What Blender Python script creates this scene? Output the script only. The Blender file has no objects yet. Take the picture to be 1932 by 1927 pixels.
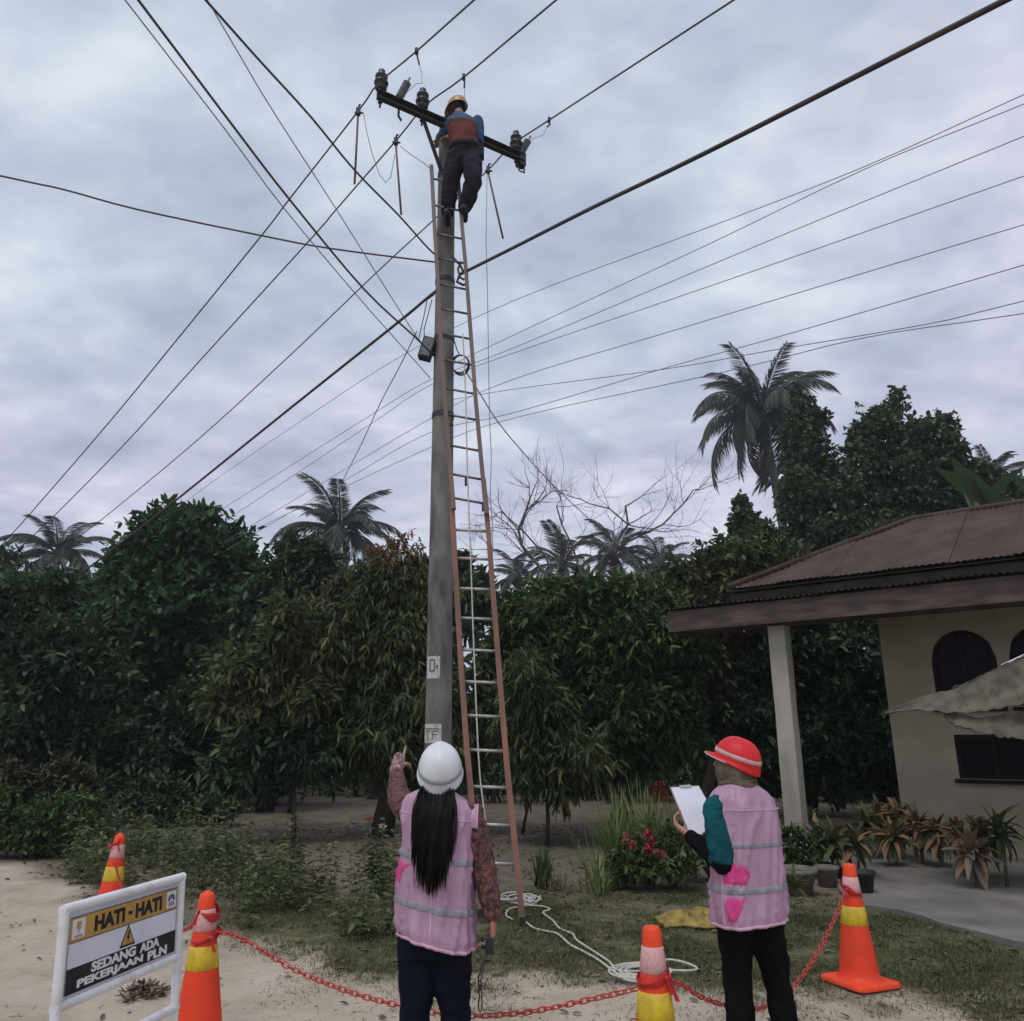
import bpy, bmesh, math, random
import numpy as np
from mathutils import Vector, Matrix, noise as mnoise
R = math.radians
random.seed(7); rng = np.random.default_rng(11)
scene = bpy.context.scene
COL = scene.collection

# ------------------------------------------------------------------ camera
FPX = 1500.0; PITCH = math.atan(427.0 / FPX); CAMZ = 1.55
CP, SP = math.cos(PITCH), math.sin(PITCH)
cam_d = bpy.data.cameras.new('camera'); cam = bpy.data.objects.new('camera', cam_d)
COL.objects.link(cam); scene.camera = cam
cam.location = (0, 0, CAMZ); cam.rotation_euler = (R(90) + PITCH, 0, 0)
cam_d.sensor_fit = 'HORIZONTAL'; cam_d.sensor_width = 36.0; cam_d.lens = 36.0 * FPX / 1932.0
cam_d.clip_start = 0.05; cam_d.clip_end = 2000

# ------------------------------------------------------------------ sky, sun, exposure
SUN_EL, SUN_AZ = R(62), R(205)       # azimuth measured clockwise from +Y
w = bpy.data.worlds.new('World'); scene.world = w; w.use_nodes = True
nt = w.node_tree; N = nt.nodes; L = nt.links
for n in list(N): N.remove(n)
out = N.new('ShaderNodeOutputWorld'); bg = N.new('ShaderNodeBackground'); bg.inputs['Strength'].default_value = 0.1
sky = N.new('ShaderNodeTexSky'); sky.sky_type = 'NISHITA'; sky.sun_disc = False
sky.sun_elevation = SUN_EL; sky.sun_rotation = SUN_AZ; sky.dust_density = 3.0
tc = N.new('ShaderNodeTexCoord')
sep = N.new('ShaderNodeSeparateXYZ'); L.new(tc.outputs['Generated'], sep.inputs[0])
def wm(op, a, b=None, c=None):
    n = N.new('ShaderNodeMath'); n.operation = op
    for i, v in enumerate((a, b, c)):
        if v is None: continue
        if isinstance(v, (int, float)): n.inputs[i].default_value = v
        else: L.new(v, n.inputs[i])
    return n.outputs[0]
az = wm('ADD', wm('ABSOLUTE', sep.outputs['Z']), 0.22)
px = wm('DIVIDE', sep.outputs['X'], az); py = wm('DIVIDE', sep.outputs['Y'], az)
cmb = N.new('ShaderNodeCombineXYZ'); L.new(px, cmb.inputs[0]); L.new(py, cmb.inputs[1])
mp = N.new('ShaderNodeMapping'); mp.inputs['Rotation'].default_value = (0, 0, R(24)); mp.inputs['Scale'].default_value = (0.85, 1.1, 1)
L.new(cmb.outputs[0], mp.inputs[0])
def wnoise(scale, detail, rough, dist, off=(0, 0, 0)):
    m2 = N.new('ShaderNodeMapping'); m2.inputs['Location'].default_value = off; L.new(mp.outputs[0], m2.inputs[0])
    n = N.new('ShaderNodeTexNoise'); n.inputs['Scale'].default_value = scale; n.inputs['Detail'].default_value = detail
    n.inputs['Roughness'].default_value = rough; n.inputs['Distortion'].default_value = dist
    L.new(m2.outputs[0], n.inputs['Vector']); return n.outputs['Fac']
n1 = wnoise(1.5, 3.0, 0.5, 0.5); n2 = wnoise(4.2, 3.0, 0.45, 0.35, (4.3, 1.7, 0)); n3 = wnoise(12.0, 4.0, 0.5, 0.3, (9.1, 3.3, 0))
mix = wm('ADD', wm('ADD', wm('MULTIPLY', n1, 0.36), wm('MULTIPLY', n2, 0.42)), wm('MULTIPLY', n3, 0.22))
ramp = N.new('ShaderNodeValToRGB'); L.new(mix, ramp.inputs[0])
e = ramp.color_ramp.elements; e[0].position = 0.38; e[0].color = (0.42, 0.455, 0.585, 1)
e[1].position = 0.62; e[1].color = (0.775, 0.78, 0.88, 1)
m_ = ramp.color_ramp.elements.new(0.50); m_.color = (0.57, 0.59, 0.72, 1)
n4 = wnoise(0.9, 2.0, 0.4, 0.0, (2.2, 7.7, 0))                     # lilac and grey-green drifts
tint = N.new('ShaderNodeValToRGB'); L.new(n4, tint.inputs[0])
tint.color_ramp.elements[0].position = 0.38; tint.color_ramp.elements[0].color = (0.95, 1.03, 1.0, 1)
tint.color_ramp.elements[1].position = 0.62; tint.color_ramp.elements[1].color = (1.01, 0.99, 1.015, 1)
mul = N.new('ShaderNodeMixRGB'); mul.blend_type = 'MULTIPLY'; mul.inputs[0].default_value = 1
L.new(ramp.outputs[0], mul.inputs[1]); L.new(tint.outputs[0], mul.inputs[2])
sc10 = N.new('ShaderNodeVectorMath'); sc10.operation = 'SCALE'; sc10.inputs['Scale'].default_value = 9.4
L.new(mul.outputs[0], sc10.inputs[0])
mx = N.new('ShaderNodeMixRGB'); mx.inputs[0].default_value = 0.93
L.new(sky.outputs[0], mx.inputs[1]); L.new(sc10.outputs[0], mx.inputs[2])
L.new(mx.outputs[0], bg.inputs['Color']); L.new(bg.outputs[0], out.inputs['Surface'])
sd = bpy.data.lights.new('sun', 'SUN'); sd.energy = 1.1; sd.angle = R(22); sd.color = (1.0, 0.965, 0.92)
so = bpy.data.objects.new('sun', sd); COL.objects.link(so)
sdir = Vector((math.sin(SUN_AZ) * math.cos(SUN_EL), math.cos(SUN_AZ) * math.cos(SUN_EL), math.sin(SUN_EL)))
so.rotation_euler = sdir.to_track_quat('Z', 'Y').to_euler(); so.location = (0, 0, 40)
vs = scene.view_settings; vs.view_transform = 'Standard'; vs.look = 'None'; vs.exposure = 0.17; vs.gamma = 1.0; vs.use_curve_mapping = False
scene.cycles.max_bounces = 6; scene.cycles.diffuse_bounces = 3; scene.cycles.transparent_max_bounces = 8

# ------------------------------------------------------------------ survey helpers: sight lines measured on the photograph -> places
def ray(x, y):
    u = (x - 966.0) / FPX; v = (963.5 - y) / FPX
    return Vector((u, CP - v * SP, SP + v * CP))
def gp(x, y, z=0.0):
    d = ray(x, y); t = (z - CAMZ) / d.z
    return Vector((d.x * t, d.y * t, z))
def atY(x, y, Y):
    d = ray(x, y); t = Y / d.y
    return Vector((d.x * t, Y, CAMZ + d.z * t))
def onp(x, y, p0, nrm):
    d = ray(x, y); o = Vector((0, 0, CAMZ)); t = (Vector(p0) - o).dot(nrm) / d.dot(nrm)
    return o + d * t
def vplane(x, y, p0, dr):       # vertical plane through p0 along the horizontal direction dr
    return onp(x, y, p0, Vector((dr[1], -dr[0], 0)))

# ------------------------------------------------------------------ materials
def nmat(name):
    m = bpy.data.materials.new(name); m.use_nodes = True
    return m, m.node_tree, m.node_tree.nodes['Principled BSDF']
def pmat(name, c1, c2=None, scale=8.0, rough=0.7, bump=0.0, bscale=40.0, metal=0.0, spec=0.4, lo=0.35, hi=0.65, detail=5.0, stretch=None, coord='Object', bdist=0.01):
    m, t, b = nmat(name)
    b.inputs['Roughness'].default_value = rough; b.inputs['Metallic'].default_value = metal
    b.inputs['Specular IOR Level'].default_value = spec
    c2 = c2 or tuple(v * 0.75 for v in c1)
    co = t.nodes.new('ShaderNodeTexCoord'); src = co.outputs[coord]
    if stretch:
        mpn = t.nodes.new('ShaderNodeMapping'); mpn.inputs['Scale'].default_value = stretch
        t.links.new(src, mpn.inputs[0]); src = mpn.outputs[0]
    n = t.nodes.new('ShaderNodeTexNoise'); n.inputs['Scale'].default_value = scale; n.inputs['Detail'].default_value = detail
    t.links.new(src, n.inputs['Vector'])
    r = t.nodes.new('ShaderNodeValToRGB'); r.color_ramp.elements[0].position = lo; r.color_ramp.elements[1].position = hi
    r.color_ramp.elements[0].color = (*c1, 1); r.color_ramp.elements[1].color = (*c2, 1)
    t.links.new(n.outputs['Fac'], r.inputs[0]); t.links.new(r.outputs[0], b.inputs['Base Color'])
    if bump:
        n2 = t.nodes.new('ShaderNodeTexNoise'); n2.inputs['Scale'].default_value = bscale; n2.inputs['Detail'].default_value = 6
        t.links.new(src, n2.inputs['Vector'])
        bp = t.nodes.new('ShaderNodeBump'); bp.inputs['Strength'].default_value = bump; bp.inputs['Distance'].default_value = bdist
        t.links.new(n2.outputs['Fac'], bp.inputs['Height']); t.links.new(bp.outputs[0], b.inputs['Normal'])
    return m
def leafmat(name, cols, rough=0.55, trans=0.25, nscale=0.9, spec=0.3):
    """foliage: colour differs from leaf to leaf and, more slowly, from branch to branch"""
    m, t, b = nmat(name)
    b.inputs['Roughness'].default_value = rough; b.inputs['Specular IOR Level'].default_value = spec
    g = t.nodes.new('ShaderNodeNewGeometry')
    co = t.nodes.new('ShaderNodeTexCoord'); n = t.nodes.new('ShaderNodeTexNoise'); n.inputs['Scale'].default_value = nscale; n.inputs['Detail'].default_value = 3
    t.links.new(co.outputs['Object'], n.inputs['Vector'])
    a = t.nodes.new('ShaderNodeMath'); a.operation = 'MULTIPLY_ADD'; a.inputs[1].default_value = 0.55; a.inputs[2].default_value = -0.18
    t.links.new(g.outputs['Random Per Island'], a.inputs[0])
    s = t.nodes.new('ShaderNodeMath'); s.operation = 'MULTIPLY_ADD'; s.inputs[1].default_value = 0.85
    t.links.new(n.outputs['Fac'], s.inputs[0]); t.links.new(a.outputs[0], s.inputs[2])
    r = t.nodes.new('ShaderNodeValToRGB'); el = r.color_ramp.elements
    while len(el) < len(cols): el.new(0.5)
    for i, c in enumerate(cols):
        el[i].position = 0.15 + 0.7 * i / (len(cols) - 1); el[i].color = (*c, 1)
    t.links.new(s.outputs[0], r.inputs[0]); t.links.new(r.outputs[0], b.inputs['Base Color'])
    if trans:
        tr = t.nodes.new('ShaderNodeBsdfTranslucent'); mxs = t.nodes.new('ShaderNodeMixShader'); mxs.inputs[0].default_value = trans
        t.links.new(r.outputs[0], tr.inputs['Color'])
        o = t.nodes['Material Output']
        t.links.new(b.outputs[0], mxs.inputs[1]); t.links.new(tr.outputs[0], mxs.inputs[2]); t.links.new(mxs.outputs[0], o.inputs['Surface'])
    return m
M = {}
M['concrete_pole'] = pmat('concrete_pole', (0.27, 0.262, 0.24), (0.085, 0.083, 0.08), 2.6, 0.95, 0.8, 30, spec=0.1, stretch=(2.2, 2.2, 0.8), detail=8, lo=0.3, hi=0.7)
M['paint_white'] = pmat('paint_white', (0.62, 0.61, 0.58), (0.38, 0.37, 0.35), 22, 0.8)
M['dark_steel'] = pmat('dark_steel', (0.035, 0.036, 0.042), (0.065, 0.06, 0.06), 14, 0.6, 0.2, 60, metal=0.3)
M['insulator'] = pmat('insulator', (0.022, 0.02, 0.022), (0.045, 0.04, 0.042), 10, 0.3)
M['arrester'] = pmat('arrester', (0.16, 0.19, 0.18), (0.10, 0.12, 0.12), 20, 0.5)
M['wire'] = pmat('wire', (0.06, 0.052, 0.052), (0.10, 0.075, 0.068), 3, 0.7)
M['wire_grey'] = pmat('wire_grey', (0.20, 0.205, 0.235), (0.28, 0.28, 0.31), 3, 0.7)
M['cable_black'] = pmat('cable_black', (0.035, 0.028, 0.028), (0.075, 0.05, 0.045), 5, 0.6)
M['rod'] = pmat('rod', (0.16, 0.085, 0.065), (0.085, 0.05, 0.045), 9, 0.55)
M['ladder'] = pmat('ladder', (0.30, 0.145, 0.098), (0.15, 0.095, 0.075), 7, 0.75, 0.25, 50, stretch=(1, 1, 0.25))
M['ladder_upper'] = pmat('ladder_upper', (0.19, 0.125, 0.105), (0.12, 0.095, 0.085), 5, 0.6, 0.25, 50, stretch=(1, 1, 0.25))
M['alu'] = pmat('alu', (0.50, 0.49, 0.46), (0.34, 0.33, 0.31), 16, 0.5, metal=0.35)
M['alu_dark'] = pmat('alu_dark', (0.13, 0.115, 0.11), (0.20, 0.175, 0.165), 16, 0.55, metal=0.3)
M['rope'] = pmat('rope', (0.62, 0.60, 0.53), (0.44, 0.42, 0.36), 40, 0.9, 0.5, 200)
M['orange'] = pmat('orange', (0.80, 0.055, 0.014), (0.60, 0.055, 0.028), 9, 0.55, 0.2, 60, lo=0.48, hi=0.78, detail=9)
M['orange_cap'] = pmat('orange_cap', (0.86, 0.07, 0.014), (0.62, 0.075, 0.035), 11, 0.55, 0.2, 60, lo=0.5, hi=0.8, detail=9)
M['band_white'] = pmat('band_white', (0.72, 0.44, 0.43), (0.60, 0.30, 0.30), 90, 0.4, 0.2, 150)
M['band_yellow'] = pmat('band_yellow', (0.75, 0.55, 0.02), (0.55, 0.38, 0.04), 22, 0.4, 0.15, 150)
M['chain'] = pmat('chain', (0.55, 0.045, 0.03), (0.42, 0.06, 0.05), 9, 0.45)
M['red_tape'] = pmat('red_tape', (0.50, 0.018, 0.02), (0.36, 0.016, 0.018), 12, 0.35)
M['sign_white'] = pmat('sign_white', (0.72, 0.73, 0.73), (0.50, 0.49, 0.46), 12, 0.55, 0.1, 60, lo=0.5, hi=0.8, detail=9)
M['sign_panel'] = pmat('sign_panel', (0.55, 0.55, 0.62), (0.49, 0.49, 0.56), 5, 0.4)
M['sign_gold'] = pmat('sign_gold', (0.50, 0.30, 0.075), (0.42, 0.24, 0.06), 14, 0.5)
M['sign_black'] = pmat('sign_black', (0.012, 0.012, 0.014), (0.02, 0.02, 0.022), 14, 0.5)
M['ink_white'] = pmat('ink_white', (0.72, 0.72, 0.72), (0.64, 0.64, 0.65), 30, 0.6)
M['pink'] = pmat('pink', (0.475, 0.295, 0.405), (0.39, 0.228, 0.33), 7, 0.45, 0.55, 16, bdist=0.012, stretch=(1.0, 1.0, 0.55))
M['magenta'] = pmat('magenta', (0.72, 0.055, 0.27), (0.60, 0.06, 0.25), 12, 0.4)
M['piping'] = pmat('piping', (0.62, 0.36, 0.50), (0.55, 0.32, 0.44), 12, 0.5)
M['reflective'] = pmat('reflective', (0.30, 0.29, 0.34), (0.22, 0.21, 0.25), 30, 0.35, 0.1, 200)
M['sleeve_brown'] = pmat('sleeve_brown', (0.17, 0.068, 0.058), (0.045, 0.024, 0.023), 55, 0.8, 0.4, 120, lo=0.42, hi=0.58)
M['cuff'] = pmat('cuff', (0.42, 0.25, 0.26), (0.12, 0.06, 0.07), 60, 0.8, lo=0.4, hi=0.6)
M['navy'] = pmat('navy', (0.006, 0.007, 0.014), (0.009, 0.011, 0.02), 9, 0.95, 0.3, 150, spec=0.08)
M['black_cloth'] = pmat('black_cloth', (0.004, 0.004, 0.005), (0.007, 0.007, 0.008), 9, 0.95, 0.3, 150, spec=0.08)
M['teal'] = pmat('teal', (0.003, 0.105, 0.11), (0.002, 0.06, 0.07), 9, 0.8, 0.6, 28, spec=0.2, bdist=0.012)
M['skin'] = pmat('skin', (0.40, 0.22, 0.145), (0.34, 0.17, 0.11), 14, 0.55)
M['nail'] = pmat('nail', (0.62, 0.45, 0.38), None, 20, 0.35)
M['hair'] = pmat('hair', (0.005, 0.004, 0.004), (0.012, 0.009, 0.008), 30, 0.55, spec=0.12)
M['scarf'] = pmat('scarf', (0.16, 0.12, 0.085), (0.085, 0.062, 0.045), 18, 0.9, 0.4, 90)
M['hat_white'] = pmat('hat_white', (0.70, 0.72, 0.735), (0.60, 0.62, 0.63), 9, 0.4, 0.06, 60, spec=0.3)
M['hat_shade_band'] = pmat('hat_shade_band', (0.33, 0.35, 0.33), (0.28, 0.30, 0.28), 12, 0.6)  # shadow band below the white hat's dome, painted as a grey strip
M['hat_red'] = pmat('hat_red', (0.66, 0.022, 0.025), (0.54, 0.018, 0.02), 9, 0.48, 0.06, 60, spec=0.3)
M['hat_strip'] = pmat('hat_strip', (0.55, 0.42, 0.40), (0.42, 0.30, 0.29), 20, 0.5)
M['hat_yellow'] = pmat('hat_yellow', (0.46, 0.27, 0.10), (0.38, 0.21, 0.08), 7, 0.4)
M['shirt_blue'] = pmat('shirt_blue', (0.035, 0.11, 0.20), (0.025, 0.075, 0.15), 12, 0.8)
M['vest_orange'] = pmat('vest_orange', (0.17, 0.045, 0.032), (0.07, 0.025, 0.024), 5, 0.8, spec=0.15)
M['lineman_dark'] = pmat('lineman_dark', (0.018, 0.019, 0.026), (0.03, 0.031, 0.04), 9, 0.95, 0.3, 100, spec=0.1)
M['boot'] = pmat('boot', (0.018, 0.017, 0.018), (0.03, 0.028, 0.026), 12, 0.6)
M['device'] = pmat('device', (0.012, 0.012, 0.014), (0.03, 0.03, 0.032), 20, 0.35)
M['paper'] = pmat('paper', (0.70, 0.71, 0.78), (0.62, 0.63, 0.71), 7, 0.6)
M['board_brown'] = pmat('board_brown', (0.34, 0.22, 0.17), (0.26, 0.16, 0.12), 12, 0.5)
M['house_wall'] = pmat('house_wall', (0.43, 0.385, 0.285), (0.27, 0.235, 0.165), 1.1, 0.95, 0.3, 40, detail=9, lo=0.38, hi=0.75, spec=0.1)
M['column'] = pmat('column', (0.44, 0.415, 0.345), (0.30, 0.28, 0.225), 2.2, 0.85, 0.3, 40, stretch=(1, 1, 0.4))
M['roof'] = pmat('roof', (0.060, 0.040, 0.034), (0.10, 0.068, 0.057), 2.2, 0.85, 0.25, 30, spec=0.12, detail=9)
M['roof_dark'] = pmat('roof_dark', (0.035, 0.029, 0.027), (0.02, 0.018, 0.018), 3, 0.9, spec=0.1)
M['fascia'] = pmat('fascia', (0.135, 0.098, 0.085), (0.065, 0.048, 0.044), 2.6, 0.9, 0.5, 40, spec=0.15, stretch=(1, 1, 4))
M['window_wood'] = pmat('window_wood', (0.012, 0.010, 0.010), (0.02, 0.016, 0.015), 6, 0.8, spec=0.15)
M['canvas'] = pmat('canvas', (0.15, 0.132, 0.098), (0.085, 0.075, 0.056), 7.5, 0.95, 0.6, 60, lo=0.4, hi=0.62)
M['concrete_floor'] = pmat('concrete_floor', (0.215, 0.20, 0.178), (0.115, 0.107, 0.094), 1.3, 0.9, 0.4, 40)
M['pot'] = pmat('pot', (0.19, 0.175, 0.145), (0.11, 0.105, 0.085), 9, 0.9, 0.4, 50)
M['pot_black'] = pmat('pot_black', (0.02, 0.02, 0.022), None, 9, 0.6)
M['yellow_cloth'] = pmat('yellow_cloth', (0.36, 0.27, 0.065), (0.19, 0.14, 0.045), 9, 0.85, 0.3, 90)
M['bark'] = pmat('bark', (0.07, 0.055, 0.042), (0.035, 0.028, 0.022), 8, 0.95, 0.6, 30, stretch=(1, 1, 0.3))
M['bark_grey'] = pmat('bark_grey', (0.12, 0.10, 0.098), (0.075, 0.063, 0.06), 8, 0.95, 0.5, 30)
M['palm_trunk'] = pmat('palm_trunk', (0.14, 0.125, 0.105), (0.085, 0.075, 0.065), 5, 0.95, 0.5, 14, stretch=(1, 1, 4))
m, t, b = nmat('glass'); b.inputs['Base Color'].default_value = (0.004, 0.004, 0.005, 1); b.inputs['Roughness'].default_value = 0.2; b.inputs['Specular IOR Level'].default_value = 0.06; M['glass'] = m
G = lambda *c: c
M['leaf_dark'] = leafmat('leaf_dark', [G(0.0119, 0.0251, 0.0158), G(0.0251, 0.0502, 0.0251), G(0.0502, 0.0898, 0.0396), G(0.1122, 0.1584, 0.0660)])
M['leaf_bread'] = leafmat('leaf_bread', [G(0.0145, 0.0343, 0.0198), G(0.0290, 0.0660, 0.0290), G(0.0554, 0.1122, 0.0396), G(0.1122, 0.1848, 0.0634)], nscale=0.6)
M['leaf_mango'] = leafmat('leaf_mango', [G(.022, .038, .016), G(.046, .066, .026), G(.092, .115, .042), G(.17, .175, .068)], nscale=0.7)
M['leaf_rust'] = leafmat('leaf_rust', [G(.07, .055, .022), G(.14, .075, .030), G(.20, .10, .04), G(.16, .12, .05)])
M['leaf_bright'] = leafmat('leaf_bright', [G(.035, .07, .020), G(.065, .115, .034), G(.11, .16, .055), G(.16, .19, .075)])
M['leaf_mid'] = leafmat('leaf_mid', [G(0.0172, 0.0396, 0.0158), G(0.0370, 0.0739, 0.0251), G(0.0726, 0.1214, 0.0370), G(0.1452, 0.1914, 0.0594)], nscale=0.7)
M['leaf_vine'] = leafmat('leaf_vine', [G(0.0238, 0.0449, 0.0290), G(0.0475, 0.0792, 0.0422), G(0.0792, 0.1214, 0.0528), G(0.1320, 0.1716, 0.0634)], nscale=0.5)
M['leaf_olive'] = leafmat('leaf_olive', [G(.03, .042, .018), G(.055, .075, .025), G(.09, .105, .04), G(.12, .125, .05)], nscale=0.5)
M['leaf_palm'] = leafmat('leaf_palm', [G(.058, .072, .062), G(.088, .106, .085), G(.125, .14, .108), G(.17, .17, .13)], nscale=0.3)
M['leaf_palm_dry'] = leafmat('leaf_palm_dry', [G(.075, .065, .052), G(.11, .088, .065), G(.13, .105, .075)], nscale=0.3)
M['leaf_banana'] = leafmat('leaf_banana', [G(.045, .085, .03), G(.07, .12, .04), G(.10, .15, .05)], nscale=0.6)
M['leaf_ti'] = leafmat('leaf_ti', [G(.12, .05, .038), G(.21, .10, .06), G(.23, .14, .07), G(.15, .14, .05), G(.32, .21, .15)], trans=0.15, nscale=3)
M['leaf_ti_green'] = leafmat('leaf_ti_green', [G(.035, .055, .018), G(.07, .085, .03), G(.12, .115, .05)], trans=0.15, nscale=3)
M['leaf_pale'] = leafmat('leaf_pale', [G(.12, .095, .07), G(.19, .155, .12), G(.13, .11, .06)], trans=0.1, nscale=3)
M['grass'] = leafmat('grass', [G(.040, .058, .020), G(.068, .088, .030), G(.115, .12, .048), G(.20, .17, .09)], trans=0.2, nscale=1.5)
M['grass_dry'] = leafmat('grass_dry', [G(.12, .105, .06), G(.20, .17, .10), G(.11, .12, .05), G(.27, .22, .14)], trans=0.1, nscale=1.5)
M['weed'] = leafmat('weed', [G(.032, .052, .020), G(.062, .095, .032), G(.105, .14, .052), G(.17, .18, .09)], trans=0.2, nscale=1.4)
M['stem'] = pmat('stem', (0.085, 0.10, 0.04), (0.12, 0.10, 0.055), 9, 0.8)
M['lemongrass'] = leafmat('lemongrass', [G(.08, .13, .035), G(.14, .20, .055), G(.22, .27, .09), G(.34, .33, .19)], trans=0.25, nscale=3)
M['petal_red'] = leafmat('petal_red', [G(.28, .015, .03), G(.38, .035, .055), G(.34, .08, .07)], trans=0.2, nscale=9)
M['petal_dark'] = leafmat('petal_dark', [G(.12, .008, .014), G(.18, .012, .02), G(.24, .02, .03)], trans=0.1, nscale=9)
M['petal_orange'] = leafmat('petal_orange', [G(.34, .085, .06), G(.42, .13, .09)], trans=0.2, nscale=9)
M['petal_white'] = leafmat('petal_white', [G(.5, .42, .36), G(.65, .58, .50)], trans=0.2, nscale=9)
M['litter'] = leafmat('litter', [G(.05, .04, .03), G(.10, .075, .05), G(.17, .13, .085), G(.10, .06, .04)], trans=0.0, nscale=3)
M['leaf_brownbush'] = leafmat('leaf_brownbush', [G(.028, .022, .015), G(.05, .038, .025), G(.06, .06, .028), G(.09, .08, .045)], trans=0.1, nscale=2)

# ------------------------------------------------------------------ object helpers
def tag(o, label=None, cat=None, group=None, kind=None):
    if label: o['label'] = label
    if cat: o['category'] = cat
    if group: o['group'] = group
    if kind: o['kind'] = kind
    return o
def thing(name, label, cat, loc=(0, 0, 0), group=None, rz=0.0):
    o = bpy.data.objects.new(name, None); COL.objects.link(o); o.location = loc; o.rotation_euler = (0, 0, rz)
    o.empty_display_size = 0.1
    return tag(o, label, cat, group)
def base_of(p):
    v = Vector((0, 0, 0))
    while p is not None: v += p.location; p = p.parent
    return v
def link(name, me, mat, parent=None, kind=None):
    o = bpy.data.objects.new(name, me); COL.objects.link(o)
    if mat is not None and not me.materials: me.materials.append(M[mat] if isinstance(mat, str) else mat)
    if parent: o.parent = parent
    if kind: o['kind'] = kind
    return o
class MB:
    def __init__(s): s.v = []; s.f = []
    def add(s, vs, fs):
        o = len(s.v); s.v += [tuple(v) for v in vs]; s.f += [tuple(i + o for i in f) for f in fs]; return s
    def box(s, c, sz, ax=None):
        c = Vector(c); hx, hy, hz = (d / 2 for d in sz)
        X, Y, Z = ax if ax else (Vector((1, 0, 0)), Vector((0, 1, 0)), Vector((0, 0, 1)))
        vs = [c + X * (a * hx) + Y * (b_ * hy) + Z * (d * hz) for a in (-1, 1) for b_ in (-1, 1) for d in (-1, 1)]
        return s.add(vs, [(0, 1, 3, 2), (4, 6, 7, 5), (0, 4, 5, 1), (2, 3, 7, 6), (0, 2, 6, 4), (1, 5, 7, 3)])
    def bar(s, a, b, w_, h_, up=(0, 0, 1)):
        a, b = Vector(a), Vector(b); d = (b - a); l = d.length; d.normalize()
        x = d.cross(Vector(up)).normalized(); y = x.cross(d)
        return s.box((a + b) / 2, (w_, l, h_), (x, d, y))
    def tube(s, pts, rad, n=8, cap=True):
        pts = [Vector(p) for p in pts]; k = len(pts)
        rad = [rad] * k if isinstance(rad, (int, float)) else list(rad)
        o = len(s.v); prev = None
        for i, p in enumerate(pts):
            d = (pts[min(i + 1, k - 1)] - pts[max(i - 1, 0)]).normalized()
            if prev is None:
                x = d.cross(Vector((0, 0, 1)));
                if x.length < 1e-3: x = d.cross(Vector((1, 0, 0)))
                x.normalize()
            else:
                x = (prev - d * prev.dot(d)); x.normalize()
            prev = x; y = d.cross(x)
            for j in range(n):
                a = 2 * math.pi * j / n
                s.v.append(tuple(p + (x * math.cos(a) + y * math.sin(a)) * rad[i]))
        for i in range(k - 1):
            for j in range(n):
                s.f.append((o + i * n + j, o + i * n + (j + 1) % n, o + (i + 1) * n + (j + 1) % n, o + (i + 1) * n + j))
        if cap:
            s.f.append(tuple(o + j for j in reversed(range(n)))); s.f.append(tuple(o + (k - 1) * n + j for j in range(n)))
        return s
    def rings(s, rings, closed=True, cap=(False, False)):
        n = len(rings[0]); o = len(s.v)
        for r_ in rings: s.v += [tuple(p) for p in r_]
        for i in range(len(rings) - 1):
            for j in range(n if closed else n - 1):
                s.f.append((o + i * n + j, o + i * n + (j + 1) % n, o + (i + 1) * n + (j + 1) % n, o + (i + 1) * n + j))
        if cap[0]: s.f.append(tuple(o + j for j in reversed(range(n))))
        if cap[1]: s.f.append(tuple(o + (len(rings) - 1) * n + j for j in range(n)))
        return s
    def lathe(s, c, prof, n=24, ax=None, cap=(False, False)):
        c = Vector(c); X, Y, Z = ax if ax else (Vector((1, 0, 0)), Vector((0, 1, 0)), Vector((0, 0, 1)))
        return s.rings([[c + X * (r_ * math.cos(2 * math.pi * j / n)) + Y * (r_ * math.sin(2 * math.pi * j / n)) + Z * z for j in range(n)] for r_, z in prof], True, cap)
    def ball(s, c, r, n=12, m_=8, ax=None):
        c = Vector(c); r = (r, r, r) if isinstance(r, (int, float)) else r
        X, Y, Z = ax if ax else (Vector((1, 0, 0)), Vector((0, 1, 0)), Vector((0, 0, 1)))
        rr = []
        for i in range(m_ + 1):
            ph = math.pi * (i / m_); q = max(math.sin(ph), 1e-3)
            rr.append([c + X * (r[0] * q * math.cos(2 * math.pi * j / n)) + Y * (r[1] * q * math.sin(2 * math.pi * j / n)) - Z * (r[2] * math.cos(ph)) for j in range(n)])
        return s.rings(rr, True, (True, True))
    def build(s, name, mat, parent=None, smooth=True, world=True, kind=None, angle=None):
        off = base_of(parent) if (parent and world) else Vector((0, 0, 0))
        me = bpy.data.meshes.new(name)
        me.from_pydata([(v[0] - off.x, v[1] - off.y, v[2] - off.z) for v in s.v], [], s.f)
        me.update()
        if smooth:
            me.polygons.foreach_set('use_smooth', [True] * len(me.polygons))
            if angle is not None: me.set_sharp_from_angle(angle=R(angle))
        return link(name, me, mat, parent, kind)
def npmesh(name, V, F, mat, parent=None, kind=None, smooth=False):
    """V (n,3), F (m,3 or 4) numpy -> mesh object, coordinates relative to the parent's base"""
    if parent is not None: V = V - np.array(base_of(parent))
    me = bpy.data.meshes.new(name); k = F.shape[1]
    me.vertices.add(len(V)); me.vertices.foreach_set('co', V.astype(np.float32).ravel())
    me.loops.add(F.size); me.loops.foreach_set('vertex_index', F.astype(np.int32).ravel())
    me.polygons.add(len(F)); me.polygons.foreach_set('loop_start', np.arange(0, F.size, k, dtype=np.int32))
    if smooth: me.polygons.foreach_set('use_smooth', np.ones(len(F), dtype=bool))
    me.update(calc_edges=True); me.validate()
    return link(name, me, mat, parent, kind)
def unit(a): return a / np.maximum(np.linalg.norm(a, axis=-1, keepdims=True), 1e-9)
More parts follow.
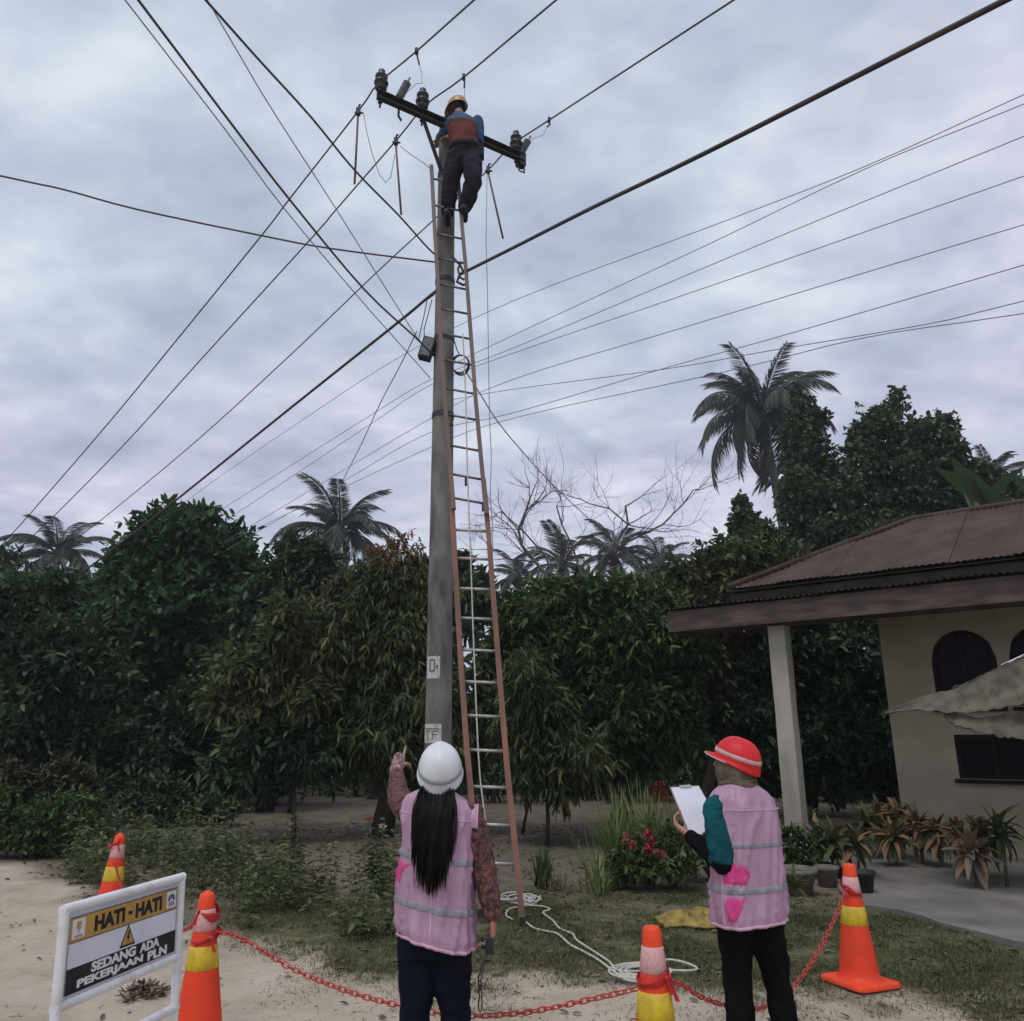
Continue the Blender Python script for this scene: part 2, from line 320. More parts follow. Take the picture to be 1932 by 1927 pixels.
def leafmesh(base, axis, L_, W_, fold=0.25, droop=0.0):
    """folded pointed leaves: n leaves of 5 points (base, two sides, mid, tip)"""
    n = len(base); axis = unit(axis)
    L_ = np.broadcast_to(L_, (n,))[:, None]; W_ = np.broadcast_to(W_, (n,))[:, None]
    rnd = rng.normal(size=(n, 3)); side = unit(np.cross(axis, rnd * 0.55 + np.array([0, 0, 1.0])))
    up = np.cross(side, axis)
    dn = np.array([0, 0, 1.0]) * L_ * droop
    tip = base + axis * L_ - dn
    m1 = base + axis * L_ * 0.28 - dn * 0.08 + up * W_ * fold; m2 = base + axis * L_ * 0.68 - dn * 0.45 + up * W_ * fold * 0.8
    V = np.stack([base, m1 + side * W_ * 0.44, m2 + side * W_ * 0.38, tip, m2 - side * W_ * 0.38, m1 - side * W_ * 0.44], 1).reshape(-1, 3); i = np.arange(n)[:, None] * 6
    F = np.concatenate([i + np.array([0, 1, 2, 3]), i + np.array([0, 3, 4, 5])])
    return V, F
def joinVF(parts):
    Vs, Fs, o = [], [], 0
    for V, F in parts: Vs.append(V); Fs.append(F + o); o += len(V)
    return np.concatenate(Vs), np.concatenate(Fs)
def wire(name, pts, r, mat, label, cat='wire', group=None, n=5, sub=4):
    """smooth cable through surveyed points"""
    P = [Vector(p) for p in pts]; Q = []
    for i in range(len(P) - 1):
        p0, p1, p2, p3 = P[max(i - 1, 0)], P[i], P[i + 1], P[min(i + 2, len(P) - 1)]
        for j in range(sub):
            t_ = j / sub
            Q.append(0.5 * ((2 * p1) + (p2 - p0) * t_ + (2 * p0 - 5 * p1 + 4 * p2 - p3) * t_ ** 2 + (3 * p1 - p0 - 3 * p2 + p3) * t_ ** 3))
    Q.append(P[-1]); c = Q[0].copy()
    mb = MB(); mb.tube([q - c for q in Q], r, n)
    o = mb.build(name, mat, None); o.location = c
    return tag(o, label, cat, group)

# ================================================================== GROUND
def lines(a, b, step, far):
    xs = list(np.arange(a, b + 1e-6, step)); s = step; x = xs[-1]
    while x < far: s *= 1.25; x += s; xs.append(x)
    s = step; x = xs[0]; left = []
    while x > -far: s *= 1.25; x -= s; left.append(x)
    return np.array(left[::-1] + xs)
EDGE_X = [-30, -9.0, -7.5, -5.0, -3.0, -1.6, -0.7, 0.15, 1.0, 1.9, 2.6, 3.4, 5, 30]
EDGE_Y = [22.0, 13.2, 11.7, 9.6, 7.5, 6.45, 5.85, 5.7, 5.75, 5.65, 5.55, 5.35, 5.0, 3.0]
def sandness(x, y):          # 1 on the sandy road, 0 in the yard
    n = mnoise.noise((x * 0.9, y * 0.9, 0)) * 0.55 + mnoise.noise((x * 3.1, y * 3.1, 5)) * (0.28 if x < 1.5 else 0.5) + mnoise.noise((x * 9, y * 9, 9)) * 0.12
    d = float(np.interp(x, EDGE_X, EDGE_Y)) - y + n
    return min(max(d / 0.55 + 0.5, 0), 1)
def grassness(x, y):         # lawn round the ladder foot and in front of the terrace
    n = mnoise.noise((x * 0.7, y * 0.7, 3)) * 0.9 + mnoise.noise((x * 2.6, y * 2.6, 8)) * 0.45
    g = min(max((9.0 - y) * 0.8 + n + 0.35, 0), 1) * min(max((x + 3.4) * 0.6 + n, 0), 1)
    return g * (1 - sandness(x, y))
def height(x, y):
    return mnoise.noise((x * 0.35, y * 0.35, 1)) * 0.03 + mnoise.noise((x * 1.7, y * 1.7, 2)) * 0.012 + mnoise.noise((x * 6, y * 6, 4)) * 0.009
xs = lines(-8, 6, 0.065, 150); ys = lines(2.0, 11.0, 0.065, 150)
GEXT = max(abs(xs).max(), abs(ys).max())
nx, ny = len(xs), len(ys)
GX, GY = np.meshgrid(xs, ys); V = np.zeros((nx * ny, 3)); V[:, 0] = GX.ravel(); V[:, 1] = GY.ravel()
zone = np.zeros((nx * ny, 4), dtype=np.float32); zone[:, 3] = 1
for i in range(nx * ny):
    x, y = V[i, 0], V[i, 1]
    if abs(x) < 60 and abs(y) < 60:
        s_ = sandness(x, y); V[i, 2] = height(x, y) - 0.01 + 0.0 * s_
        zone[i, 0] = s_; zone[i, 1] = grassness(x, y)
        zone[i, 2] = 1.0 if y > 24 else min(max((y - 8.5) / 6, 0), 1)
ii = (np.arange(ny - 1)[:, None] * nx + np.arange(nx - 1)[None, :]).ravel()
F = np.stack([ii, ii + 1, ii + nx + 1, ii + nx], 1)
m, t, b = nmat('ground'); M['ground'] = m
at = t.nodes.new('ShaderNodeVertexColor'); at.layer_name = 'zone'
sp = t.nodes.new('ShaderNodeSeparateColor'); t.links.new(at.outputs[0], sp.inputs[0])
co = t.nodes.new('ShaderNodeTexCoord')
def gn(scale, det=6, rough=0.6):
    n = t.nodes.new('ShaderNodeTexNoise'); n.inputs['Scale'].default_value = scale; n.inputs['Detail'].default_value = det; n.inputs['Roughness'].default_value = rough
    t.links.new(co.outputs['Object'], n.inputs['Vector']); return n.outputs['Fac']
def gr(src, stops):
    r = t.nodes.new('ShaderNodeValToRGB'); el = r.color_ramp.elements
    while len(el) < len(stops): el.new(0.5)
    for q, (p_, c_) in enumerate(stops): el[q].position = p_; el[q].color = (*c_, 1)
    t.links.new(src, r.inputs[0]); return r.outputs[0]
def gm(f, a, b_):
    n = t.nodes.new('ShaderNodeMixRGB')
    if isinstance(f, float): n.inputs[0].default_value = f
    else: t.links.new(f, n.inputs[0])
    t.links.new(a, n.inputs[1]); t.links.new(b_, n.inputs[2]); return n.outputs[0]
sand = gr(gn(2.2), [(0.3, (0.345, 0.285, 0.215)), (0.5, (0.435, 0.37, 0.29)), (0.7, (0.49, 0.425, 0.34))])
sand = gm(gr(gn(16, 8, 0.7), [(0.52, (0, 0, 0)), (0.72, (0.55, 0.55, 0.55))]), sand, gr(gn(40), [(0.3, (0.20, 0.155, 0.11)), (0.7, (0.36, 0.29, 0.22))]))
soil = gr(gn(3.5), [(0.3, (0.11, 0.09, 0.068)), (0.52, (0.19, 0.158, 0.12)), (0.72, (0.26, 0.22, 0.172))])
lawn = gr(gn(5.0), [(0.3, (0.055, 0.062, 0.028)), (0.52, (0.095, 0.098, 0.046)), (0.7, (0.19, 0.165, 0.105))])
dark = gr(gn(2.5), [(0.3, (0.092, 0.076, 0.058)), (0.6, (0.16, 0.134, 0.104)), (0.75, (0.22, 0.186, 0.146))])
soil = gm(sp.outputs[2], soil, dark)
c_ = gm(sp.outputs[1], soil, lawn); c_ = gm(sp.outputs[0], c_, sand)
t.links.new(c_, b.inputs['Base Color']); b.inputs['Roughness'].default_value = 0.95; b.inputs['Specular IOR Level'].default_value = 0.15
bp = t.nodes.new('ShaderNodeBump'); bp.inputs['Strength'].default_value = 0.7; bp.inputs['Distance'].default_value = 0.03
t.links.new(gn(9, 9, 0.65), bp.inputs['Height']); t.links.new(bp.outputs[0], b.inputs['Normal'])
g = npmesh('ground', V, F, 'ground', smooth=True); g['kind'] = 'structure'
ca = g.data.color_attributes.new('zone', 'FLOAT_COLOR', 'POINT'); ca.data.foreach_set('color', zone.ravel())
def gz(x, y): return height(x, y) - 0.01

# ================================================================== HOUSE (hip roof, porch roof in front, arched windows)
E = Vector((0.78, -0.63, 0)).normalized(); B = Vector((-E.y, E.x, 0)); UP = Vector((0, 0, 1))
C0 = Vector((3.45, 12.5, 3.82)); WC = Vector((5.52, 12.0, 0)); E0 = Vector((2.40, 12.2, 0))
house = thing('house', 'cream house with brown corrugated hip roof and arched dark windows at right', 'house', (WC.x, WC.y, 0))
def H(a, b_, z): return WC + E * a + B * b_ + UP * z
hb = MB()
WT, WLEN, WIN = 3.72, 7.0, [(0.654, 1.468), (1.62, 2.43), (4.0, 4.8)]
LOWW = [(0.80, 1.72), (3.95, 4.85)]; SPLIT = 1.76; LZ0, LZ1 = 1.0, 1.58
SILL, SPR = 1.95, 2.60
def wslab(mb, a0, a1, z0, z1, b0=0.0, b1=0.15): mb.box(H((a0 + a1) / 2, (b0 + b1) / 2, (z0 + z1) / 2), (a1 - a0, b1 - b0, z1 - z0), (E, B, UP))
prev = 0.0
for a0, a1 in LOWW:
    wslab(hb, prev, a0, 0, SPLIT); wslab(hb, a0, a1, 0, LZ0); wslab(hb, a0, a1, LZ1, SPLIT); prev = a1
wslab(hb, prev, WLEN, 0, SPLIT); prev = 0.0
for a0, a1 in WIN:
    wslab(hb, prev, a0, SPLIT, WT); wslab(hb, a0, a1, SPLIT, SILL); prev = a1
    rad = (a1 - a0) / 2; k = 16; top = []
    for j in range(k + 1):
        aa = a0 + (a1 - a0) * j / k; top.append((aa, SPR + math.sqrt(max(rad ** 2 - (aa - a0 - rad) ** 2, 0))))
    vs = []; fs = []
    for aa, z in top: vs += [H(aa, 0, z), H(aa, 0, WT), H(aa, 0.15, z), H(aa, 0.15, WT)]
    for j in range(k):
        o = j * 4; fs += [(o, o + 4, o + 5, o + 1), (o + 2, o + 3, o + 7, o + 6), (o, o + 2, o + 6, o + 4), (o + 1, o + 5, o + 7, o + 3)]
    hb.add(vs, fs)
wslab(hb, prev, WLEN, SPLIT, WT)
hb.build('wall', 'house_wall', house, smooth=False)
for a0, a1 in LOWW:
    fr = MB(); f2 = .055
    fr.rings([[H(a_, d_, z) for a_, z in q] for d_, q in ((.03, ((a0, LZ0), (a0, LZ1), (a1, LZ1), (a1, LZ0))), (.03, ((a0 + f2, LZ0 + f2), (a0 + f2, LZ1 - f2), (a1 - f2, LZ1 - f2), (a1 - f2, LZ0 + f2))), (.10, ((a0 + f2, LZ0 + f2), (a0 + f2, LZ1 - f2), (a1 - f2, LZ1 - f2), (a1 - f2, LZ0 + f2))))], True)
    wo = fr.build('window', 'window_wood', house, smooth=False)
    mb = MB(); mb.box(H((a0 + a1) / 2, .065, (LZ0 + LZ1) / 2), (.05, .05, LZ1 - LZ0 - .1), (E, B, UP)); mb.build('mullion', 'window_wood', wo, smooth=False)
    for q0, q1 in ((a0 + f2, (a0 + a1) / 2 - .025), ((a0 + a1) / 2 + .025, a1 - f2)): mb = MB(); mb.box(H((q0 + q1) / 2, .085, (LZ0 + LZ1) / 2), (q1 - q0, .008, LZ1 - LZ0 - .1), (E, B, UP)); mb.build('pane', 'glass', wo, smooth=False)
    mb = MB(); mb.box(H((a0 + a1) / 2, -.03, LZ0 - .03), (a1 - a0 + .1, .10, .05), (E, B, UP)); mb.build('sill', 'window_wood', wo, smooth=False)
hb = MB(); hb.box(H(0.07, 1.9, WT / 2), (0.14, 3.48, WT), (E, B, UP)); hb.build('wall', 'house_wall', house, smooth=False)
hb = MB(); hb.box(H(3.5, 3.73, WT / 2), (7.0, 0.15, WT), (E, B, UP)); hb.build('wall', 'house_wall', house, smooth=False)
for a0, a1 in WIN:
    rad = (a1 - a0) / 2; ac = (a0 + a1) / 2; k = 14
    outl = [(a0, SILL), ] + [(ac - rad * math.cos(math.pi * j / k), SPR + rad * math.sin(math.pi * j / k)) for j in range(k + 1)] + [(a1, SILL)]
    inn = [(ac + (a_ - ac) * 0.86, SILL + 0.06 + (z - SILL) * 0.94) for a_, z in outl]
    fr = MB(); n_ = len(outl)
    for d0, d1 in ((0.04, 0.10),):
        fr.rings([[H(a_, d0, z) for a_, z in outl], [H(a_, d0, z) for a_, z in inn], [H(a_, d1, z) for a_, z in inn], [H(a_, d1, z) for a_, z in outl]], True)
    wo = fr.build('window', 'window_wood', house, smooth=False)
    for z in (SPR,): mb = MB(); mb.box(H(ac, 0.07, z), (rad * 1.72, 0.045, 0.05), (E, B, UP)); mb.build('rail', 'window_wood', wo, smooth=False)
    mb = MB(); mb.box(H(ac, 0.07, (SILL + SPR) / 2 + 0.15), (0.035, 0.04, SPR - SILL + 0.6), (E, B, UP)); mb.build('mullion', 'window_wood', wo, smooth=False)
    pn = MB(); pn.add([H(a_, 0.08, z) for a_, z in inn], [tuple(range(n_))]); pn.build('pane', 'glass', wo, smooth=False)
    mb = MB(); mb.box(H(ac, -0.03, SILL - 0.04), (rad * 2.2, 0.10, 0.05), (E, B, UP)); mb.build('sill', 'window_wood', wo, smooth=False)
mb = MB(); mb.box(H(3.5, 1.9, 0.06), (6.7, 3.5, 0.12), (E, B, UP)); mb.build('floor', 'concrete_floor', house, smooth=False)
# corrugated sheets: one mesh for each, cut along the hip
def sheets(name, org, du, dv, rise_run, length, limits, width, pitch, amp, mat, parent, course=None, zj=0.0):
    """org eave corner, du along the eave, dv up the slope (horizontal unit), limits(a) -> run available"""
    nrm = (UP - dv * rise_run).normalized(); a = 0.0; k = 0
    while a < length - 1e-6:
        a1 = min(a + width + 0.03, length); nn = max(int((a1 - a) / (pitch / 4)), 2)
        lo_, hi_ = [], []
        top = max(limits(a), limits(a1), limits((a + a1) / 2))
        cuts = [0.0] + ([course] if course and course < top else []) + [top]
        for c0, c1 in zip(cuts[:-1], cuts[1:]):
            mb = MB(); rows = []
            jit = random.uniform(-0.004, 0.004); sag = random.uniform(-0.006, 0.006)
            m_ = 5
            for q in range(m_ + 1):
                row = []
                for j in range(nn + 1):
                    aa = a + (a1 - a) * j / nn
                    s_ = c0 - (0.06 if c0 > 0 else 0) + (c1 - c0 + (0.06 if c0 > 0 else 0)) * q / m_
                    s_ = min(s_, limits(aa))
                    p = org + du * aa + dv * s_ + UP * (s_ * rise_run) + nrm * (amp * math.sin(2 * math.pi * aa / pitch) + jit + (0.012 if k % 2 else 0) + (0.016 if c0 > 0 else 0) + sag * math.sin(math.pi * q / m_) + 0.02 * mnoise.noise((aa * 0.9, s_ * 1.3, zj)))
                    row.append(p)
                rows.append(row)
            mb.rings(rows, closed=False)
            bot = [[p - nrm * 0.004 for p in row] for row in rows]
            mb.rings([list(reversed(r_)) for r_ in bot], closed=False)
            mb.rings([rows[0], bot[0]], closed=False)
            mb.build('roof_sheet', mat, parent, smooth=True, angle=60)
        a += width; k += 1
roof = MB(); HALF = 2.3; RISE = 1.23
apex = C0 + E * HALF + B * HALF + UP * (RISE - 0.05); RL = 9.0
dz = UP * -0.06
roof.add([C0 + dz, C0 + E * RL + dz, C0 + E * RL + B * HALF + UP * (RISE - 0.06), apex + dz * 0.2, C0 + B * HALF * 2 + dz, C0 + E * RL + B * 2 * HALF + dz],
         [(0, 1, 2, 3), (0, 3, 4), (3, 2, 5, 4), (0, 4, 5, 1)])
rf = roof.build('roof', 'roof_dark', house, smooth=False)
sheets('roof_sheet', C0, E, B, RISE / HALF, RL, lambda a: min(a, HALF), 0.78, 0.085, 0.010, 'roof', rf, zj=1)
sheets('roof_sheet', C0 + B * 2 * HALF, -B, E, RISE / HALF, 2 * HALF, lambda a: max(min(a, 2 * HALF - a), 0.001), 0.78, 0.085, 0.014, 'roof', rf, zj=2)
mb = MB(); mb.tube([C0 + UP * 0.03, apex + UP * 0.06, apex + E * (RL - HALF) + UP * 0.06], 0.05, 8); mb.build('ridge_cap', 'roof', rf)
# boarding under the main eave
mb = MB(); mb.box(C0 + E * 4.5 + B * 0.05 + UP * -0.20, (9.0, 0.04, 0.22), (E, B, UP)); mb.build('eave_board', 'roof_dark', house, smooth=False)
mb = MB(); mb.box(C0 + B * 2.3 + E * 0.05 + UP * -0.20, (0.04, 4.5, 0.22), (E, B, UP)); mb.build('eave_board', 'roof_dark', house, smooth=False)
# porch
def Pp(a, b_, z): return E0 + E * a + B * b_ + UP * z
PL = 9.0
mb = MB(); mb.box(Pp(PL / 2, 0, 3.24), (PL, 0.05, 0.31), (E, B, UP)); mb.build('fascia', 'fascia', house, smooth=False)
mb = MB(); mb.box(Pp(0.025, 1.03, 3.24), (0.05, 2.0, 0.28), (E, B, UP)); mb.build('fascia', 'fascia', house, smooth=False)
pr = MB(); pr.box(Pp(PL / 2, 0.36, 3.17), (PL - 0.3, 0.14, 0.18), (E, B, UP)); pb = pr.build('porch_beam', 'fascia', house, smooth=False)
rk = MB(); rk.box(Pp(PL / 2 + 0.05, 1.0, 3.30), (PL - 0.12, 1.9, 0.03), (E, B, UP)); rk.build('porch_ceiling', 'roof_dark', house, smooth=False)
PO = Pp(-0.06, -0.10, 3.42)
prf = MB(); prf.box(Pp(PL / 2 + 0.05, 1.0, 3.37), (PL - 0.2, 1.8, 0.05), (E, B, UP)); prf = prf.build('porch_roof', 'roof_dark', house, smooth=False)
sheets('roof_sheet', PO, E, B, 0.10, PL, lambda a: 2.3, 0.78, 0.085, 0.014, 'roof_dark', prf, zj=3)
def pillar(p):
    mb = MB(); wv = [0.125, 0.118, 0.12, 0.115, 0.12, 0.118]
    rr = []
    for i in range(6):
        z = 3.08 * i / 5; q = wv[i]
        rr.append([p + E * (sx * q) + B * (sy * q) + UP * z for sx, sy in ((-1, -1), (-0.9, -1.0), (0.9, -1), (1, -0.9), (1, 0.9), (0.9, 1), (-0.9, 1), (-1, 0.9))])
    mb.rings(rr, True, (True, True)); o = mb.build('column', 'column', house, smooth=False)
    mb = MB(); mb.box(p + UP * 0.09, (0.34, 0.34, 0.18), (E, B, UP)); mb.build('plinth', 'column', o, smooth=False)
pillar(Pp(1.57, 0.36, 0)); pillar(Pp(5.2, 0.36, 0))
# terrace in front
tp = [gp(1915, 1782), gp(1800, 1752), gp(1700, 1722), gp(1630, 1712), gp(1590, 1690), gp(1575, 1660), gp(1560, 1625)]
tpts = [Vector((12, 3.6, 0)), Vector((6.0, 5.6, 0))] + tp + [Pp(1.2, 0.2, 0), Pp(1.2, 3.2, 0), H(0, -0.02, 0), H(8, -0.02, 0)]
tm = MB(); n_ = len(tpts)
dense = []
for i in range(n_):
    p, q = tpts[i], tpts[(i + 1) % n_]
    for j in range(8):
        pt = p.lerp(q, j / 8); k_ = 0.05 if i < 8 else 0.0
        dense.append(Vector((pt.x + k_ * mnoise.noise((pt.x * 3, pt.y * 3, 1)), pt.y + k_ * mnoise.noise((pt.x * 3, pt.y * 3, 7)), 0)))
tm.rings([[p + UP * -0.05 for p in dense], [p + UP * 0.022 for p in dense], [p * 0.99 + Vector((7, 9, 0)) * 0.01 + UP * 0.036 for p in dense]], True, (False, True))
tm.build('terrace', 'concrete_floor', None, smooth=False)['kind'] = 'structure'
# weathered canvas canopy in front of the windows
cv = thing('canvas_canopy', 'tattered grey canvas canopy sagging in front of the arched house window', 'canopy', (5.0, 8.3, 0))
top_l = [atY(x, y, Y) for x, y, Y in ((1664, 1344, 8.95), (1740, 1316, 8.78), (1795, 1302, 8.62), (1850, 1278, 8.45), (1890, 1258, 8.3), (1930, 1240, 8.2), (2060, 1190, 7.9))]
mid_l = [atY(x, y, Y) for x, y, Y in ((1665, 1347, 8.93), (1740, 1341, 8.62), (1795, 1347, 8.42), (1850, 1345, 8.25), (1890, 1338, 8.12), (1930, 1328, 8.0), (2060, 1300, 7.65))]
fl_t = [atY(x, y, Y) for x, y, Y in ((1782, 1344, 8.5), (1810, 1350, 8.42), (1850, 1356, 8.3), (1890, 1350, 8.2), (1930, 1345, 8.1), (2060, 1335, 7.75))]
fl_b = [atY(x, y, Y) for x, y, Y in ((1784, 1352, 8.5), (1800, 1370, 8.36), (1850, 1384, 8.22), (1890, 1391, 8.12), (1930, 1396, 8.02), (2060, 1420, 7.65))]
bot_l = fl_b + [fl_b[-1]]
def cloth_sheet(tl, bl_, seed, n=60, m_=12, amp=.03):
    rows = []; k = len(tl) - 1
    for q in range(m_ + 1):
        t_ = q / m_; row = []
        for j in range(n + 1):
            f_ = j / n * k; i0 = min(int(f_), k - 1); fr_ = f_ - i0
            p = tl[i0].lerp(tl[i0 + 1], fr_).lerp(bl_[i0].lerp(bl_[i0 + 1], fr_), t_)
            row.append(p + Vector((0.2, -0.6, 0.5)) * (-0.05 * math.sin(math.pi * t_) + amp * (1 - abs(mnoise.noise((j * .13 + t_ * 1.3, t_ * 2.2, seed)))) ** 3 + .02 * mnoise.noise((j * .35, t_ * 5, seed))) + UP * (.02 * mnoise.noise((j * .3, 1, seed)) if q == m_ else 0))
        rows.append(row)
    mb = MB(); mb.rings(rows, closed=False); mb.rings([[p + Vector((0.003, 0.008, -.004)) for p in reversed(r_)] for r_ in rows], closed=False)
    mb.build('canvas', 'canvas', cv); mb = MB(); mb.tube(rows[-1], .007, 6); mb.build('hem', 'canvas', cv)
cloth_sheet(top_l, mid_l, 2.0); cloth_sheet(fl_t, fl_b, 7.0)
cloth_sheet([p + Vector((.3, .9, -.10)) for p in top_l[2:]], top_l[2:], 4.0)
mb = MB(); mb.tube([p + UP * 0.010 for p in top_l[4:]], 0.013, 8); mb.build('ridge_pole', 'sign_white', cv)
for p in (top_l[6], bot_l[6] + Vector((0.2, 1.2, 0))): mb = MB(); mb.tube([Vector((p.x, p.y, 0)), p], 0.03, 8); mb.build('post', 'bark_grey', cv)

# ================================================================== UTILITY POLE
PB = Vector((-0.765, 8.75, 0)); PT = Vector((-0.86, 8.75, 9.42))
pole = thing('utility_pole', 'tall grey concrete utility pole with steel crossarm behind the ladder', 'utility pole', tuple(PB))
def pc(z): return PB.lerp(PT, z / 9.42)
def prad(z): return 0.150 - 0.046 * z / 9.42
mb = MB(); mb.lathe((0, 0, 0), [(1, 0)], 3); mb = MB()
rr = []
for i in range(25):
    z = 9.42 * i / 24; c = pc(z)
    rr.append([c + Vector((math.cos(a) * prad(z), math.sin(a) * prad(z), 0)) for a in [2 * math.pi * j / 28 for j in range(28)]])
mb.rings(rr, True, (False, True)); mb.build('shaft', 'concrete_pole', pole)
XD = Vector((0.85, 0.53, 0)).normalized(); ZA = 9.18
xc = pc(ZA) + Vector((XD.y, -XD.x, 0)) * (prad(ZA) + 0.05)
XL = xc - XD * 1.06; XR = xc + XD * 1.08
YD = Vector((-XD.y, XD.x, 0))
ca_ = MB()
for (o1, w_, h_) in ((0.0, 0.012, 0.10),): ca_.box((XL + XR) / 2, ((XR - XL).length, 0.010, 0.115), (XD, YD, UP))
ca_.box((XL + XR) / 2 + UP * 0.052 - YD * 0.035, ((XR - XL).length, 0.068, 0.010), (XD, YD, UP)); ca_.box((XL + XR) / 2 - UP * 0.052 - YD * 0.035, ((XR - XL).length, 0.068, 0.010), (XD, YD, UP))
arm = ca_.build('crossarm', 'dark_steel', pole, smooth=False)
mb = MB(); mb.bar(xc - XD * 0.42 + UP * -0.05, pc(8.55) + Vector((-0.06, -0.12, 0)), 0.05, 0.012, up=(0.3, -1, 0.2)); mb.build('brace', 'dark_steel', pole, smooth=False)
mb = MB(); mb.bar(xc + XD * 0.42 + UP * -0.05, pc(8.55) + Vector((0.08, 0.06, 0)), 0.05, 0.012, up=(0.3, -1, 0.2)); mb.build('brace', 'dark_steel', pole, smooth=False)
for z in (9.2, 8.55, 7.0, 6.2, 5.2):
    c = pc(z); mb = MB(); mb.lathe(c, [(prad(z) + 0.001, -0.03), (prad(z) + 0.008, -0.03), (prad(z) + 0.008, 0.03), (prad(z) + 0.001, 0.03)], 28)
    mb.build('steel_band', 'dark_steel', pole, smooth=False)
INS = {}
def insulator(k, p):
    mb = MB(); prof = [(0.016, 0), (0.016, 0.05), (0.055, 0.055), (0.075, 0.075), (0.052, 0.11), (0.052, 0.125), (0.085, 0.14), (0.092, 0.165), (0.058, 0.20), (0.056, 0.225), (0.078, 0.24), (0.080, 0.265), (0.05, 0.30), (0.036, 0.325), (0.045, 0.345), (0.03, 0.365)]
    mb.lathe(p + UP * 0.055, prof, 18, cap=(True, True)); o = mb.build('insulator', 'insulator', pole)
    mb = MB(); mb.tube([p + UP * 0.06, p - UP * 0.15], 0.014, 6); mb.lathe(p - UP * 0.075, [(0.03, -0.012), (0.03, 0.012)], 6, cap=(True, True)); mb.build('pin', 'dark_steel', o, smooth=False)
    INS[k] = p + UP * 0.385
insulator(1, XL + XD * 0.05); insulator(2, XL + XD * 0.62); insulator(3, XR - XD * 0.10)
def arrester(p, d, l=0.24):
    d = Vector(d).normalized(); x = d.cross(UP).normalized(); y = d.cross(x)
    prof = [(0.012, -0.08), (0.012, 0.0)] ; z = 0.0
    for i in range(7): prof += [(0.042, z), (0.055, z + 0.012), (0.042, z + 0.026)]; z += l / 7
    prof += [(0.012, z), (0.012, z + 0.06)]
    mb = MB(); mb.lathe(p, prof, 14, ax=(x, y, d), cap=(True, True)); return mb.build('surge_arrester', 'arrester', pole)
a1 = XL + XD * 0.30 + UP * 0.12; arrester(a1, (0.42, -0.15, 0.85)); arrester(XR - XD * 0.02 + UP * 0.10, (0.5, -0.35, 0.75), 0.20)
mb = MB(); mb.tube([XL + XD * 0.30 + UP * 0.05, XL + XD * 0.30 - UP * 0.16, XL + XD * 0.34 - UP * 0.21], 0.016, 6); mb.build('bracket', 'dark_steel', pole, smooth=False)
mb = MB(); mb.box(XR - XD * 0.02 - UP * 0.02, (0.10, 0.10, 0.2), (XD, YD, UP)); mb.tube([XR - UP * 0.1 - XD * 0.08, XR - UP * 0.2 - XD * 0.05, XR - UP * 0.2 + XD * 0.03, XR - UP * 0.08 + XD * 0.03], 0.012, 6); mb.build('bracket', 'dark_steel', pole, smooth=False)
# service box on the left of the pole, cable clamps and loops
bc = atY(806, 659, 8.66)
mb = MB(); t1 = Vector((math.cos(R(15)), 0, -math.sin(R(15)))); t3 = Vector((math.sin(R(15)), 0, math.cos(R(15))))
mb.box(bc, (0.145, 0.13, 0.27), (t1, Vector((0, 1, 0)), t3)); bo = mb.build('service_box', 'dark_steel', pole, smooth=False)
mb = MB(); mb.box(bc + Vector((0.005, -0.07, 0)), (0.115, 0.015, 0.235), (t1, Vector((0, 1, 0)), t3)); mb.build('lid', 'arrester', bo, smooth=False)
mb = MB(); mb.tube([bc + Vector((0.05, 0, -0.03)), pc(bc.z - 0.05) + Vector((-prad(6) + 0.02, 0, 0))], 0.025, 6); mb.build('bracket', 'dark_steel', bo)
lc = atY(868, 688, 8.58)
mb = MB()
for q in range(3): mb.tube([lc + Vector((0.10 * math.cos(a) + 0.006 * q, 0.02 * q - 0.02, (0.115 + 0.008 * q) * math.sin(a))) for a in [2 * math.pi * j / 22 for j in range(23)]], 0.008, 5)
mb.build('cable_coil', 'cable_black', pole)
def kink(pts, r, nm='jumper_cable', mat='cable_black'):
    mb = MB(); mb.tube(pts, r, 6); return mb.build(nm, mat, pole)
kink([atY(x, y, 8.58) for x, y in ((852, 482), (858, 490), (868, 500), (874, 512), (866, 522), (862, 532), (874, 538), (884, 534))], 0.016)
kink([atY(x, y, 8.58) for x, y in ((870, 494), (864, 508), (868, 524), (876, 528))], 0.014)
kink([atY(x, y, 8.60) for x, y in ((820, 556), (806, 566), (800, 596), (790, 640), (797, 650))], 0.006)
kink([atY(x, y, 8.60) for x, y in ((815, 566), (806, 600), (800, 622), (801, 645))], 0.006)
kink([atY(x, y, 8.60) for x, y in ((856, 640), (862, 660), (868, 672))], 0.007)
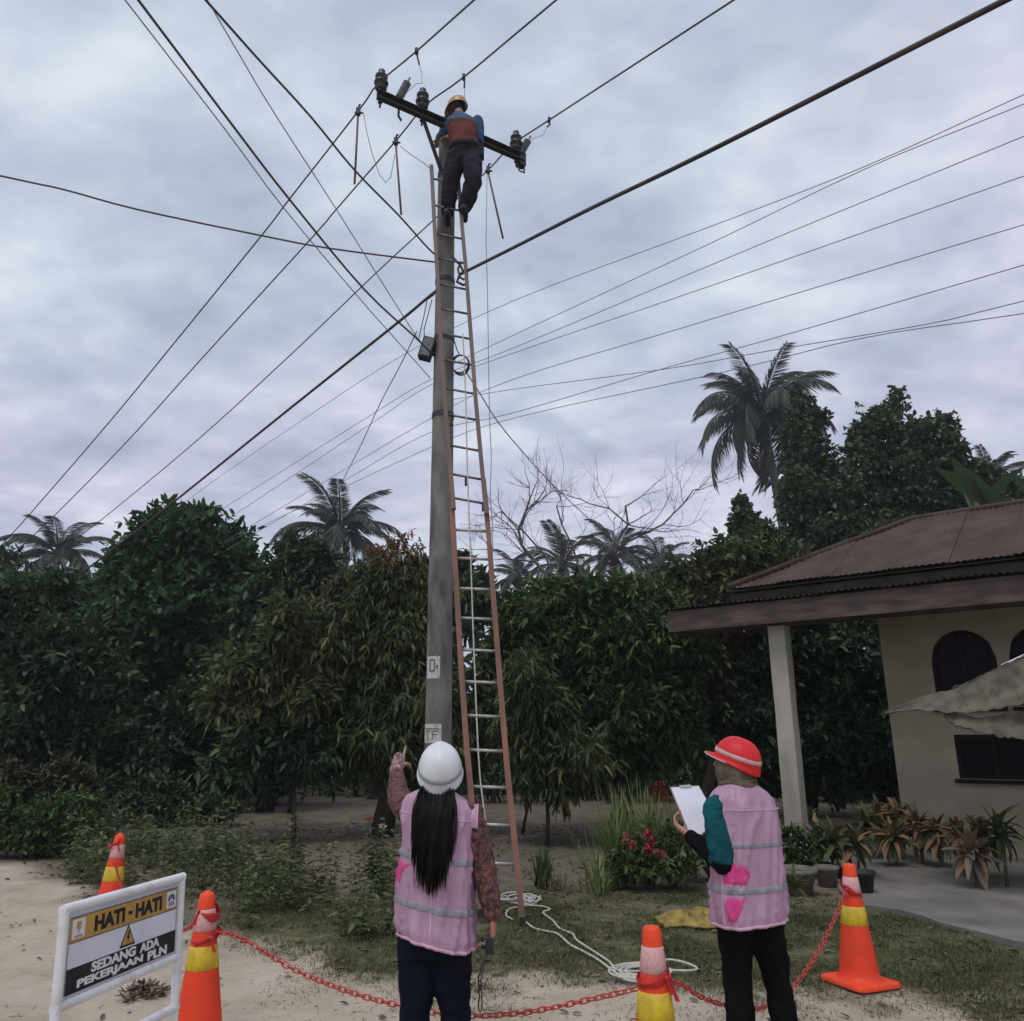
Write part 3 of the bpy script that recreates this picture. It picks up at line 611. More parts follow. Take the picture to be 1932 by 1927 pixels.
# painted number plates on the shaft
def patch(z0, z1, a0, a1, dr, nm, mat, holes=None):
    mb = MB(); rows = []
    for i in range(7):
        z = z0 + (z1 - z0) * i / 6; c = pc(z)
        rows.append([c + Vector((math.sin(a), -math.cos(a), 0)) * (prad(z) + dr) for a in [a0 + (a1 - a0) * j / 10 for j in range(11)]])
    mb.rings(rows, closed=False); return mb.build(nm, mat, pole)
z_ = lambda y: atY(820, y, 8.6).z
p1 = patch(z_(1280), z_(1238), R(-62), R(8), 0.002, 'painted_number', 'paint_white')
p2 = patch(z_(1402), z_(1366), R(-75), R(18), 0.002, 'painted_number', 'paint_white')
def stroke(pp, z0, z1, a0, a1):
    o = patch(z0, z1, a0, a1, 0.004, 'mark', 'concrete_pole'); o.parent = pp
zz = z_(1258)
stroke(p1, zz - 0.05, zz + 0.08, R(-42), R(-36)); stroke(p1, zz - 0.05, zz - 0.035, R(-42), R(-20)); stroke(p1, zz + 0.065, zz + 0.08, R(-36), R(-18)); stroke(p1, zz - 0.05, zz + 0.08, R(-20), R(-14)); stroke(p1, zz - 0.02, zz + 0.02, R(-10), R(0))
zz = z_(1385)
stroke(p2, zz + 0.045, zz + 0.058, R(-66), R(6)); stroke(p2, zz - 0.06, zz + 0.035, R(-48), R(-42)); stroke(p2, zz + 0.022, zz + 0.035, R(-60), R(-30)); stroke(p2, zz - 0.06, zz + 0.03, R(-22), R(-17)); stroke(p2, zz - 0.01, zz, R(-20), R(0)); stroke(p2, zz + 0.022, zz + 0.034, R(-20), R(4))

# ================================================================== WIRES
MV = Vector((0.53, -0.85, 0)).normalized()
def ext(p, q, l): return q + (q - p).normalized() * l
ML = Vector((-0.72, 0.69, 0)).normalized()
def line_thing(name, p0, dr, pix, r, mat, label, mid=None, group=None, tail=(6, 6), cat='wire', bend=None):
    P = [vplane(x, y, p0, dr if (bend is None or k < bend) else ML) for k, (x, y) in enumerate(pix)]
    if mid is not None: P = [v if v is not None else None for v in P]
    P = [ext(P[1], P[0], tail[0])] * (1 if tail[0] else 0) + P + [ext(P[-2], P[-1], tail[1])] * (1 if tail[1] else 0)
    return wire(name, P, r, mat, label, cat, group)
G1 = 'conductors of the pole line'
p = INS[1]; line_thing('power_line', p, MV, [(895, 0), (786, 97), (712, 160), (676, 210), (546, 376), (494, 444), (321, 657), (206, 797), (60, 966), (0, 1032)], 0.0105, 'wire', 'leftmost power line, over the left insulator on the crossarm', group=G1, bend=3)
p = INS[2]; line_thing('power_line', p, MV, [(1050, 0), (875, 146), (803, 199), (747, 266), (634, 396), (584, 454), (376, 682), (241, 832), (110, 966), (40, 1032)], 0.0105, 'wire', 'middle power line, over the insulator beside the lineman', group=G1, bend=3)
p = INS[3]; line_thing('power_line', p, MV, [(1385, 0), (1036, 227), (965, 275), (917, 325), (812, 421), (709, 516), (546, 672), (371, 832), (210, 966), (150, 1012)], 0.0105, 'wire', 'right power line, over the insulator at the right crossarm end', group=G1, bend=3)
pl = pc(7.03) + Vector((0.1, -0.12, 0))
line_thing('power_cable', pl, MV, [(1898, 0), (1337, 286), (1120, 391), (966, 469), (888, 508)], 0.0185, 'cable_black', 'thick twisted black cable rising from the pole to the upper right corner', tail=(4, 0.25), cat='cable')
pl2 = pc(6.85) + Vector((-0.1, -0.1, 0))
line_thing('power_cable', pl2, ML, [(826, 547), (800, 568), (747, 612), (546, 772), (316, 957), (250, 1008)], 0.019, 'cable_black', 'thick twisted black cable falling from the pole to the trees at left', tail=(0, 4), cat='cable')
CR = Vector((0.38, 0.92, 0)).normalized(); pa = pc(6.2) + Vector((-0.1, -0.1, 0))
G2 = 'service drops coming over from behind'
line_thing('service_cable', pa, CR, [(261, 0), (446, 246), (546, 376), (687, 546), (782, 635), (815, 668)], 0.011, 'wire', 'heavier of two close service cables running from top left to the pole box', group=G2, tail=(4, 0), cat='cable')
line_thing('service_cable', pa, CR, [(236, 0), (426, 246), (534, 391), (672, 556), (740, 633), (812, 714)], 0.0055, 'wire_grey', 'thin service wire running left of the heavier service cable', group=G2, tail=(4, 0), cat='cable')
line_thing('service_cable', pa, CR, [(388, 0), (486, 110), (586, 220), (669, 321), (752, 406), (800, 460), (826, 486)], 0.0115, 'wire', 'wavy dark cable from the top edge to the pole below the lineman', group=G2, tail=(4, 0), cat='cable')
line_thing('service_cable', pa, CR, [(394, 5), (506, 195), (632, 391), (707, 511), (777, 622), (800, 655)], 0.0055, 'wire_grey', 'thin grey wire branching under the wavy cable toward the service box', group=G2, tail=(4, 0), cat='cable')
line_thing('service_cable', pc(7.2), Vector((4.83, 1.28, 0)).normalized(), [(0, 332), (120, 358), (261, 396), (494, 445), (622, 469), (822, 495)], 0.011, 'wire', 'dark cable sagging from the left edge across to the pole', tail=(4, 0), cat='cable')
line_thing('service_cable', pc(6.1) + Vector((-.12, -.12, 0)), Vector((-0.35, 1, 0)).normalized(), [(786, 626), (755, 690), (717, 762), (680, 842), (647, 907), (630, 950)], 0.008, 'wire_grey', 'thin service drop slanting from the pole box to the palm at left', tail=(0, 5), cat='cable')
line_thing('service_cable', pc(5.6) + Vector((.1, 0, 0)), CR, [(878, 700), (905, 742), (935, 790), (975, 840), (1040, 912), (1110, 978), (1180, 1040)], 0.008, 'wire_grey', 'thin drop wire slanting from the ladder down behind the bare tree', tail=(0, 4), cat='cable')
SD = Vector((0.73, -0.68, 0)).normalized(); sp0 = Vector((-0.5, 13, 0)); G3 = 'thin wires of the line behind the pole'
SW = [([(1916, 186), (1623, 318), (1337, 429), (966, 569), (757, 672), (560, 800), (400, 910), (300, 985)], 'topmost of the thin wires fanning out right of the pole'),
      ([(1916, 203), (1628, 321), (1337, 461), (966, 634), (850, 690)], 'thin wire that meets the topmost one near the right edge'),
      ([(1911, 266), (1447, 456), (966, 658), (812, 717), (702, 782), (411, 966)], 'third thin wire from the top at the right edge'),
      ([(1916, 338), (1337, 541), (996, 657), (812, 727), (697, 802), (451, 966)], 'fourth thin wire from the top at the right edge'),
      ([(1916, 429), (1277, 622), (966, 717), (812, 790), (541, 952)], 'thin wire passing just above the tall palm at right'),
      ([(1916, 505), (1447, 642), (1257, 694), (966, 780), (810, 817), (667, 897), (560, 960)], 'thin wire touching the top of the tall palm at right'),
      ([(1916, 572), (1748, 612), (1452, 662), (1252, 697), (966, 735), (850, 755)], 'thin wire running through the upper fronds of the tall palm'),
      ([(1916, 594), (1623, 639), (1367, 702), (966, 790), (800, 850), (500, 990)], 'lowest thin wire at the right edge, behind the tall palm')]
for k, (pix, lab) in enumerate(SW):
    line_thing('telephone_wire', sp0, SD, pix, 0.0060, 'wire_grey', lab, group=G3, tail=(3, 0 if pix[-1][0] == 850 else 4))
# earthing rods hung on the three conductors, with their leads
def earthing(top, bot, p0, lead, label, lead_r=0.005):
    a = vplane(*top, p0, ML)
    bq = atY(bot[0], bot[1], a.y - 0.05)
    o = thing('earthing_rod', label, 'rod', tuple(a), 'earthing rods clipped to the wires')
    mb = MB(); mb.tube([a - UP * 0.05, bq], 0.014, 8); mb.build('rod', 'rod', o)
    mb = MB(); mb.box(a - UP * 0.01, (0.05, 0.06, 0.09)); mb.tube([a + UP * 0.03, a + UP * 0.08 + MV * 0.02, a + UP * 0.05 + MV * 0.06], 0.012, 6); mb.tube([a + Vector((-.045, 0, -.02)), a + Vector((.06, 0, -.03))], 0.013, 6); mb.build('clamp', 'dark_steel', o, smooth=False)
    if lead:
        mb = MB(); P = [atY(x, y, Y) for x, y, Y in lead]; mb.tube(P, lead_r, 5); mb.build('lead', 'wire_grey', o)
y1 = vplane(676, 210, INS[1], ML).y; y2 = vplane(747, 266, INS[2], ML).y; y3 = vplane(921, 320, INS[3], ML).y
earthing((676, 210), (669, 347), INS[1], [(686, 213, y1), (692, 250, y1), (702, 290, y1), (716, 330, y1), (728, 345, y1), (737, 335, y1), (745, 292, y1)], 'reddish earthing rod hanging from the leftmost wire')
earthing((747, 266), (757, 405), INS[2], [(755, 276, y2), (775, 292, y2), (800, 308, y2), (815, 322, y2)], 'reddish earthing rod hanging from the middle wire')
earthing((921, 320), (949, 450), INS[3], [(919, 330, y3), (917, 450, y3), (920, 560, y3), (922, 700, y3 - .1), (924, 800, y3 - .2), (927, 860, y3 - .2), (925, 940, y3 - .3), (930, 1000, y3 - .4), (928, 1110, y3 - .5), (936, 1250, y3 - .6), (950, 1420, y3 - .8)], 'reddish earthing rod hanging from the right wire beside the ladder')
# tap clamps and their short leads
def tap(px_, p0, lead, label):
    a = vplane(*px_, p0, MV); o = thing('tap_clamp', label, 'clamp', tuple(a), 'tap clamps on the wires')
    mb = MB(); mb.box(a, (0.035, 0.06, 0.05)); mb.tube([a, a - UP * 0.07 + Vector((0.01, 0, 0)), atY(*lead[0], a.y)], 0.011, 6); mb.build('clamp', 'dark_steel', o, smooth=False)
    mb = MB(); mb.tube([atY(x, y, a.y) for x, y in lead], 0.0035, 5); mb.build('lead', 'wire_grey', o)
tap((786, 97), INS[1], [(791, 122), (796, 140), (796, 158), (786, 158), (770, 172), (765, 178)], 'small clamp with a short lead on the leftmost wire')
tap((875, 146), INS[2], [(876, 166), (877, 190), (880, 205)], 'small clamp with a short lead on the wire above the lineman')
tap((1036, 227), INS[3], [(1032, 240), (1025, 255), (1005, 262), (990, 275)], 'small clamp with a short lead on the right wire')

# ================================================================== LADDER
FL, FR_ = Vector((-0.29, 7.53, 0)), Vector((0.086, 7.53, 0))
TL = Vector((-1.02, 8.60, 8.54)); TR = Vector((-0.655, 8.52, 7.9))
LN = (FR_ - FL).cross(TL - FL).normalized()
if LN.y > 0: LN = -LN
def lp(x, y, off=0.0): return onp(x, y, FL, LN) + LN * off
lad = thing('ladder', 'long rust red two section extension ladder leaning on the pole', 'ladder', (-0.10, 7.53, 0))
def rail(pix, off, mat, par, w_=0.052, h_=0.08):
    P = [lp(x, y, off) for x, y in pix]; mb = MB()
    side = (FR_ - FL).normalized(); rr = []
    for i, p in enumerate(P):
        d = (P[min(i + 1, len(P) - 1)] - P[max(i - 1, 0)]).normalized(); sx = (side - d * side.dot(d)).normalized(); n_ = d.cross(sx).normalized()
        rr.append([p + sx * (a * w_ / 2) + n_ * (c * h_ / 2) for a, c in ((-1, -1), (1, -1), (1, -0.6), (0.2, -0.6), (0.2, 0.6), (1, 0.6), (1, 1), (-1, 1))])
    if h_ < 0: pass
    mb.rings(rr, True, (True, True)); return mb.build('rail', mat, par, smooth=False)
low = MB(); low.box(lp(905, 1640), (0.02, 0.02, 0.02)); 
lowleft = [(842, 785), (853, 960), (862, 1120), (871, 1270), (880, 1400), (889, 1500), (899, 1600), (906, 1690), (908, 1722)]
lowright = [(912, 905), (922, 1010), (935, 1180), (946, 1320), (956, 1440), (966, 1540), (975, 1630), (983, 1710), (986, 1742)]
upleft = [(815, 322), (820, 420), (826, 520), (833, 650), (842, 780), (848, 860), (857, 966)]
upright = [(864, 330), (872, 430), (880, 520), (889, 640), (898, 760), (907, 860), (918, 975)]
lo_root = tag(rail(lowleft, 0.0, 'ladder', lad)); rail(lowright, 0.0, 'ladder', lad)
rail(upleft, 0.07, 'ladder_upper', lad, 0.046, 0.06); rail(upright, 0.07, 'ladder_upper', lad, 0.046, 0.06)
def lerp_at(poly, y):
    return float(np.interp(y, [q[1] for q in poly], [q[0] for q in poly]))
for y in (1002, 1055, 1112, 1168, 1228, 1288, 1352, 1417, 1486, 1557, 1630, 1698):
    xl, xr = lerp_at(lowleft, y - 2), lerp_at(lowright, y + 2)
    mb = MB(); mb.tube([lp(xl, y - 2, 0), lp(xr, y + 1, 0)], 0.0145, 8); mb.build('rung', 'alu', lad)
for y in (350, 400, 453, 499, 548, 594, 641, 690, 744, 793, 851, 905, 950):
    xl, xr = lerp_at(upleft, y - 5), lerp_at(upright, y + 4)
    mb = MB(); mb.tube([lp(xl, y - 6, 0.06), lp(xr, y + 5, 0.06)], 0.0135, 8); mb.build('rung', 'alu_dark', lad)
for (x, y) in ((880, 912), (912, 960), (853, 800)):
    mb = MB(); mb.box(lp(x, y, 0.05), (0.03, 0.05, 0.09)); mb.build('latch', 'dark_steel', lad, smooth=False)
for pix in ((907, 1722), (986, 1742)):
    p = lp(*pix); mb = MB(); mb.box(Vector((p.x, p.y, max(p.z, 0.03) + 0.0)), (0.05, 0.09, 0.07)); mb.build('foot', 'boot', lad, smooth=False)
wire('ladder_rope', [lp(x, y, 0.10) for x, y in ((874, 640), (877, 700), (880, 770), (882, 870), (885, 960), (889, 1060), (893, 1180), (899, 1330), (905, 1450), (914, 1530), (924, 1600))] + [lp(933, 1650, 0.08), gp(940, 1692, 0.03), gp(955, 1690, 0.03)], 0.0075, 'rope', 'pale rope hanging straight down inside the ladder', 'rope')
GR = lambda pts: [gp(x, y, 0.022) for x, y in pts]
loops = []
for k in range(5):
    cx, cy = 968 + 9 * k, 1693 + 3 * (k % 3); loops += [(cx + (24 - 3 * k) * math.cos(a) * (1.4 if k == 4 else 1), cy + (9 - k) * math.sin(a)) for a in [2 * math.pi * j / 9 for j in range(9)]]
wire('rope', GR([(950, 1700)] + loops + [(1020, 1690), (1010, 1704), (985, 1710), (960, 1716), (955, 1728), (968, 1735)]), 0.009, 'rope', 'tangled pale rope heap at the ladder foot', 'rope', sub=3)
wire('rope', GR([(985, 1733), (1005, 1750), (1030, 1757), (1052, 1762), (1075, 1782), (1100, 1795), (1130, 1812), (1160, 1835), (1180, 1848), (1205, 1852), (1240, 1850)]), 0.009, 'rope', 'front strand of pale rope trailing from ladder over the grass', 'rope')
coil = [(1205 + (56 - 4 * k) * math.cos(a + .4 * k) + 6 * k, 1832 + (15 - 2 * k) * math.sin(a + .4 * k)) for k in range(4) for a in [2 * math.pi * j / 12 for j in range(12)]]
wire('rope', GR([(985, 1708), (1022, 1710), (1038, 1716), (1024, 1722), (1042, 1736), (1056, 1752), (1080, 1762), (1088, 1774), (1120, 1795), (1150, 1815), (1170, 1832)] + coil + [(1255, 1812), (1290, 1816), (1316, 1828), (1290, 1832), (1240, 1828)]), 0.009, 'rope', 'rear strand of pale rope ending in a loose coil by the middle cone', 'rope', sub=3)

# ================================================================== TRAFFIC CONES
CH = 0.72
def crad(z):       # outer radius of the cone wall at height z
    return 0.128 + (0.036 - 0.128) * (z - 0.03) / (CH - 0.03)
def make_cone(loc, rz, lean, label, flat_top=False):
    o = thing('traffic_cone', label, 'traffic cone', tuple(loc), 'traffic cones of the cordon', rz)
    o.rotation_euler = (lean[0], lean[1], rz)
    mb = MB(); q = 0.185; c_ = 0.045; rr = []
    outl = []
    for sx, sy in ((1, 1), (-1, 1), (-1, -1), (1, -1)):
        a0 = math.atan2(sy, sx) - math.pi / 4
        for j in range(4):
            a = a0 + math.pi / 2 * j / 3; outl.append(((q - c_) * sx + c_ * math.cos(a), (q - c_) * sy + c_ * math.sin(a)))
    for s_, z in ((1.0, 0.0), (1.0, 0.016), (0.97, 0.026), (0.90, 0.03)): rr.append([Vector((x * s_, y * s_, z)) for x, y in outl])
    mb.rings(rr, True, (True, True)); mb.build('base', 'orange_cap', o, world=False, angle=40)
    mb = MB(); prof = [(0.15, 0.029), (0.138, 0.036), (crad(0.06), 0.06)] + [(crad(z), z) for z in np.linspace(0.1, CH - 0.07, 12)]
    mb.lathe((0, 0, 0), prof, 32); mb.build('body', 'orange', o, world=False)
    mb = MB(); z0 = CH - 0.07
    mb.lathe((0, 0, 0), [(crad(z0) + 0.001, z0 - 0.005), (crad(z0 + .02) + 0.002, z0 + 0.02), (crad(CH - .012) + .002, CH - 0.012), (crad(CH) - 0.002, CH - 0.002), (crad(CH) - 0.012, CH)] + ([(0.018, CH - 0.002)] if flat_top else [(0.016, CH + 0.008), (0.008, CH + 0.012)]), 24, cap=(False, True))
    mb.build('cap', 'orange_cap', o, world=False)
    for (f0, f1, mt) in ((0.535, 0.64, 'band_white'), (0.35, 0.462, 'band_yellow')):
        mb = MB(); mb.lathe((0, 0, 0), [(crad(z) + d, z) for z, d in ((f0, 0.0), (f0 + .002, 0.0022), (f1 - .002, 0.0022), (f1, 0.0))], 32); mb.build('reflective_band', mt, o, world=False)
    return o
def cone_at(topx, topy):
    p = atY(topx, topy, 5.0); d = ray(topx, topy); t_ = (CH - CAMZ) / d.z
    return Vector((d.x * t_, d.y * t_, 0))
KL = cone_at(398, 1684); KM = cone_at(1229, 1747); KR = cone_at(1599, 1630); KF = cone_at(221, 1575)
make_cone(KL, R(12), (0, R(-1.5), 0), 'orange cone right beside the white warning sign')
make_cone(KM, R(5), (0, 0, 0), 'orange cone between the two pink vests, in front of the rope coil', True)
make_cone(KR, R(24), (0, R(1), 0), 'orange cone with its whole base in view, by the terrace', True)
make_cone(KF, R(30), (0, R(2), 0), 'smaller looking orange cone behind the white warning sign')

# ================================================================== RED CHAIN BETWEEN THE CONES
def link_mesh():
    mb = MB(); n_ = 12; P = []
    for j in range(n_):
        a = 2 * math.pi * j / n_; x = 0.0115 * math.cos(a); y = 0.0115 * math.sin(a)
        P.append(Vector((x, y + (0.0125 if math.sin(a) > 0 else -0.0125), 0)))
    k = 5; vs = []; fs = []
    for i, p in enumerate(P):
        d = (P[(i + 1) % n_] - P[i - 1]).normalized(); s_ = d.cross(UP)
        for q in range(k):
            a = 2 * math.pi * q / k; vs.append(p + s_ * (0.0036 * math.cos(a)) + UP * (0.0036 * math.sin(a)))
    for i in range(n_):
        for q in range(k): fs.append((i * k + q, ((i + 1) % n_) * k + q, ((i + 1) % n_) * k + (q + 1) % k, i * k + (q + 1) % k))
    mb.add(vs, fs); me = bpy.data.meshes.new('link'); me.from_pydata(mb.v, [], mb.f); me.update()
    me.polygons.foreach_set('use_smooth', [True] * len(me.polygons)); me.materials.append(M['chain']); return me
LINK = link_mesh()
def chain(pts, label, wraps):
    P = [Vector(p) for p in pts]; Q = []
    for i in range(len(P) - 1):
        p0, p1, p2, p3 = P[max(i - 1, 0)], P[i], P[i + 1], P[min(i + 2, len(P) - 1)]
        for j in range(24):
            t_ = j / 24; Q.append(0.5 * ((2 * p1) + (p2 - p0) * t_ + (2 * p0 - 5 * p1 + 4 * p2 - p3) * t_ ** 2 + (3 * p1 - p0 - 3 * p2 + p3) * t_ ** 3))
    Q.append(P[-1]); o = thing('chain', label, 'chain', tuple(P[0]), 'red chains hung between the cones')
    step = 0.0355; acc = 0.0; k = 0
    for a, b_ in zip(Q[:-1], Q[1:]):
        l = (b_ - a).length; d = (b_ - a).normalized()
        while acc < l:
            c = a + d * acc; x = d.cross(UP).normalized(); z = x.cross(d)
            rot = Matrix((x, d, z)).transposed().to_4x4() @ Matrix.Rotation((R(48) if k % 2 else R(-42)) + random.uniform(-.25, .25), 4, 'Y')
            lk = bpy.data.objects.new('link', LINK); COL.objects.link(lk); lk.parent = o
            lk.matrix_local = Matrix.Translation(c - P[0]) @ rot; acc += step; k += 1
        acc -= l
    for wp in wraps: wp(o)
    return o
def wrapper(K, z, tails=2, sd=1, seed=1):
    def f(o):
        rs = random.Random(seed); mb = MB(); rows = []
        for j in range(25):
            a = 2 * math.pi * j / 24; zz = z + 0.030 * math.sin(a + sd) ; r_ = crad(zz) + 0.006
            row = []
            for q, (dr, dz_) in enumerate(((-.003, -.017), (.003, -.009), (.000, 0), (.004, .008), (-.003, .016))):
                row.append(K + Vector(((r_ + dr + .004 * rs.random()) * math.cos(a), (r_ + dr + .004 * rs.random()) * math.sin(a), zz + dz_ * (1.0 + .5 * math.sin(3 * a + seed)))))
            rows.append(row)
        rows[-1] = rows[0]
        mb.rings(rows, closed=False)
        for q in range(tails):
            a = -math.pi / 2 + sd * (0.7 + .35 * q); c = K + Vector(((crad(z) + .012) * math.cos(a), (crad(z) + .012) * math.sin(a), z))
            mb.ball(c, (.013, .010, .014), 10, 7)
            rows = []
            for i in range(6):
                t_ = i / 5; cc = c + Vector((sd * .022 * t_ * (1 + q * .4), -.008 * t_, -.06 * t_ - .03 * t_ * q)); ww = .007 + .004 * t_
                rows.append([cc + Vector((-ww, 0, .004 * math.sin(5 * t_))), cc + Vector((0, -.008, 0)), cc + Vector((ww, .002, -.006))])
            mb.rings(rows, closed=False)
        mb.build('tape_knot', 'red_tape', o)
    return f
def edge_pt(K, toward, z, extra=0.012):
    d = Vector((toward.x - K.x, toward.y - K.y, 0)).normalized(); return Vector((K.x, K.y, z)) + d * (crad(z) + extra)
def sagline(a, b_, low, pos, n_=9):
    """hanging curve from a to b whose lowest point has height low at fraction pos"""
    P = []
    for i in range(n_):
        s_ = i / (n_ - 1); p = a.lerp(b_, s_)
        p.z = low + (a.z - low) * ((pos - s_) / pos) ** 2 if s_ < pos else low + (b_.z - low) * ((s_ - pos) / (1 - pos)) ** 2
        P.append(p)
    return P
def chz(x, y, K1, K2): return vplane(x, y, K1, Vector((K2.x - K1.x, K2.y - K1.y, 0)).normalized())
c1 = [edge_pt(KL, KM, 0.525)] + [chz(x, y, KL, KM) for x, y in ((450, 1768), (500, 1797), (560, 1832), (660, 1872), (755, 1898), (830, 1912), (900, 1917), (1000, 1909), (1100, 1889))] + [edge_pt(KM, KL, 0.462, -0.008)]
chain(c1, 'red plastic chain sagging from the sign side cone to the middle cone', [wrapper(KL, 0.50, 1, 1, 3)])
c2 = [edge_pt(KM, KR, 0.47)] + [chz(x, y, KM, KR) for x, y in ((1285, 1857), (1320, 1880), (1370, 1897), (1430, 1903), (1480, 1878), (1520, 1832), (1555, 1775))] + [edge_pt(KR, KM, 0.55)]
chain(c2, 'red plastic chain between the middle cone and the terrace side cone', [wrapper(KM, 0.52, 2, 1, 5), wrapper(KR, 0.565, 1, -1, 8)])
c3 = sagline(edge_pt(KF, KL, 0.50), edge_pt(KL, KF, 0.58), 0.26, 0.42)
chain(c3, 'red plastic chain running behind the warning sign to the far cone', [wrapper(KF, 0.655, 1, 1, 9), wrapper(KL, 0.63, 1, -1, 4)])

# ================================================================== WARNING SIGN
SA = Vector((-1.50, 2.93, 0)); SB = Vector((-1.365, 3.57, 0)); SX = (SB - SA).normalized(); SN = Vector((SX.y, -SX.x, 0)); SW_ = (SB - SA).length
sign = thing('warning_sign', 'white framed caution sign board standing on the sandy road', 'sign', tuple((SA + SB) / 2))
SU = (UP - SN * 0.062).normalized()
def S(a, z, n_=0.0): return SA + SN * 0.062 + SX * a + SU * z + SN * n_
def sbox(nm, a0, a1, z0, z1, n0, n1, mat, par=None, sm=False):
    mb = MB(); mb.box(S((a0 + a1) / 2, (z0 + z1) / 2, (n0 + n1) / 2), (a1 - a0, n1 - n0, z1 - z0), (SX, SN, SU)); return mb.build(nm, mat, par or sign, smooth=sm)
for a in (0.0, SW_):
    mb = MB(); mb.tube([S(a, 0.0), S(a, 1.0)], 0.0165, 12); mb.build('post', 'sign_white', sign, angle=50)
    mb = MB(); mb.tube([S(a, 0.017, -0.24), S(a, 0.017, 0.24)], 0.016, 10); mb.build('foot', 'sign_white', sign, angle=50)
for z in (0.995, 0.702, 0.52):
    mb = MB(); mb.tube([S(-0.012, z), S(SW_ + 0.012, z)], 0.0168, 12); mb.build('crossbar', 'sign_white', sign, angle=50)
pan = sbox('panel', 0.014, SW_ - 0.014, 0.72, 0.98, -0.006, 0.004, 'sign_panel')
x0, x1 = 0.026, SW_ - 0.030
z_t, z_g, z_b, z_0 = 0.962, 0.884, 0.806, 0.728
sbox('gold_band', x0, x1, z_g, z_t, 0.004, 0.0055, 'sign_gold', pan); sbox('white_band', x0, x1, z_b, z_g, 0.004, 0.0052, 'paper', pan); sbox('black_band', x0, x1, z_0, z_b, 0.004, 0.0055, 'sign_black', pan)
for z in (z_g, z_t): sbox('rule', x0, x1, z - 0.0012, z + 0.0012, 0.0055, 0.0062, 'sign_black', pan)
for a in (x0, x1): sbox('rule', a - 0.001, a + 0.001, z_0, z_t, 0.0055, 0.0062, 'board_brown', pan)
def text(nm, body, cx, cz, wdt, hgt, mat, par, off=0.0, n0=0.0060, shear=0.0):
    cu = bpy.data.curves.new(nm, 'FONT'); cu.body = body; cu.align_x = 'CENTER'; cu.align_y = 'CENTER'; cu.size = 1.0; cu.offset = off; cu.extrude = 0.004; cu.shear = shear; cu.resolution_u = 4
    tmp = bpy.data.objects.new(nm, cu); COL.objects.link(tmp)
    dg = bpy.context.evaluated_depsgraph_get(); me = bpy.data.meshes.new_from_object(tmp.evaluated_get(dg)); bpy.data.objects.remove(tmp)
    vs = np.array([v.co[:] for v in me.vertices]); mn, mx_ = vs.min(0), vs.max(0); cc = (mn + mx_) / 2
    sx, sy = wdt / (mx_[0] - mn[0]), hgt / (mx_[1] - mn[1]); bo = base_of(par)
    for v in me.vertices:
        q = S(cx + (v.co.x - cc[0]) * sx, cz + (v.co.y - cc[1]) * sy, n0 + (0.0012 if v.co.z > 0 else 0.0)) - bo; v.co = q
    me.materials.clear(); me.update(); return link(nm, me, mat, par)
TC = (x0 + x1) / 2 + 0.010
text('lettering', 'HATI', TC - 0.110, (z_g + z_t) / 2, 0.158, 0.050, 'sign_black', pan, 0.045)
text('lettering', '-', TC, (z_g + z_t) / 2, 0.022, 0.011, 'sign_black', pan, 0.045)
text('lettering', 'HATI', TC + 0.110, (z_g + z_t) / 2, 0.158, 0.050, 'sign_black', pan, 0.045)
text('lettering', 'SEDANG', TC - 0.072, z_0 + 0.0585, 0.235, 0.032, 'ink_white', pan, 0.045)
text('lettering', 'ADA', TC + 0.128, z_0 + 0.0585, 0.118, 0.032, 'ink_white', pan, 0.045)
text('lettering', 'PEKERJAAN', TC - 0.082, z_0 + 0.0205, 0.345, 0.032, 'ink_white', pan, 0.045)
text('lettering', 'PLN', TC + 0.178, z_0 + 0.0205, 0.118, 0.032, 'ink_white', pan, 0.045)
for a, k in ((x0 + 0.042, 0), (x1 - 0.040, 1)):
    sbox('logo_plate', a - 0.030, a + 0.030, z_g + 0.010, z_t - 0.008, 0.0056, 0.0066, 'paper', pan)
    mb = MB(); zc = (z_g + z_t) / 2
    if k == 0:
        mb.add([S(a + u, zc + v, 0.0076) for u, v in ((-.010, .026), (.014, .020), (.004, .006), (.012, .004), (-.006, -.018), (0, 0), (-.012, .002))], [(0, 1, 2), (2, 3, 5), (3, 4, 5), (0, 2, 5, 6)])
        mb.box(S(a, zc - 0.022, 0.0072), (0.040, 0.0008, 0.006), (SX, SN, SU)); mb.build('logo', 'sign_gold', pan, smooth=False)
    else:
        for j in range(8):
            a0 = math.pi * j / 8; a1_ = math.pi * (j + .8) / 8
            mb.add([S(a + r_ * math.cos(q), zc + r_ * math.sin(q) * .9, 0.0076) for q, r_ in ((a0, .015), (a0, .024), (a1_, .024), (a1_, .015))], [(0, 1, 2, 3)])
        mb.add([S(a + u, zc + v, 0.0078) for u, v in ((-.024, -.002), (0, .016), (.024, -.002), (.014, -.004), (0, .008), (-.014, -.004))], [(0, 1, 4, 5), (1, 2, 3, 4)])
        for u in (-.012, 0, .012): mb.box(S(a + u, zc - 0.014, 0.0074), (0.006, 0.0008, 0.016), (SX, SN, SU))
        mb.build('logo', 'arrester', pan, smooth=False)
tcx, tcz = (x0 + x1) / 2 + 0.005, z_b + 0.040
def tri(nm, s_, n_, mat):
    mb = MB(); P = [(0, .038 * s_), (.043 * s_, -.034 * s_), (-.043 * s_, -.034 * s_)]
    mb.add([S(tcx + a, tcz + z, n_) for a, z in P] + [S(tcx + a, tcz + z, n_ - .0008) for a, z in P], [(0, 2, 1), (0, 1, 4, 3), (1, 2, 5, 4), (2, 0, 3, 5)]); return mb.build(nm, mat, pan, smooth=False)
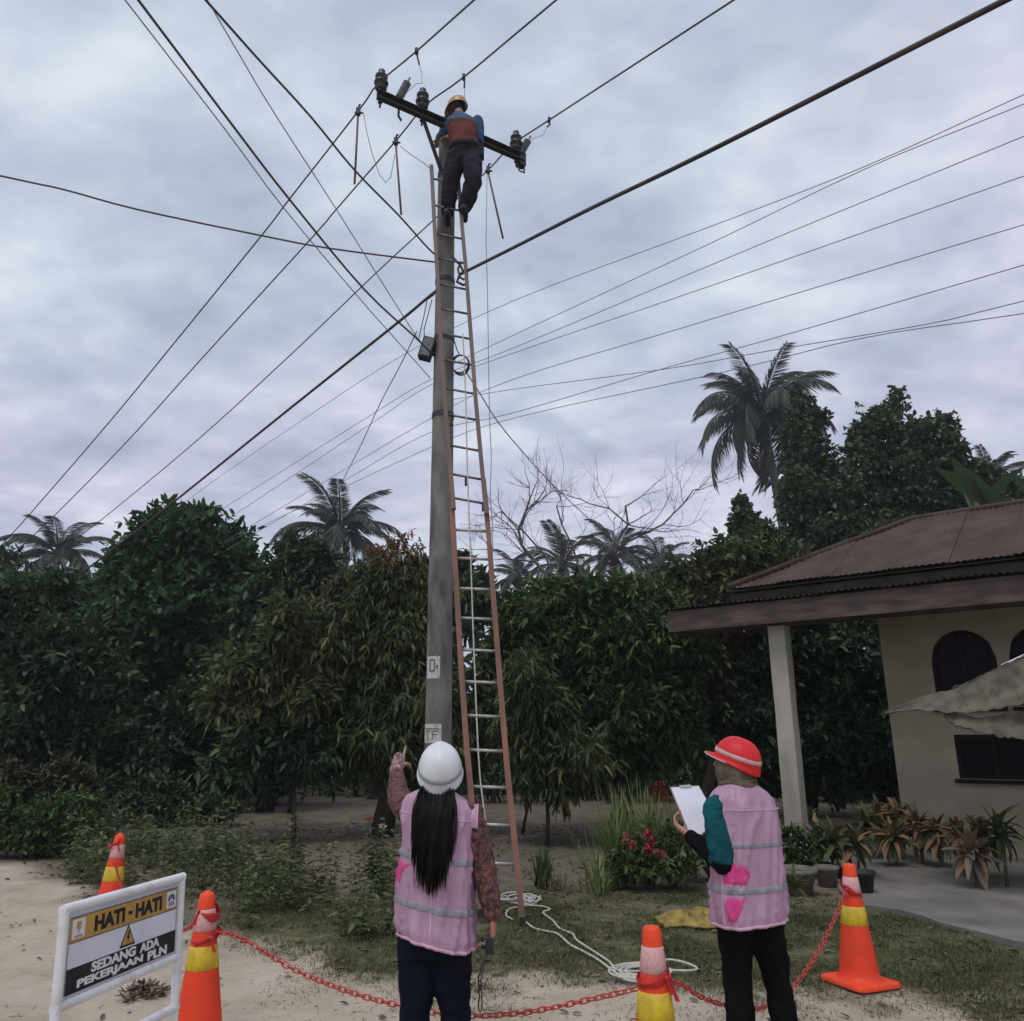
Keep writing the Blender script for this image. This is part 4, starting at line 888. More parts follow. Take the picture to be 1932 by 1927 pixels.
tri('hazard_triangle', 1.0, 0.0070, 'sign_black'); tri('hazard_triangle', 0.78, 0.0078, 'sign_gold')
mb = MB(); mb.add([S(tcx + a, tcz + z, 0.0086) for a, z in ((.004, .022), (-.010, -.008), (-.001, -.006), (-.006, -.026), (.010, .0), (.001, -.001), (.009, .014))], [(0, 1, 2, 5), (5, 2, 3, 4), (0, 5, 6)]); mb.build('bolt', 'sign_black', pan, smooth=False)

# ================================================================== PEOPLE
def union(name, mb, voxel, mat, parent, smooth_it=4, wrinkle=None, kind=None):
    """closed shapes -> one continuous skin (voxel remesh), smoothed, folds pushed along the normals"""
    me = bpy.data.meshes.new(name + '_src'); me.from_pydata(mb.v, [], mb.f); me.update()
    tmp = bpy.data.objects.new(name + '_src', me); COL.objects.link(tmp)
    bm = bmesh.new(); bm.from_mesh(me); bmesh.ops.recalc_face_normals(bm, faces=bm.faces); bm.to_mesh(me); bm.free()
    rm = tmp.modifiers.new('r', 'REMESH'); rm.mode = 'VOXEL'; rm.voxel_size = voxel
    sm = tmp.modifiers.new('s', 'SMOOTH'); sm.iterations = smooth_it; sm.factor = 0.5
    dg = bpy.context.evaluated_depsgraph_get(); out_ = bpy.data.meshes.new_from_object(tmp.evaluated_get(dg)); bpy.data.objects.remove(tmp)
    if wrinkle:
        nr = [v.normal.copy() for v in out_.vertices]
        for v, n_ in zip(out_.vertices, nr): v.co += n_ * wrinkle(v.co)
    off = base_of(parent)
    out_.transform(Matrix.Translation(-off)); out_.name = name
    out_.polygons.foreach_set('use_smooth', [True] * len(out_.polygons)); out_.update(); out_.materials.clear()
    return link(name, out_, mat, parent, kind)
def caps(mb, pts, n=12):
    """tapered limb through (x,y,z,r) joints, rounded at both ends"""
    P = []
    for a, b_ in zip(pts[:-1], pts[1:]):
        for j in range(5): t_ = j / 5; P.append(tuple(a[i] + (b_[i] - a[i]) * t_ for i in range(4)))
    P.append(pts[-1]); mb.tube([p[:3] for p in P], [p[3] for p in P], n)
    mb.ball(pts[0][:3], pts[0][3], n, 8); mb.ball(pts[-1][:3], pts[-1][3], n, 8); return mb
def oval(c, rx, ry, n=28, yaw=0.0, p=2.3):
    P = []
    for j in range(n):
        a = 2 * math.pi * j / n; x = rx * math.copysign(abs(math.cos(a)) ** (2 / p), math.cos(a)); y = ry * math.copysign(abs(math.sin(a)) ** (2 / p), math.sin(a))
        P.append(Vector((c[0] + x * math.cos(yaw) - y * math.sin(yaw), c[1] + x * math.sin(yaw) + y * math.cos(yaw), c[2])))
    return P
def torso_mb(mb, secs, yaw=0.0):
    mb.rings([oval(c, rx, ry, 28, yaw) for c, rx, ry in secs], True, (True, True)); return mb
def hand(mb, wrist, d, palm_n, size=1.0, curl=(0.3,) * 5, thumb_side=1):
    """palm and five fingers; d = direction of the fingers, palm_n = direction the palm faces"""
    d = Vector(d).normalized(); pn = Vector(palm_n); pn = (pn - d * pn.dot(d)).normalized(); s_ = d.cross(pn) * thumb_side
    wv = Vector(wrist); k = size
    for q in (-0.024, -0.008, 0.008, 0.024): caps(mb, [(*(wv + s_ * q * k * .6), .015 * k), (*(wv + d * .075 * k + s_ * q * k), .0125 * k)], 8)
    ln = (0.066, 0.076, 0.070, 0.054)
    for i in range(4):
        q = 0.030 - 0.0195 * i; p = wv + d * 0.078 * k + s_ * q * k; ang = 0.0; seq = [(*p, .0088 * k)]
        for f_ in (0.45, 0.32, 0.25):
            ang += curl[i + 1] * 1.1; dd = d * math.cos(ang) + pn * math.sin(ang); p = p + dd * ln[i] * f_ * 1.25 * k; seq.append((*p, (.0084, .0078, .0068)[len(seq) - 1] * k))
        caps(mb, seq, 8)
    p = wv + d * 0.028 * k + s_ * 0.026 * k; seq = [(*p, .0125 * k)]; ang = 0.0
    for f_ in (0.036, 0.028, 0.022):
        ang += curl[0] * 0.7; dd = (d * 0.72 + s_ * 0.62).normalized() * math.cos(ang) + pn * math.sin(ang); p = p + dd * f_ * k; seq.append((*p, (.0115, .0095, .0080)[len(seq) - 1] * k))
    caps(mb, seq, 8)
def head(mb, c, fwd, up, s_=1.0):
    f = Vector(fwd).normalized(); u = Vector(up); u = (u - f * u.dot(f)).normalized(); r_ = f.cross(u); c = Vector(c)
    mb.ball(c + u * .02 * s_, (.074 * s_, .092 * s_, .10 * s_), 18, 14, (r_, f, u)); mb.ball(c - u * .045 * s_ + f * .022 * s_, (.058 * s_, .066 * s_, .07 * s_), 16, 12, (r_, f, u))
    caps(mb, [(*(c + f * .088 * s_ + u * .012 * s_), .009 * s_), (*(c + f * .106 * s_ - u * .022 * s_), .0135 * s_)], 8)
    for q in (-1, 1):
        mb.ball(c + r_ * q * .077 * s_ - u * .008 * s_, (.008 * s_, .018 * s_, .03 * s_), 8, 8, (r_, f, u))
        mb.ball(c + f * .082 * s_ + r_ * q * .03 * s_ + u * .028 * s_, (.024 * s_, .010 * s_, .007 * s_), 8, 6, (r_, f, u))
    mb.ball(c + f * .084 * s_ - u * .053 * s_, (.024 * s_, .010 * s_, .009 * s_), 8, 6, (r_, f, u))
    return f, u, r_
def eyes(c, f, u, r_, parent, s_=1.0):
    for q in (-1, 1):
        mb = MB(); mb.ball(Vector(c) + f * .085 * s_ + r_ * q * .03 * s_ + u * .014 * s_, (.013 * s_, .007 * s_, .006 * s_), 10, 6, (r_, f, u)); mb.build('eye', 'sign_black', parent)
def helmet(parent, c, fwd, up, mat, strip=None, strip_mat=None, rear_mark=None, s_=1.0, peak_edge=None, ridge=True):
    f = Vector(fwd).normalized(); u = Vector(up); u = (u - f * u.dot(f)).normalized(); r_ = f.cross(u); c = Vector(c)
    RX, RY, RZ = .110 * s_, .140 * s_, .132 * s_
    n_ = 40
    def pt(a, h_, k=0.0):                        # shell point: a round the head, h_ 0 rim .. 1 crown
        q = math.cos(h_ * math.pi / 2) ** 0.85; x = math.sin(a); y = math.cos(a)
        rdg = 0.0055 * s_ * math.exp(-(x * q * 5.0) ** 2) * min(h_ * 4, 1) if ridge else 0
        return c + r_ * ((RX + k) * q * x) + f * ((RY + k) * q * y) + u * ((RZ + k) * math.sin(h_ * math.pi / 2) + rdg)
    mb = MB(); rr = [[pt(2 * math.pi * j / n_, i / 14) for j in range(n_)] for i in range(14)]
    mb.rings(rr, True, (False, True))
    # rim: peak in front, narrow brim elsewhere
    def rim(k, dz_):
        return [c + r_ * ((RX + k * .22) * math.sin(2 * math.pi * j / n_)) + f * ((RY + k * (0.22 if math.cos(2 * math.pi * j / n_) < 0 else 0.22 + 1.25 * math.cos(2 * math.pi * j / n_))) * math.cos(2 * math.pi * j / n_)) + u * (dz_ - (.014 * s_ if math.cos(2 * math.pi * j / n_) > 0 else (.014 + .024 * abs(math.cos(2 * math.pi * j / n_))) * s_) * (k / .035) ) for j in range(n_)]
    mb.rings([rr[0], rim(.012, -.002), rim(.035 * s_, 0.0), rim(.036 * s_, -.006), rim(.03 * s_, -.008), [p - u * .010 for p in rr[0]]], True)
    mb.rings([[c + (p - c) * .96 for p in reversed(r2)] for r2 in rr], True)
    o = mb.build('hard_hat', mat, parent)
    if strip:
        h0, h1, k = strip; mb = MB(); mb.rings([[pt(2 * math.pi * j / n_, h0, .0005) for j in range(n_)], [pt(2 * math.pi * j / n_, h0 + .01, k) for j in range(n_)], [pt(2 * math.pi * j / n_, h1 - .01, k) for j in range(n_)], [pt(2 * math.pi * j / n_, h1, .0005) for j in range(n_)]], True); mb.build('strip', strip_mat, o)
    if rear_mark:
        q = pt(math.pi, rear_mark, .003); mb = MB(); nn = (q - c).normalized(); x_ = nn.cross(u).normalized(); y_ = x_.cross(nn)
        mb.lathe(q, [(.0115 * s_, 0), (.0115 * s_, .003), (.006 * s_, .0035)], 14, (x_, y_, nn), (False, False)); mb.build('emblem', 'device', o)
    if peak_edge:
        mb = MB(); e_ = rim(.036 * s_, -.003); sel = [p for j, p in enumerate(e_) if math.cos(2 * math.pi * j / n_) > -0.15]
        idx = [j for j in range(-n_ // 2, n_ // 2) if math.cos(2 * math.pi * j / n_) > 0.1]; mb.tube([e_[j % n_] for j in idx], .0045 * s_, 6); mb.build('edging', peak_edge, o)
    return o
def wr(sc, amp, ax=(1, 1, 1), seed=0.0):
    return lambda p: amp * (mnoise.noise((p.x * sc * ax[0], p.y * sc * ax[1], p.z * sc * ax[2] + seed)) + 0.5 * mnoise.noise((p.x * sc * 2.3 * ax[0], p.y * sc * 2.3, p.z * sc * 2.1 * ax[2] + seed + 9)))
class Vest:
    """padded work vest: oval sections by height, with folds; point(a, z, lift)"""
    def __init__(s, secs, yaw, fold=0.007, seed=0.0, hem=None, tilt=0.0):
        s.tilt = tilt; s.s = sorted(secs, key=lambda q: q[0]); s.yaw = yaw; s.fold = fold; s.seed = seed; s.hem = hem
    def sec(s, z):
        zs = [q[0] for q in s.s]; return [float(np.interp(z, zs, [q[i] for q in s.s])) for i in (1, 2, 3, 4)]
    def point(s, a, z, lift=0.0):
        cx, cy, rx, ry = s.sec(z); p_ = 2.5
        ca_, sa_ = math.cos(a), math.sin(a); x = math.copysign(abs(ca_) ** (2 / p_), ca_); y = math.copysign(abs(sa_) ** (2 / p_), sa_)
        top = s.s[-1][0]; k = min((top - z) / 0.12, 1.0)
        ax_, ay_ = math.cos(a), math.sin(a); w1 = mnoise.noise((ax_ * 2.4 + z * 1.6, ay_ * 2.4, z * 1.5 + s.seed)); w2 = mnoise.noise((ax_ * 5.5 + z * 3.0, ay_ * 5.5, z * 2.0 + s.seed + 5)); w3 = mnoise.noise((ax_ * 1.6, ay_ * 1.6, z * 9 + s.seed + 11)); w4 = 1 - abs(mnoise.noise((ax_ * 3.2 - z * 3.4, ay_ * 3.2, z * 1.6 + s.seed + 20)))
        d = (s.fold * (1.1 * w1 + .6 * w2 + .2 * w3) + s.fold * 1.5 * (w4 ** 9 - .3)) * k + lift
        xx, yy = (rx + d) * x, (ry + d) * y; zz = z + (s.hem(a) if s.hem and z < s.s[0][0] + 0.25 else 0) * max(1 - (z - s.s[0][0]) / 0.25, 0)
        return Vector((cx + xx * math.cos(s.yaw) - yy * math.sin(s.yaw), cy + xx * math.sin(s.yaw) + yy * math.cos(s.yaw), zz - s.tilt * xx))
    def shell(s, name, mat, parent, n=96, m_=90):
        z0, z1 = s.s[0][0], s.s[-1][0]; mb = MB()
        rr = [[s.point(2 * math.pi * j / n, z0 + (z1 - z0) * i / m_) for j in range(n)] for i in range(m_ + 1)]
        mb.rings(rr, True)
        inn = [[s.point(2 * math.pi * j / n, z0 + 0.05 * (1 - i / 3), -0.012) for j in range(n)] for i in range(4)]
        mb.rings([[s.point(2 * math.pi * j / n, z0 + .14, -.014) for j in range(n)], [s.point(2 * math.pi * j / n, z0 + .004, -.010) for j in range(n)], rr[0]], True)
        return mb.build(name, mat, parent)
    def patch(s, name, mat, parent, a0, a1, z0, z1, lift=0.003, n=48, m_=6, shape=None, slope=0.0):
        mb = MB(); rr = []
        for i in range(m_ + 1):
            row = []
            for j in range(n + 1):
                u, v = j / n, i / m_
                if shape: u, v = shape(u, v)
                a = a0 + (a1 - a0) * u; z = z0 + (z1 - z0) * v + slope * (math.sin(a - s.yaw * 0) if False else (u - .5))
                edge = 0.0 if (i in (0, m_)) or (j in (0, n) and abs(a1 - a0) < 6) else 1.0
                row.append(s.point(a, z, lift * edge - (0.0015 if edge == 0 else 0)))
            rr.append(row)
        mb.rings(rr, closed=False); return mb.build(name, mat, parent)

# ---- person pointing up at the pole (back to us, white helmet, long hair)
WX, WY = -0.335, 3.85
pw = thing('person', 'person in pink vest, white hard hat and long black hair, pointing at the pole', 'person', (WX, WY, 0))
mb = MB()
torso_mb(mb, [((WX, WY, .66), .13, .10), ((WX, WY, .80), .145, .11), ((WX, WY, .95), .125, .095), ((WX, WY, 1.12), .135, .10), ((WX, WY, 1.22), .14, .095), ((WX, WY, 1.265), .10, .07), ((WX, WY, 1.29), .05, .05)])
caps(mb, [(WX, WY, 1.24, .052), (WX, WY + .01, 1.33, .046)])
hf, hu, hr = head(mb, (WX + .005, WY + .015, 1.38), (-.10, .93, .36), (0.02, -.36, .93))
Ls = Vector((WX - .145, WY + .03, 1.235)); Le = Vector((-.545, 4.06, 1.265)); Lw = Vector((-.590, 4.265, 1.385))
caps(mb, [(*Ls, .038), (*Le, .034), (*Lw, .024)])
hand(mb, Lw, (0.02, .62, .78), (.2, .6, -.75), 0.92, (0.75, 0.03, .95, 1.0, 1.05), -1)
Rs = Vector((WX + .145, WY, 1.205)); Re = Vector((-.128, 3.84, 1.00)); Rw = Vector((-.082, 3.80, .80))
caps(mb, [(*Rs, .038), (*Re, .034), (*Rw, .024)])
hand(mb, Rw, (.02, .05, -1), (-1, .1, 0), 0.95, (.5, .45, .5, .55, .6), 1)
for sx in (-1, 1):
    caps(mb, [(WX + sx * .072, WY, .70, .07), (WX + sx * .084, WY + .005, .42, .045), (WX + sx * .086, WY - .01, .10, .036)])
    caps(mb, [(WX + sx * .082, WY - .03, .05, .036), (WX + sx * .09, WY + .14, .03, .028)])
bw = union('body', mb, .0055, 'skin', pw, 3); eyes((WX + .005, WY + .015, 1.38), hf, hu, hr, pw)
mb = MB()
for sx, q in ((-1, 0.0), (1, 0.012)):
    caps(mb, [(WX + sx * .068, WY, .74, .100), (WX + sx * .072, WY + .004, .58, .087), (WX + sx * .080 + q, WY + .004, .42, .066), (WX + sx * .082 + q, WY - .012, .26, .067), (WX + sx * .082 + q, WY - .01, .08, .062)], 18)
torso_mb(mb, [((WX, WY, .64), .150, .118), ((WX, WY, .72), .165, .125), ((WX, WY, .86), .15, .115)])
union('trousers', mb, .009, 'navy', pw, 4, wr(11, .008, (1, 1, 1.6)))
mb = MB()
for sx in (-1, 1): caps(mb, [(WX + sx * .084, WY - .05, .045, .045), (WX + sx * .09, WY + .08, .04, .045), (WX + sx * .095, WY + .17, .03, .034)])
union('shoes', mb, .008, 'boot', pw, 3)
mb = MB(); caps(mb, [(*(Ls + Vector((.03, -.01, -.01))), .062), (*Ls, .064), (*Le, .055), (*(Le.lerp(Lw, .55)), .043), (*(Le.lerp(Lw, .86)), .037)], 16)
union('sleeve', mb, .006, 'sleeve_brown', pw, 3, wr(26, .005, (1, 1, 1)))
mb = MB(); caps(mb, [(*(Le.lerp(Lw, .80)), .036), (*(Le.lerp(Lw, 1.0)), .033), (*(Lw + Vector((.002, .03, .038))), .033), (*(Lw + Vector((.004, .045, .058))), .030)], 16); union('cuff', mb, .005, 'cuff', pw, 3, wr(40, .004))
mb = MB(); caps(mb, [(*(Rs + Vector((-.03, 0, .0))), .062), (*Rs, .066), (*(Rs.lerp(Re, .5)), .062), (*Re, .056), (*(Re.lerp(Rw, .5)), .050), (*(Re.lerp(Rw, .95)), .040)], 16)
union('sleeve', mb, .006, 'sleeve_brown', pw, 3, wr(22, .007, (1, 1, 1.3), 4))
vw = Vest([(.695, WX + .006, WY - .005, .164, .140), (.735, WX + .002, WY - .005, .172, .145), (.80, WX - .002, WY, .173, .140), (.90, WX - .002, WY, .167, .132), (1.02, WX + .002, WY, .160, .128), (1.14, WX + .004, WY, .160, .126), (1.20, WX + .004, WY, .164, .120), (1.245, WX + .004, WY, .160, .108), (1.275, WX, WY, .145, .095), (1.30, WX, WY, .105, .078), (1.318, WX, WY, .072, .062)], R(-4), .0115, 2.0, lambda a: .012 * math.sin(a * 2), .13)
vo = vw.shell('vest', 'pink', pw)
T2 = 2 * math.pi
vw.patch('reflective_stripe', 'reflective', vo, 0, T2, .825, .86, .003, 96, 5); vw.patch('reflective_stripe', 'reflective', vo, 0, T2, 1.02, 1.052, .003, 96, 5)
fan = lambda u, v: (u * (0.35 + .65 * v), v)
vw.patch('pocket_patch', 'magenta', vo, R(176), R(236), .905, 1.005, .004, 14, 8, lambda u, v: (u * (.42 + .58 * v ** 2), v))
for zz_ in (1.205,): vw.patch('seam', 'piping', vo, R(180), R(360), zz_, zz_ + .005, .0035, 60, 3)
vw.patch('seam', 'piping', vo, R(269.2), R(270.8), .71, 1.2, .003, 3, 50)
vw.patch('hem_piping', 'piping', vo, 0, T2, .692, .708, .006, 96, 4)
# flared shoulder caps of the vest
for sx, S0 in ((-1, Ls), (1, Rs)):
    mb = MB(); rr = []
    for i in range(9):
        t_ = i / 8; row = []
        for j in range(17):
            a = math.pi * (j / 16) * 1.1 - .15; rad_ = .070 + (.012 if sx > 0 else .002) * t_
            row.append(Vector((S0.x + sx * (-.055 + (.090 if sx > 0 else .072) * t_), S0.y + rad_ * .95 * math.cos(a) - .0, S0.z - .012 + rad_ * math.sin(a) - .022 * t_ * t_ + .004 * mnoise.noise((j * .4, i * .5, sx)))))
        rr.append(row)
    mb.rings(rr, closed=False); mb.rings([[p - UP * .004 for p in reversed(r2)] for r2 in rr], closed=False); mb.build('shoulder_flap', 'pink', vo)
    mb = MB(); mb.tube(rr[-1], .004, 6); mb.build('piping', 'piping', vo)
helmet(pw, (WX + .004, WY + .0, 1.402), (-.08, .84, .54), (0.02, -.54, .84), 'hat_white', (.05, .15, .0022), 'hat_shade_band', None, 0.91)  # grey strip near the rim is painted shade
# long straight hair falling over the vest
mb = MB(); rs = random.Random(5)
for i in range(520):
    u = rs.uniform(-1, 1); lay = rs.random(); tilt = u * .10
    a = u * 1.25; x0_ = WX + .074 * math.sin(a); y0_ = WY - .060 * math.cos(a) + .01
    xe = WX - .008 + u * .082 + rs.gauss(0, .009); ze = 1.0 - .055 * (1 - abs(u)) + rs.uniform(-.06, .05) + (.06 if abs(u) > .75 else 0)
    if rs.random() < .16: ze += rs.uniform(.03, .12)
    P = []; wd = rs.uniform(.0013, .0048)
    for k in range(11):
        t_ = k / 10; z = 1.368 + (ze - 1.368) * t_; q = min(t_ * 2.2, 1); q = q * q * (3 - 2 * q)
        x = x0_ + (xe - x0_) * q + .004 * math.sin(t_ * 5 + i); yb = vw.point(math.atan2(-1, (x - WX) * 6) if z < 1.30 else -math.pi / 2, min(z, 1.30), 0).y if z < 1.31 else WY - .095
        y = y0_ + (min(yb - .008 - .026 * lay, y0_ + .0) - y0_) * min(t_ * 3.5, 1) - .004 * math.cos(u * 1.5)
        P.append(Vector((x, y, z)))
    o_ = len(mb.v)
    for k, p in enumerate(P):
        ww = wd * (1 - .75 * (k / 10) ** 3); mb.v += [(p.x - ww, p.y + .002, p.z), (p.x, p.y - .002, p.z), (p.x + ww, p.y + .002, p.z)]
    for k in range(10):
        b0 = o_ + k * 3; mb.f += [(b0, b0 + 1, b0 + 4, b0 + 3), (b0 + 1, b0 + 2, b0 + 5, b0 + 4)]
hr_o = mb.build('hair', 'hair', pw)
mb = MB(); mb.ball((WX, WY - .0, 1.372), (.088, .10, .10), 18, 12); mb.build('hair', 'hair', pw)
# handheld device with strap in her right hand
dv = thing('handheld_camera', 'small black camera with dangling wrist strap in the lowered hand', 'camera', tuple(Rw + Vector((-.012, -.005, -.10))))
c = Rw + Vector((-.014, -.012, -.105))
mb = MB(); mb.box(c, (.035, .085, .060)); mb.build('body', 'device', dv, smooth=False)
mb = MB(); mb.lathe(c + Vector((-.018, .012, .0)), [(.022, 0), (.022, .016), (.016, .018)], 14, (Vector((0, 1, 0)), Vector((0, 0, 1)), Vector((-1, 0, 0))), (False, True)); mb.build('lens', 'device', dv)
mb = MB(); q = c + Vector((-.01, -.045, -.02)); mb.tube([q, q + Vector((-.022, -.01, -.05)), q + Vector((-.035, -.01, -.10)), q + Vector((-.030, -.01, -.16)), q + Vector((-.034, -.01, -.205)), q + Vector((-.026, -.01, -.225)), q + Vector((-.018, -.01, -.205)), q + Vector((-.02, -.01, -.16)), q + Vector((-.024, -.01, -.10)), q + Vector((-.006, 0, -.03))], .0032, 6); mb.build('strap', 'device', dv)
mb = MB(); mb.box(q + Vector((-.026, -.01, -.13)), (.014, .008, .022)); mb.build('slider', 'device', dv, smooth=False)

# ---- person with clipboard (red helmet, teal sleeve)
QX, QY = 1.145, 4.22; QR = R(22)
pr_ = thing('person', 'person in pink vest and red hard hat holding a clipboard', 'person', (QX, QY, 0))
mb = MB()
torso_mb(mb, [((QX, QY, .68), .135, .10), ((QX, QY, .82), .145, .11), ((QX, QY, .98), .13, .10), ((QX, QY, 1.16), .14, .10), ((QX, QY, 1.25), .14, .095), ((QX, QY, 1.30), .09, .07), ((QX, QY, 1.32), .05, .05)], QR)
caps(mb, [(QX, QY, 1.27, .052), (QX - .005, QY + .01, 1.35, .046)])
HC = Vector((QX - .012, QY + .02, 1.412)); hfd = (-.72, .66, .22)
hf, hu, hr = head(mb, HC, hfd, (.12, -.1, 1))
ls = Vector((QX - .158, QY - .075, 1.215)); le = Vector((QX - .135, QY - .105, .965)); lw = Vector((QX - .255, QY + .10, 1.075))
caps(mb, [(*(ls + Vector((.02, .015, 0))), .034), (*le, .032), (*lw, .024)])
hand(mb, lw, (-.55, .62, .45), (.45, .2, .8), 0.95, (.4, .5, .55, .6, .65), 1)
rs_ = Vector((QX + .140, QY + .055, 1.235)); re_ = Vector((QX + .10, QY + .22, 1.02)); rw_ = Vector((QX - .10, QY + .34, 1.09))
caps(mb, [(*(rs_ - Vector((.02, 0, .01))), .034), (*re_, .034), (*rw_, .024)]); hand(mb, rw_, (-.9, .25, .25), (-.2, -.3, -.9), 0.95, (.4, .6, .65, .7, .7), 1)
for sx, fx in ((-1, .0), (1, .03)):
    caps(mb, [(QX + sx * .070, QY, .72, .07), (QX + sx * .088 + fx * .7, QY + .005, .43, .043), (QX + sx * .092 + fx, QY - .01, .10, .036)])
    caps(mb, [(QX + sx * .09 + fx, QY - .03, .05, .036), (QX + sx * .09 + fx - .04, QY + .13, .03, .028)])
union('body', mb, .0055, 'skin', pr_, 3); eyes(HC, hf, hu, hr, pr_)
mb = MB()
for sx, fx in ((-1, .01), (1, .035)):
    caps(mb, [(QX + sx * .066, QY, .76, .098), (QX + sx * .078 + fx * .3, QY + .004, .58, .080), (QX + sx * .086 + fx * .7, QY + .004, .43, .064), (QX + sx * .09 + fx, QY - .012, .26, .066), (QX + sx * .092 + fx, QY - .01, .06, .068)], 18)
torso_mb(mb, [((QX, QY, .68), .145, .112), ((QX, QY, .76), .16, .12), ((QX, QY, .90), .15, .115)], QR)
union('trousers', mb, .009, 'black_cloth', pr_, 4, wr(11, .008, (1, 1, 1.6), 3))
mb = MB()
for sx, fx in ((-1, .01), (1, .035)): caps(mb, [(QX + sx * .092 + fx, QY - .05, .045, .045), (QX + sx * .09 + fx - .03, QY + .08, .04, .045), (QX + sx * .09 + fx - .05, QY + .16, .03, .034)])
union('shoes', mb, .008, 'boot', pr_, 3)
mb = MB(); caps(mb, [(*(ls + Vector((.035, .03, .015))), .050), (*ls, .053), (*(ls.lerp(le, .35)), .057), (*(ls.lerp(le, .7)), .062), (*(le + Vector((0, 0, .03))), .056), (*le.lerp(lw, .16), .048)], 16); union('sleeve', mb, .006, 'teal', pr_, 3, wr(17, .0065, (1, 1, 1.6), 2))
mb = MB(); caps(mb, [(*le, .050), (*le.lerp(lw, .5), .044), (*le.lerp(lw, .9), .036)], 16); union('arm_warmer', mb, .006, 'black_cloth', pr_, 3, wr(26, .004))
mb = MB(); caps(mb, [(*(rs_ - Vector((.03, 0, 0))), .058), (*(rs_ - Vector((.01, 0, .01))), .060), (*re_, .054), (*re_.lerp(rw_, .9), .038)], 16); union('sleeve', mb, .006, 'teal', pr_, 3, wr(16, .006))
vq = Vest([(.69, QX - .004, QY, .170, .140), (.73, QX - .004, QY, .176, .145), (.82, QX - .002, QY, .177, .140), (.95, QX + .002, QY, .172, .134), (1.10, QX + .004, QY, .172, .130), (1.20, QX + .004, QY, .172, .122), (1.25, QX, QY, .162, .110), (1.285, QX - .004, QY, .135, .098), (1.315, QX - .006, QY, .095, .08), (1.335, QX - .008, QY, .066, .064)], QR, .011, 7.0, lambda a: .012 * math.sin(a * 1.0 + 2.2))
vo = vq.shell('vest', 'pink', pr_)
vq.patch('reflective_stripe', 'reflective', vo, 0, T2, .835, .868, .003, 96, 5); vq.patch('reflective_stripe', 'reflective', vo, 0, T2, 1.035, 1.066, .003, 96, 5)
sh1 = lambda u, v: (u * math.sqrt(max(1 - (1 - v) ** 2.2, 0)) , v)
vq.patch('pocket_patch', 'magenta', vo, R(192), R(250), .880, .975, .004, 14, 9, lambda u, v: (u * math.sin(math.pi * (.28 + .5 * v)), v))
vq.patch('pocket_patch', 'magenta', vo, R(200), R(238), .722, .828, .004, 14, 9, lambda u, v: (u * (.35 + .65 * v ** .6), v))
vq.patch('seam', 'piping', vo, R(185), R(360), 1.205, 1.210, .0035, 60, 3)
vq.patch('piping', 'piping', vo, R(192), R(195), .70, .98, .005, 4, 20)
vq.patch('hem_piping', 'piping', vo, 0, T2, .688, .704, .006, 96, 4)
# scarf round the neck
for k in range(3):
    mb = MB(); P = [Vector((QX - .008 + (.070 + .006 * (2 - k)) * math.cos(a), QY + .008 + (.068 + .005 * (2 - k)) * math.sin(a), 1.322 + .020 * k + .010 * math.sin(a * 2 + k) + .004 * math.sin(5 * a))) for a in [T2 * j / 30 for j in range(31)]]
    mb.tube(P, [.017 + .003 * math.sin(j * .9 + k) for j in range(31)], 8); mb.build('scarf', 'scarf', pr_)
mb = MB(); mb.ball(HC + Vector((-.004, .0, -.028)), (.098, .098, .115), 18, 12); mb.build('head_scarf', 'scarf', pr_)
helmet(pr_, HC + Vector((.010, -.006, .020)), (-.78, .50, .34), (.32, -.22, 1), 'hat_red', (.10, .21, .0025), 'hat_strip', None, 0.865, 'hat_strip')
# clipboard, held out in front to the left
cbp = [atY(1266, 1487, 4.62), atY(1318, 1484, 4.66), atY(1352, 1545, 4.50), atY(1308, 1590, 4.44)]
cb_c = sum(cbp, Vector((0, 0, 0))) / 4; cb = thing('clipboard', 'brown clipboard with a white sheet in the hands of the red helmet person', 'clipboard', tuple(cb_c))
nn = (cbp[1] - cbp[0]).cross(cbp[3] - cbp[0]).normalized()
if nn.y > 0: nn = -nn
def slab(nm, P, n0, n1, mat, par): 
    mb = MB(); mb.add([p + nn * n0 for p in P] + [p + nn * n1 for p in P], [(0, 3, 2, 1), (4, 5, 6, 7), (0, 1, 5, 4), (1, 2, 6, 5), (2, 3, 7, 6), (3, 0, 4, 7)]); return mb.build(nm, mat, par, smooth=False)
ctr = cb_c
slab('board', [ctr + (p - ctr) * 1.05 for p in cbp], -.006, 0.0, 'board_brown', cb); ps = slab('sheet', cbp, 0.001, .003, 'paper', cb)
u_ = (cbp[1] - cbp[0]); v_ = (cbp[3] - cbp[0])
for k in range(9):
    s0 = cbp[0] + v_ * (.14 + .085 * k) + u_ * .12; e0 = s0 + u_ * (.3 + .5 * random.random()); mb = MB(); mb.bar(s0 + nn * .0036, e0 + nn * .0036, .0022, .0006, up=nn); mb.build('written_line', 'wire_grey', ps, smooth=False)
mb = MB(); mb.bar(cbp[0].lerp(cbp[1], .3) + nn * .006, cbp[0].lerp(cbp[1], .7) + nn * .006, .016, .008, up=nn); mb.build('clip', 'alu', cb, smooth=False)

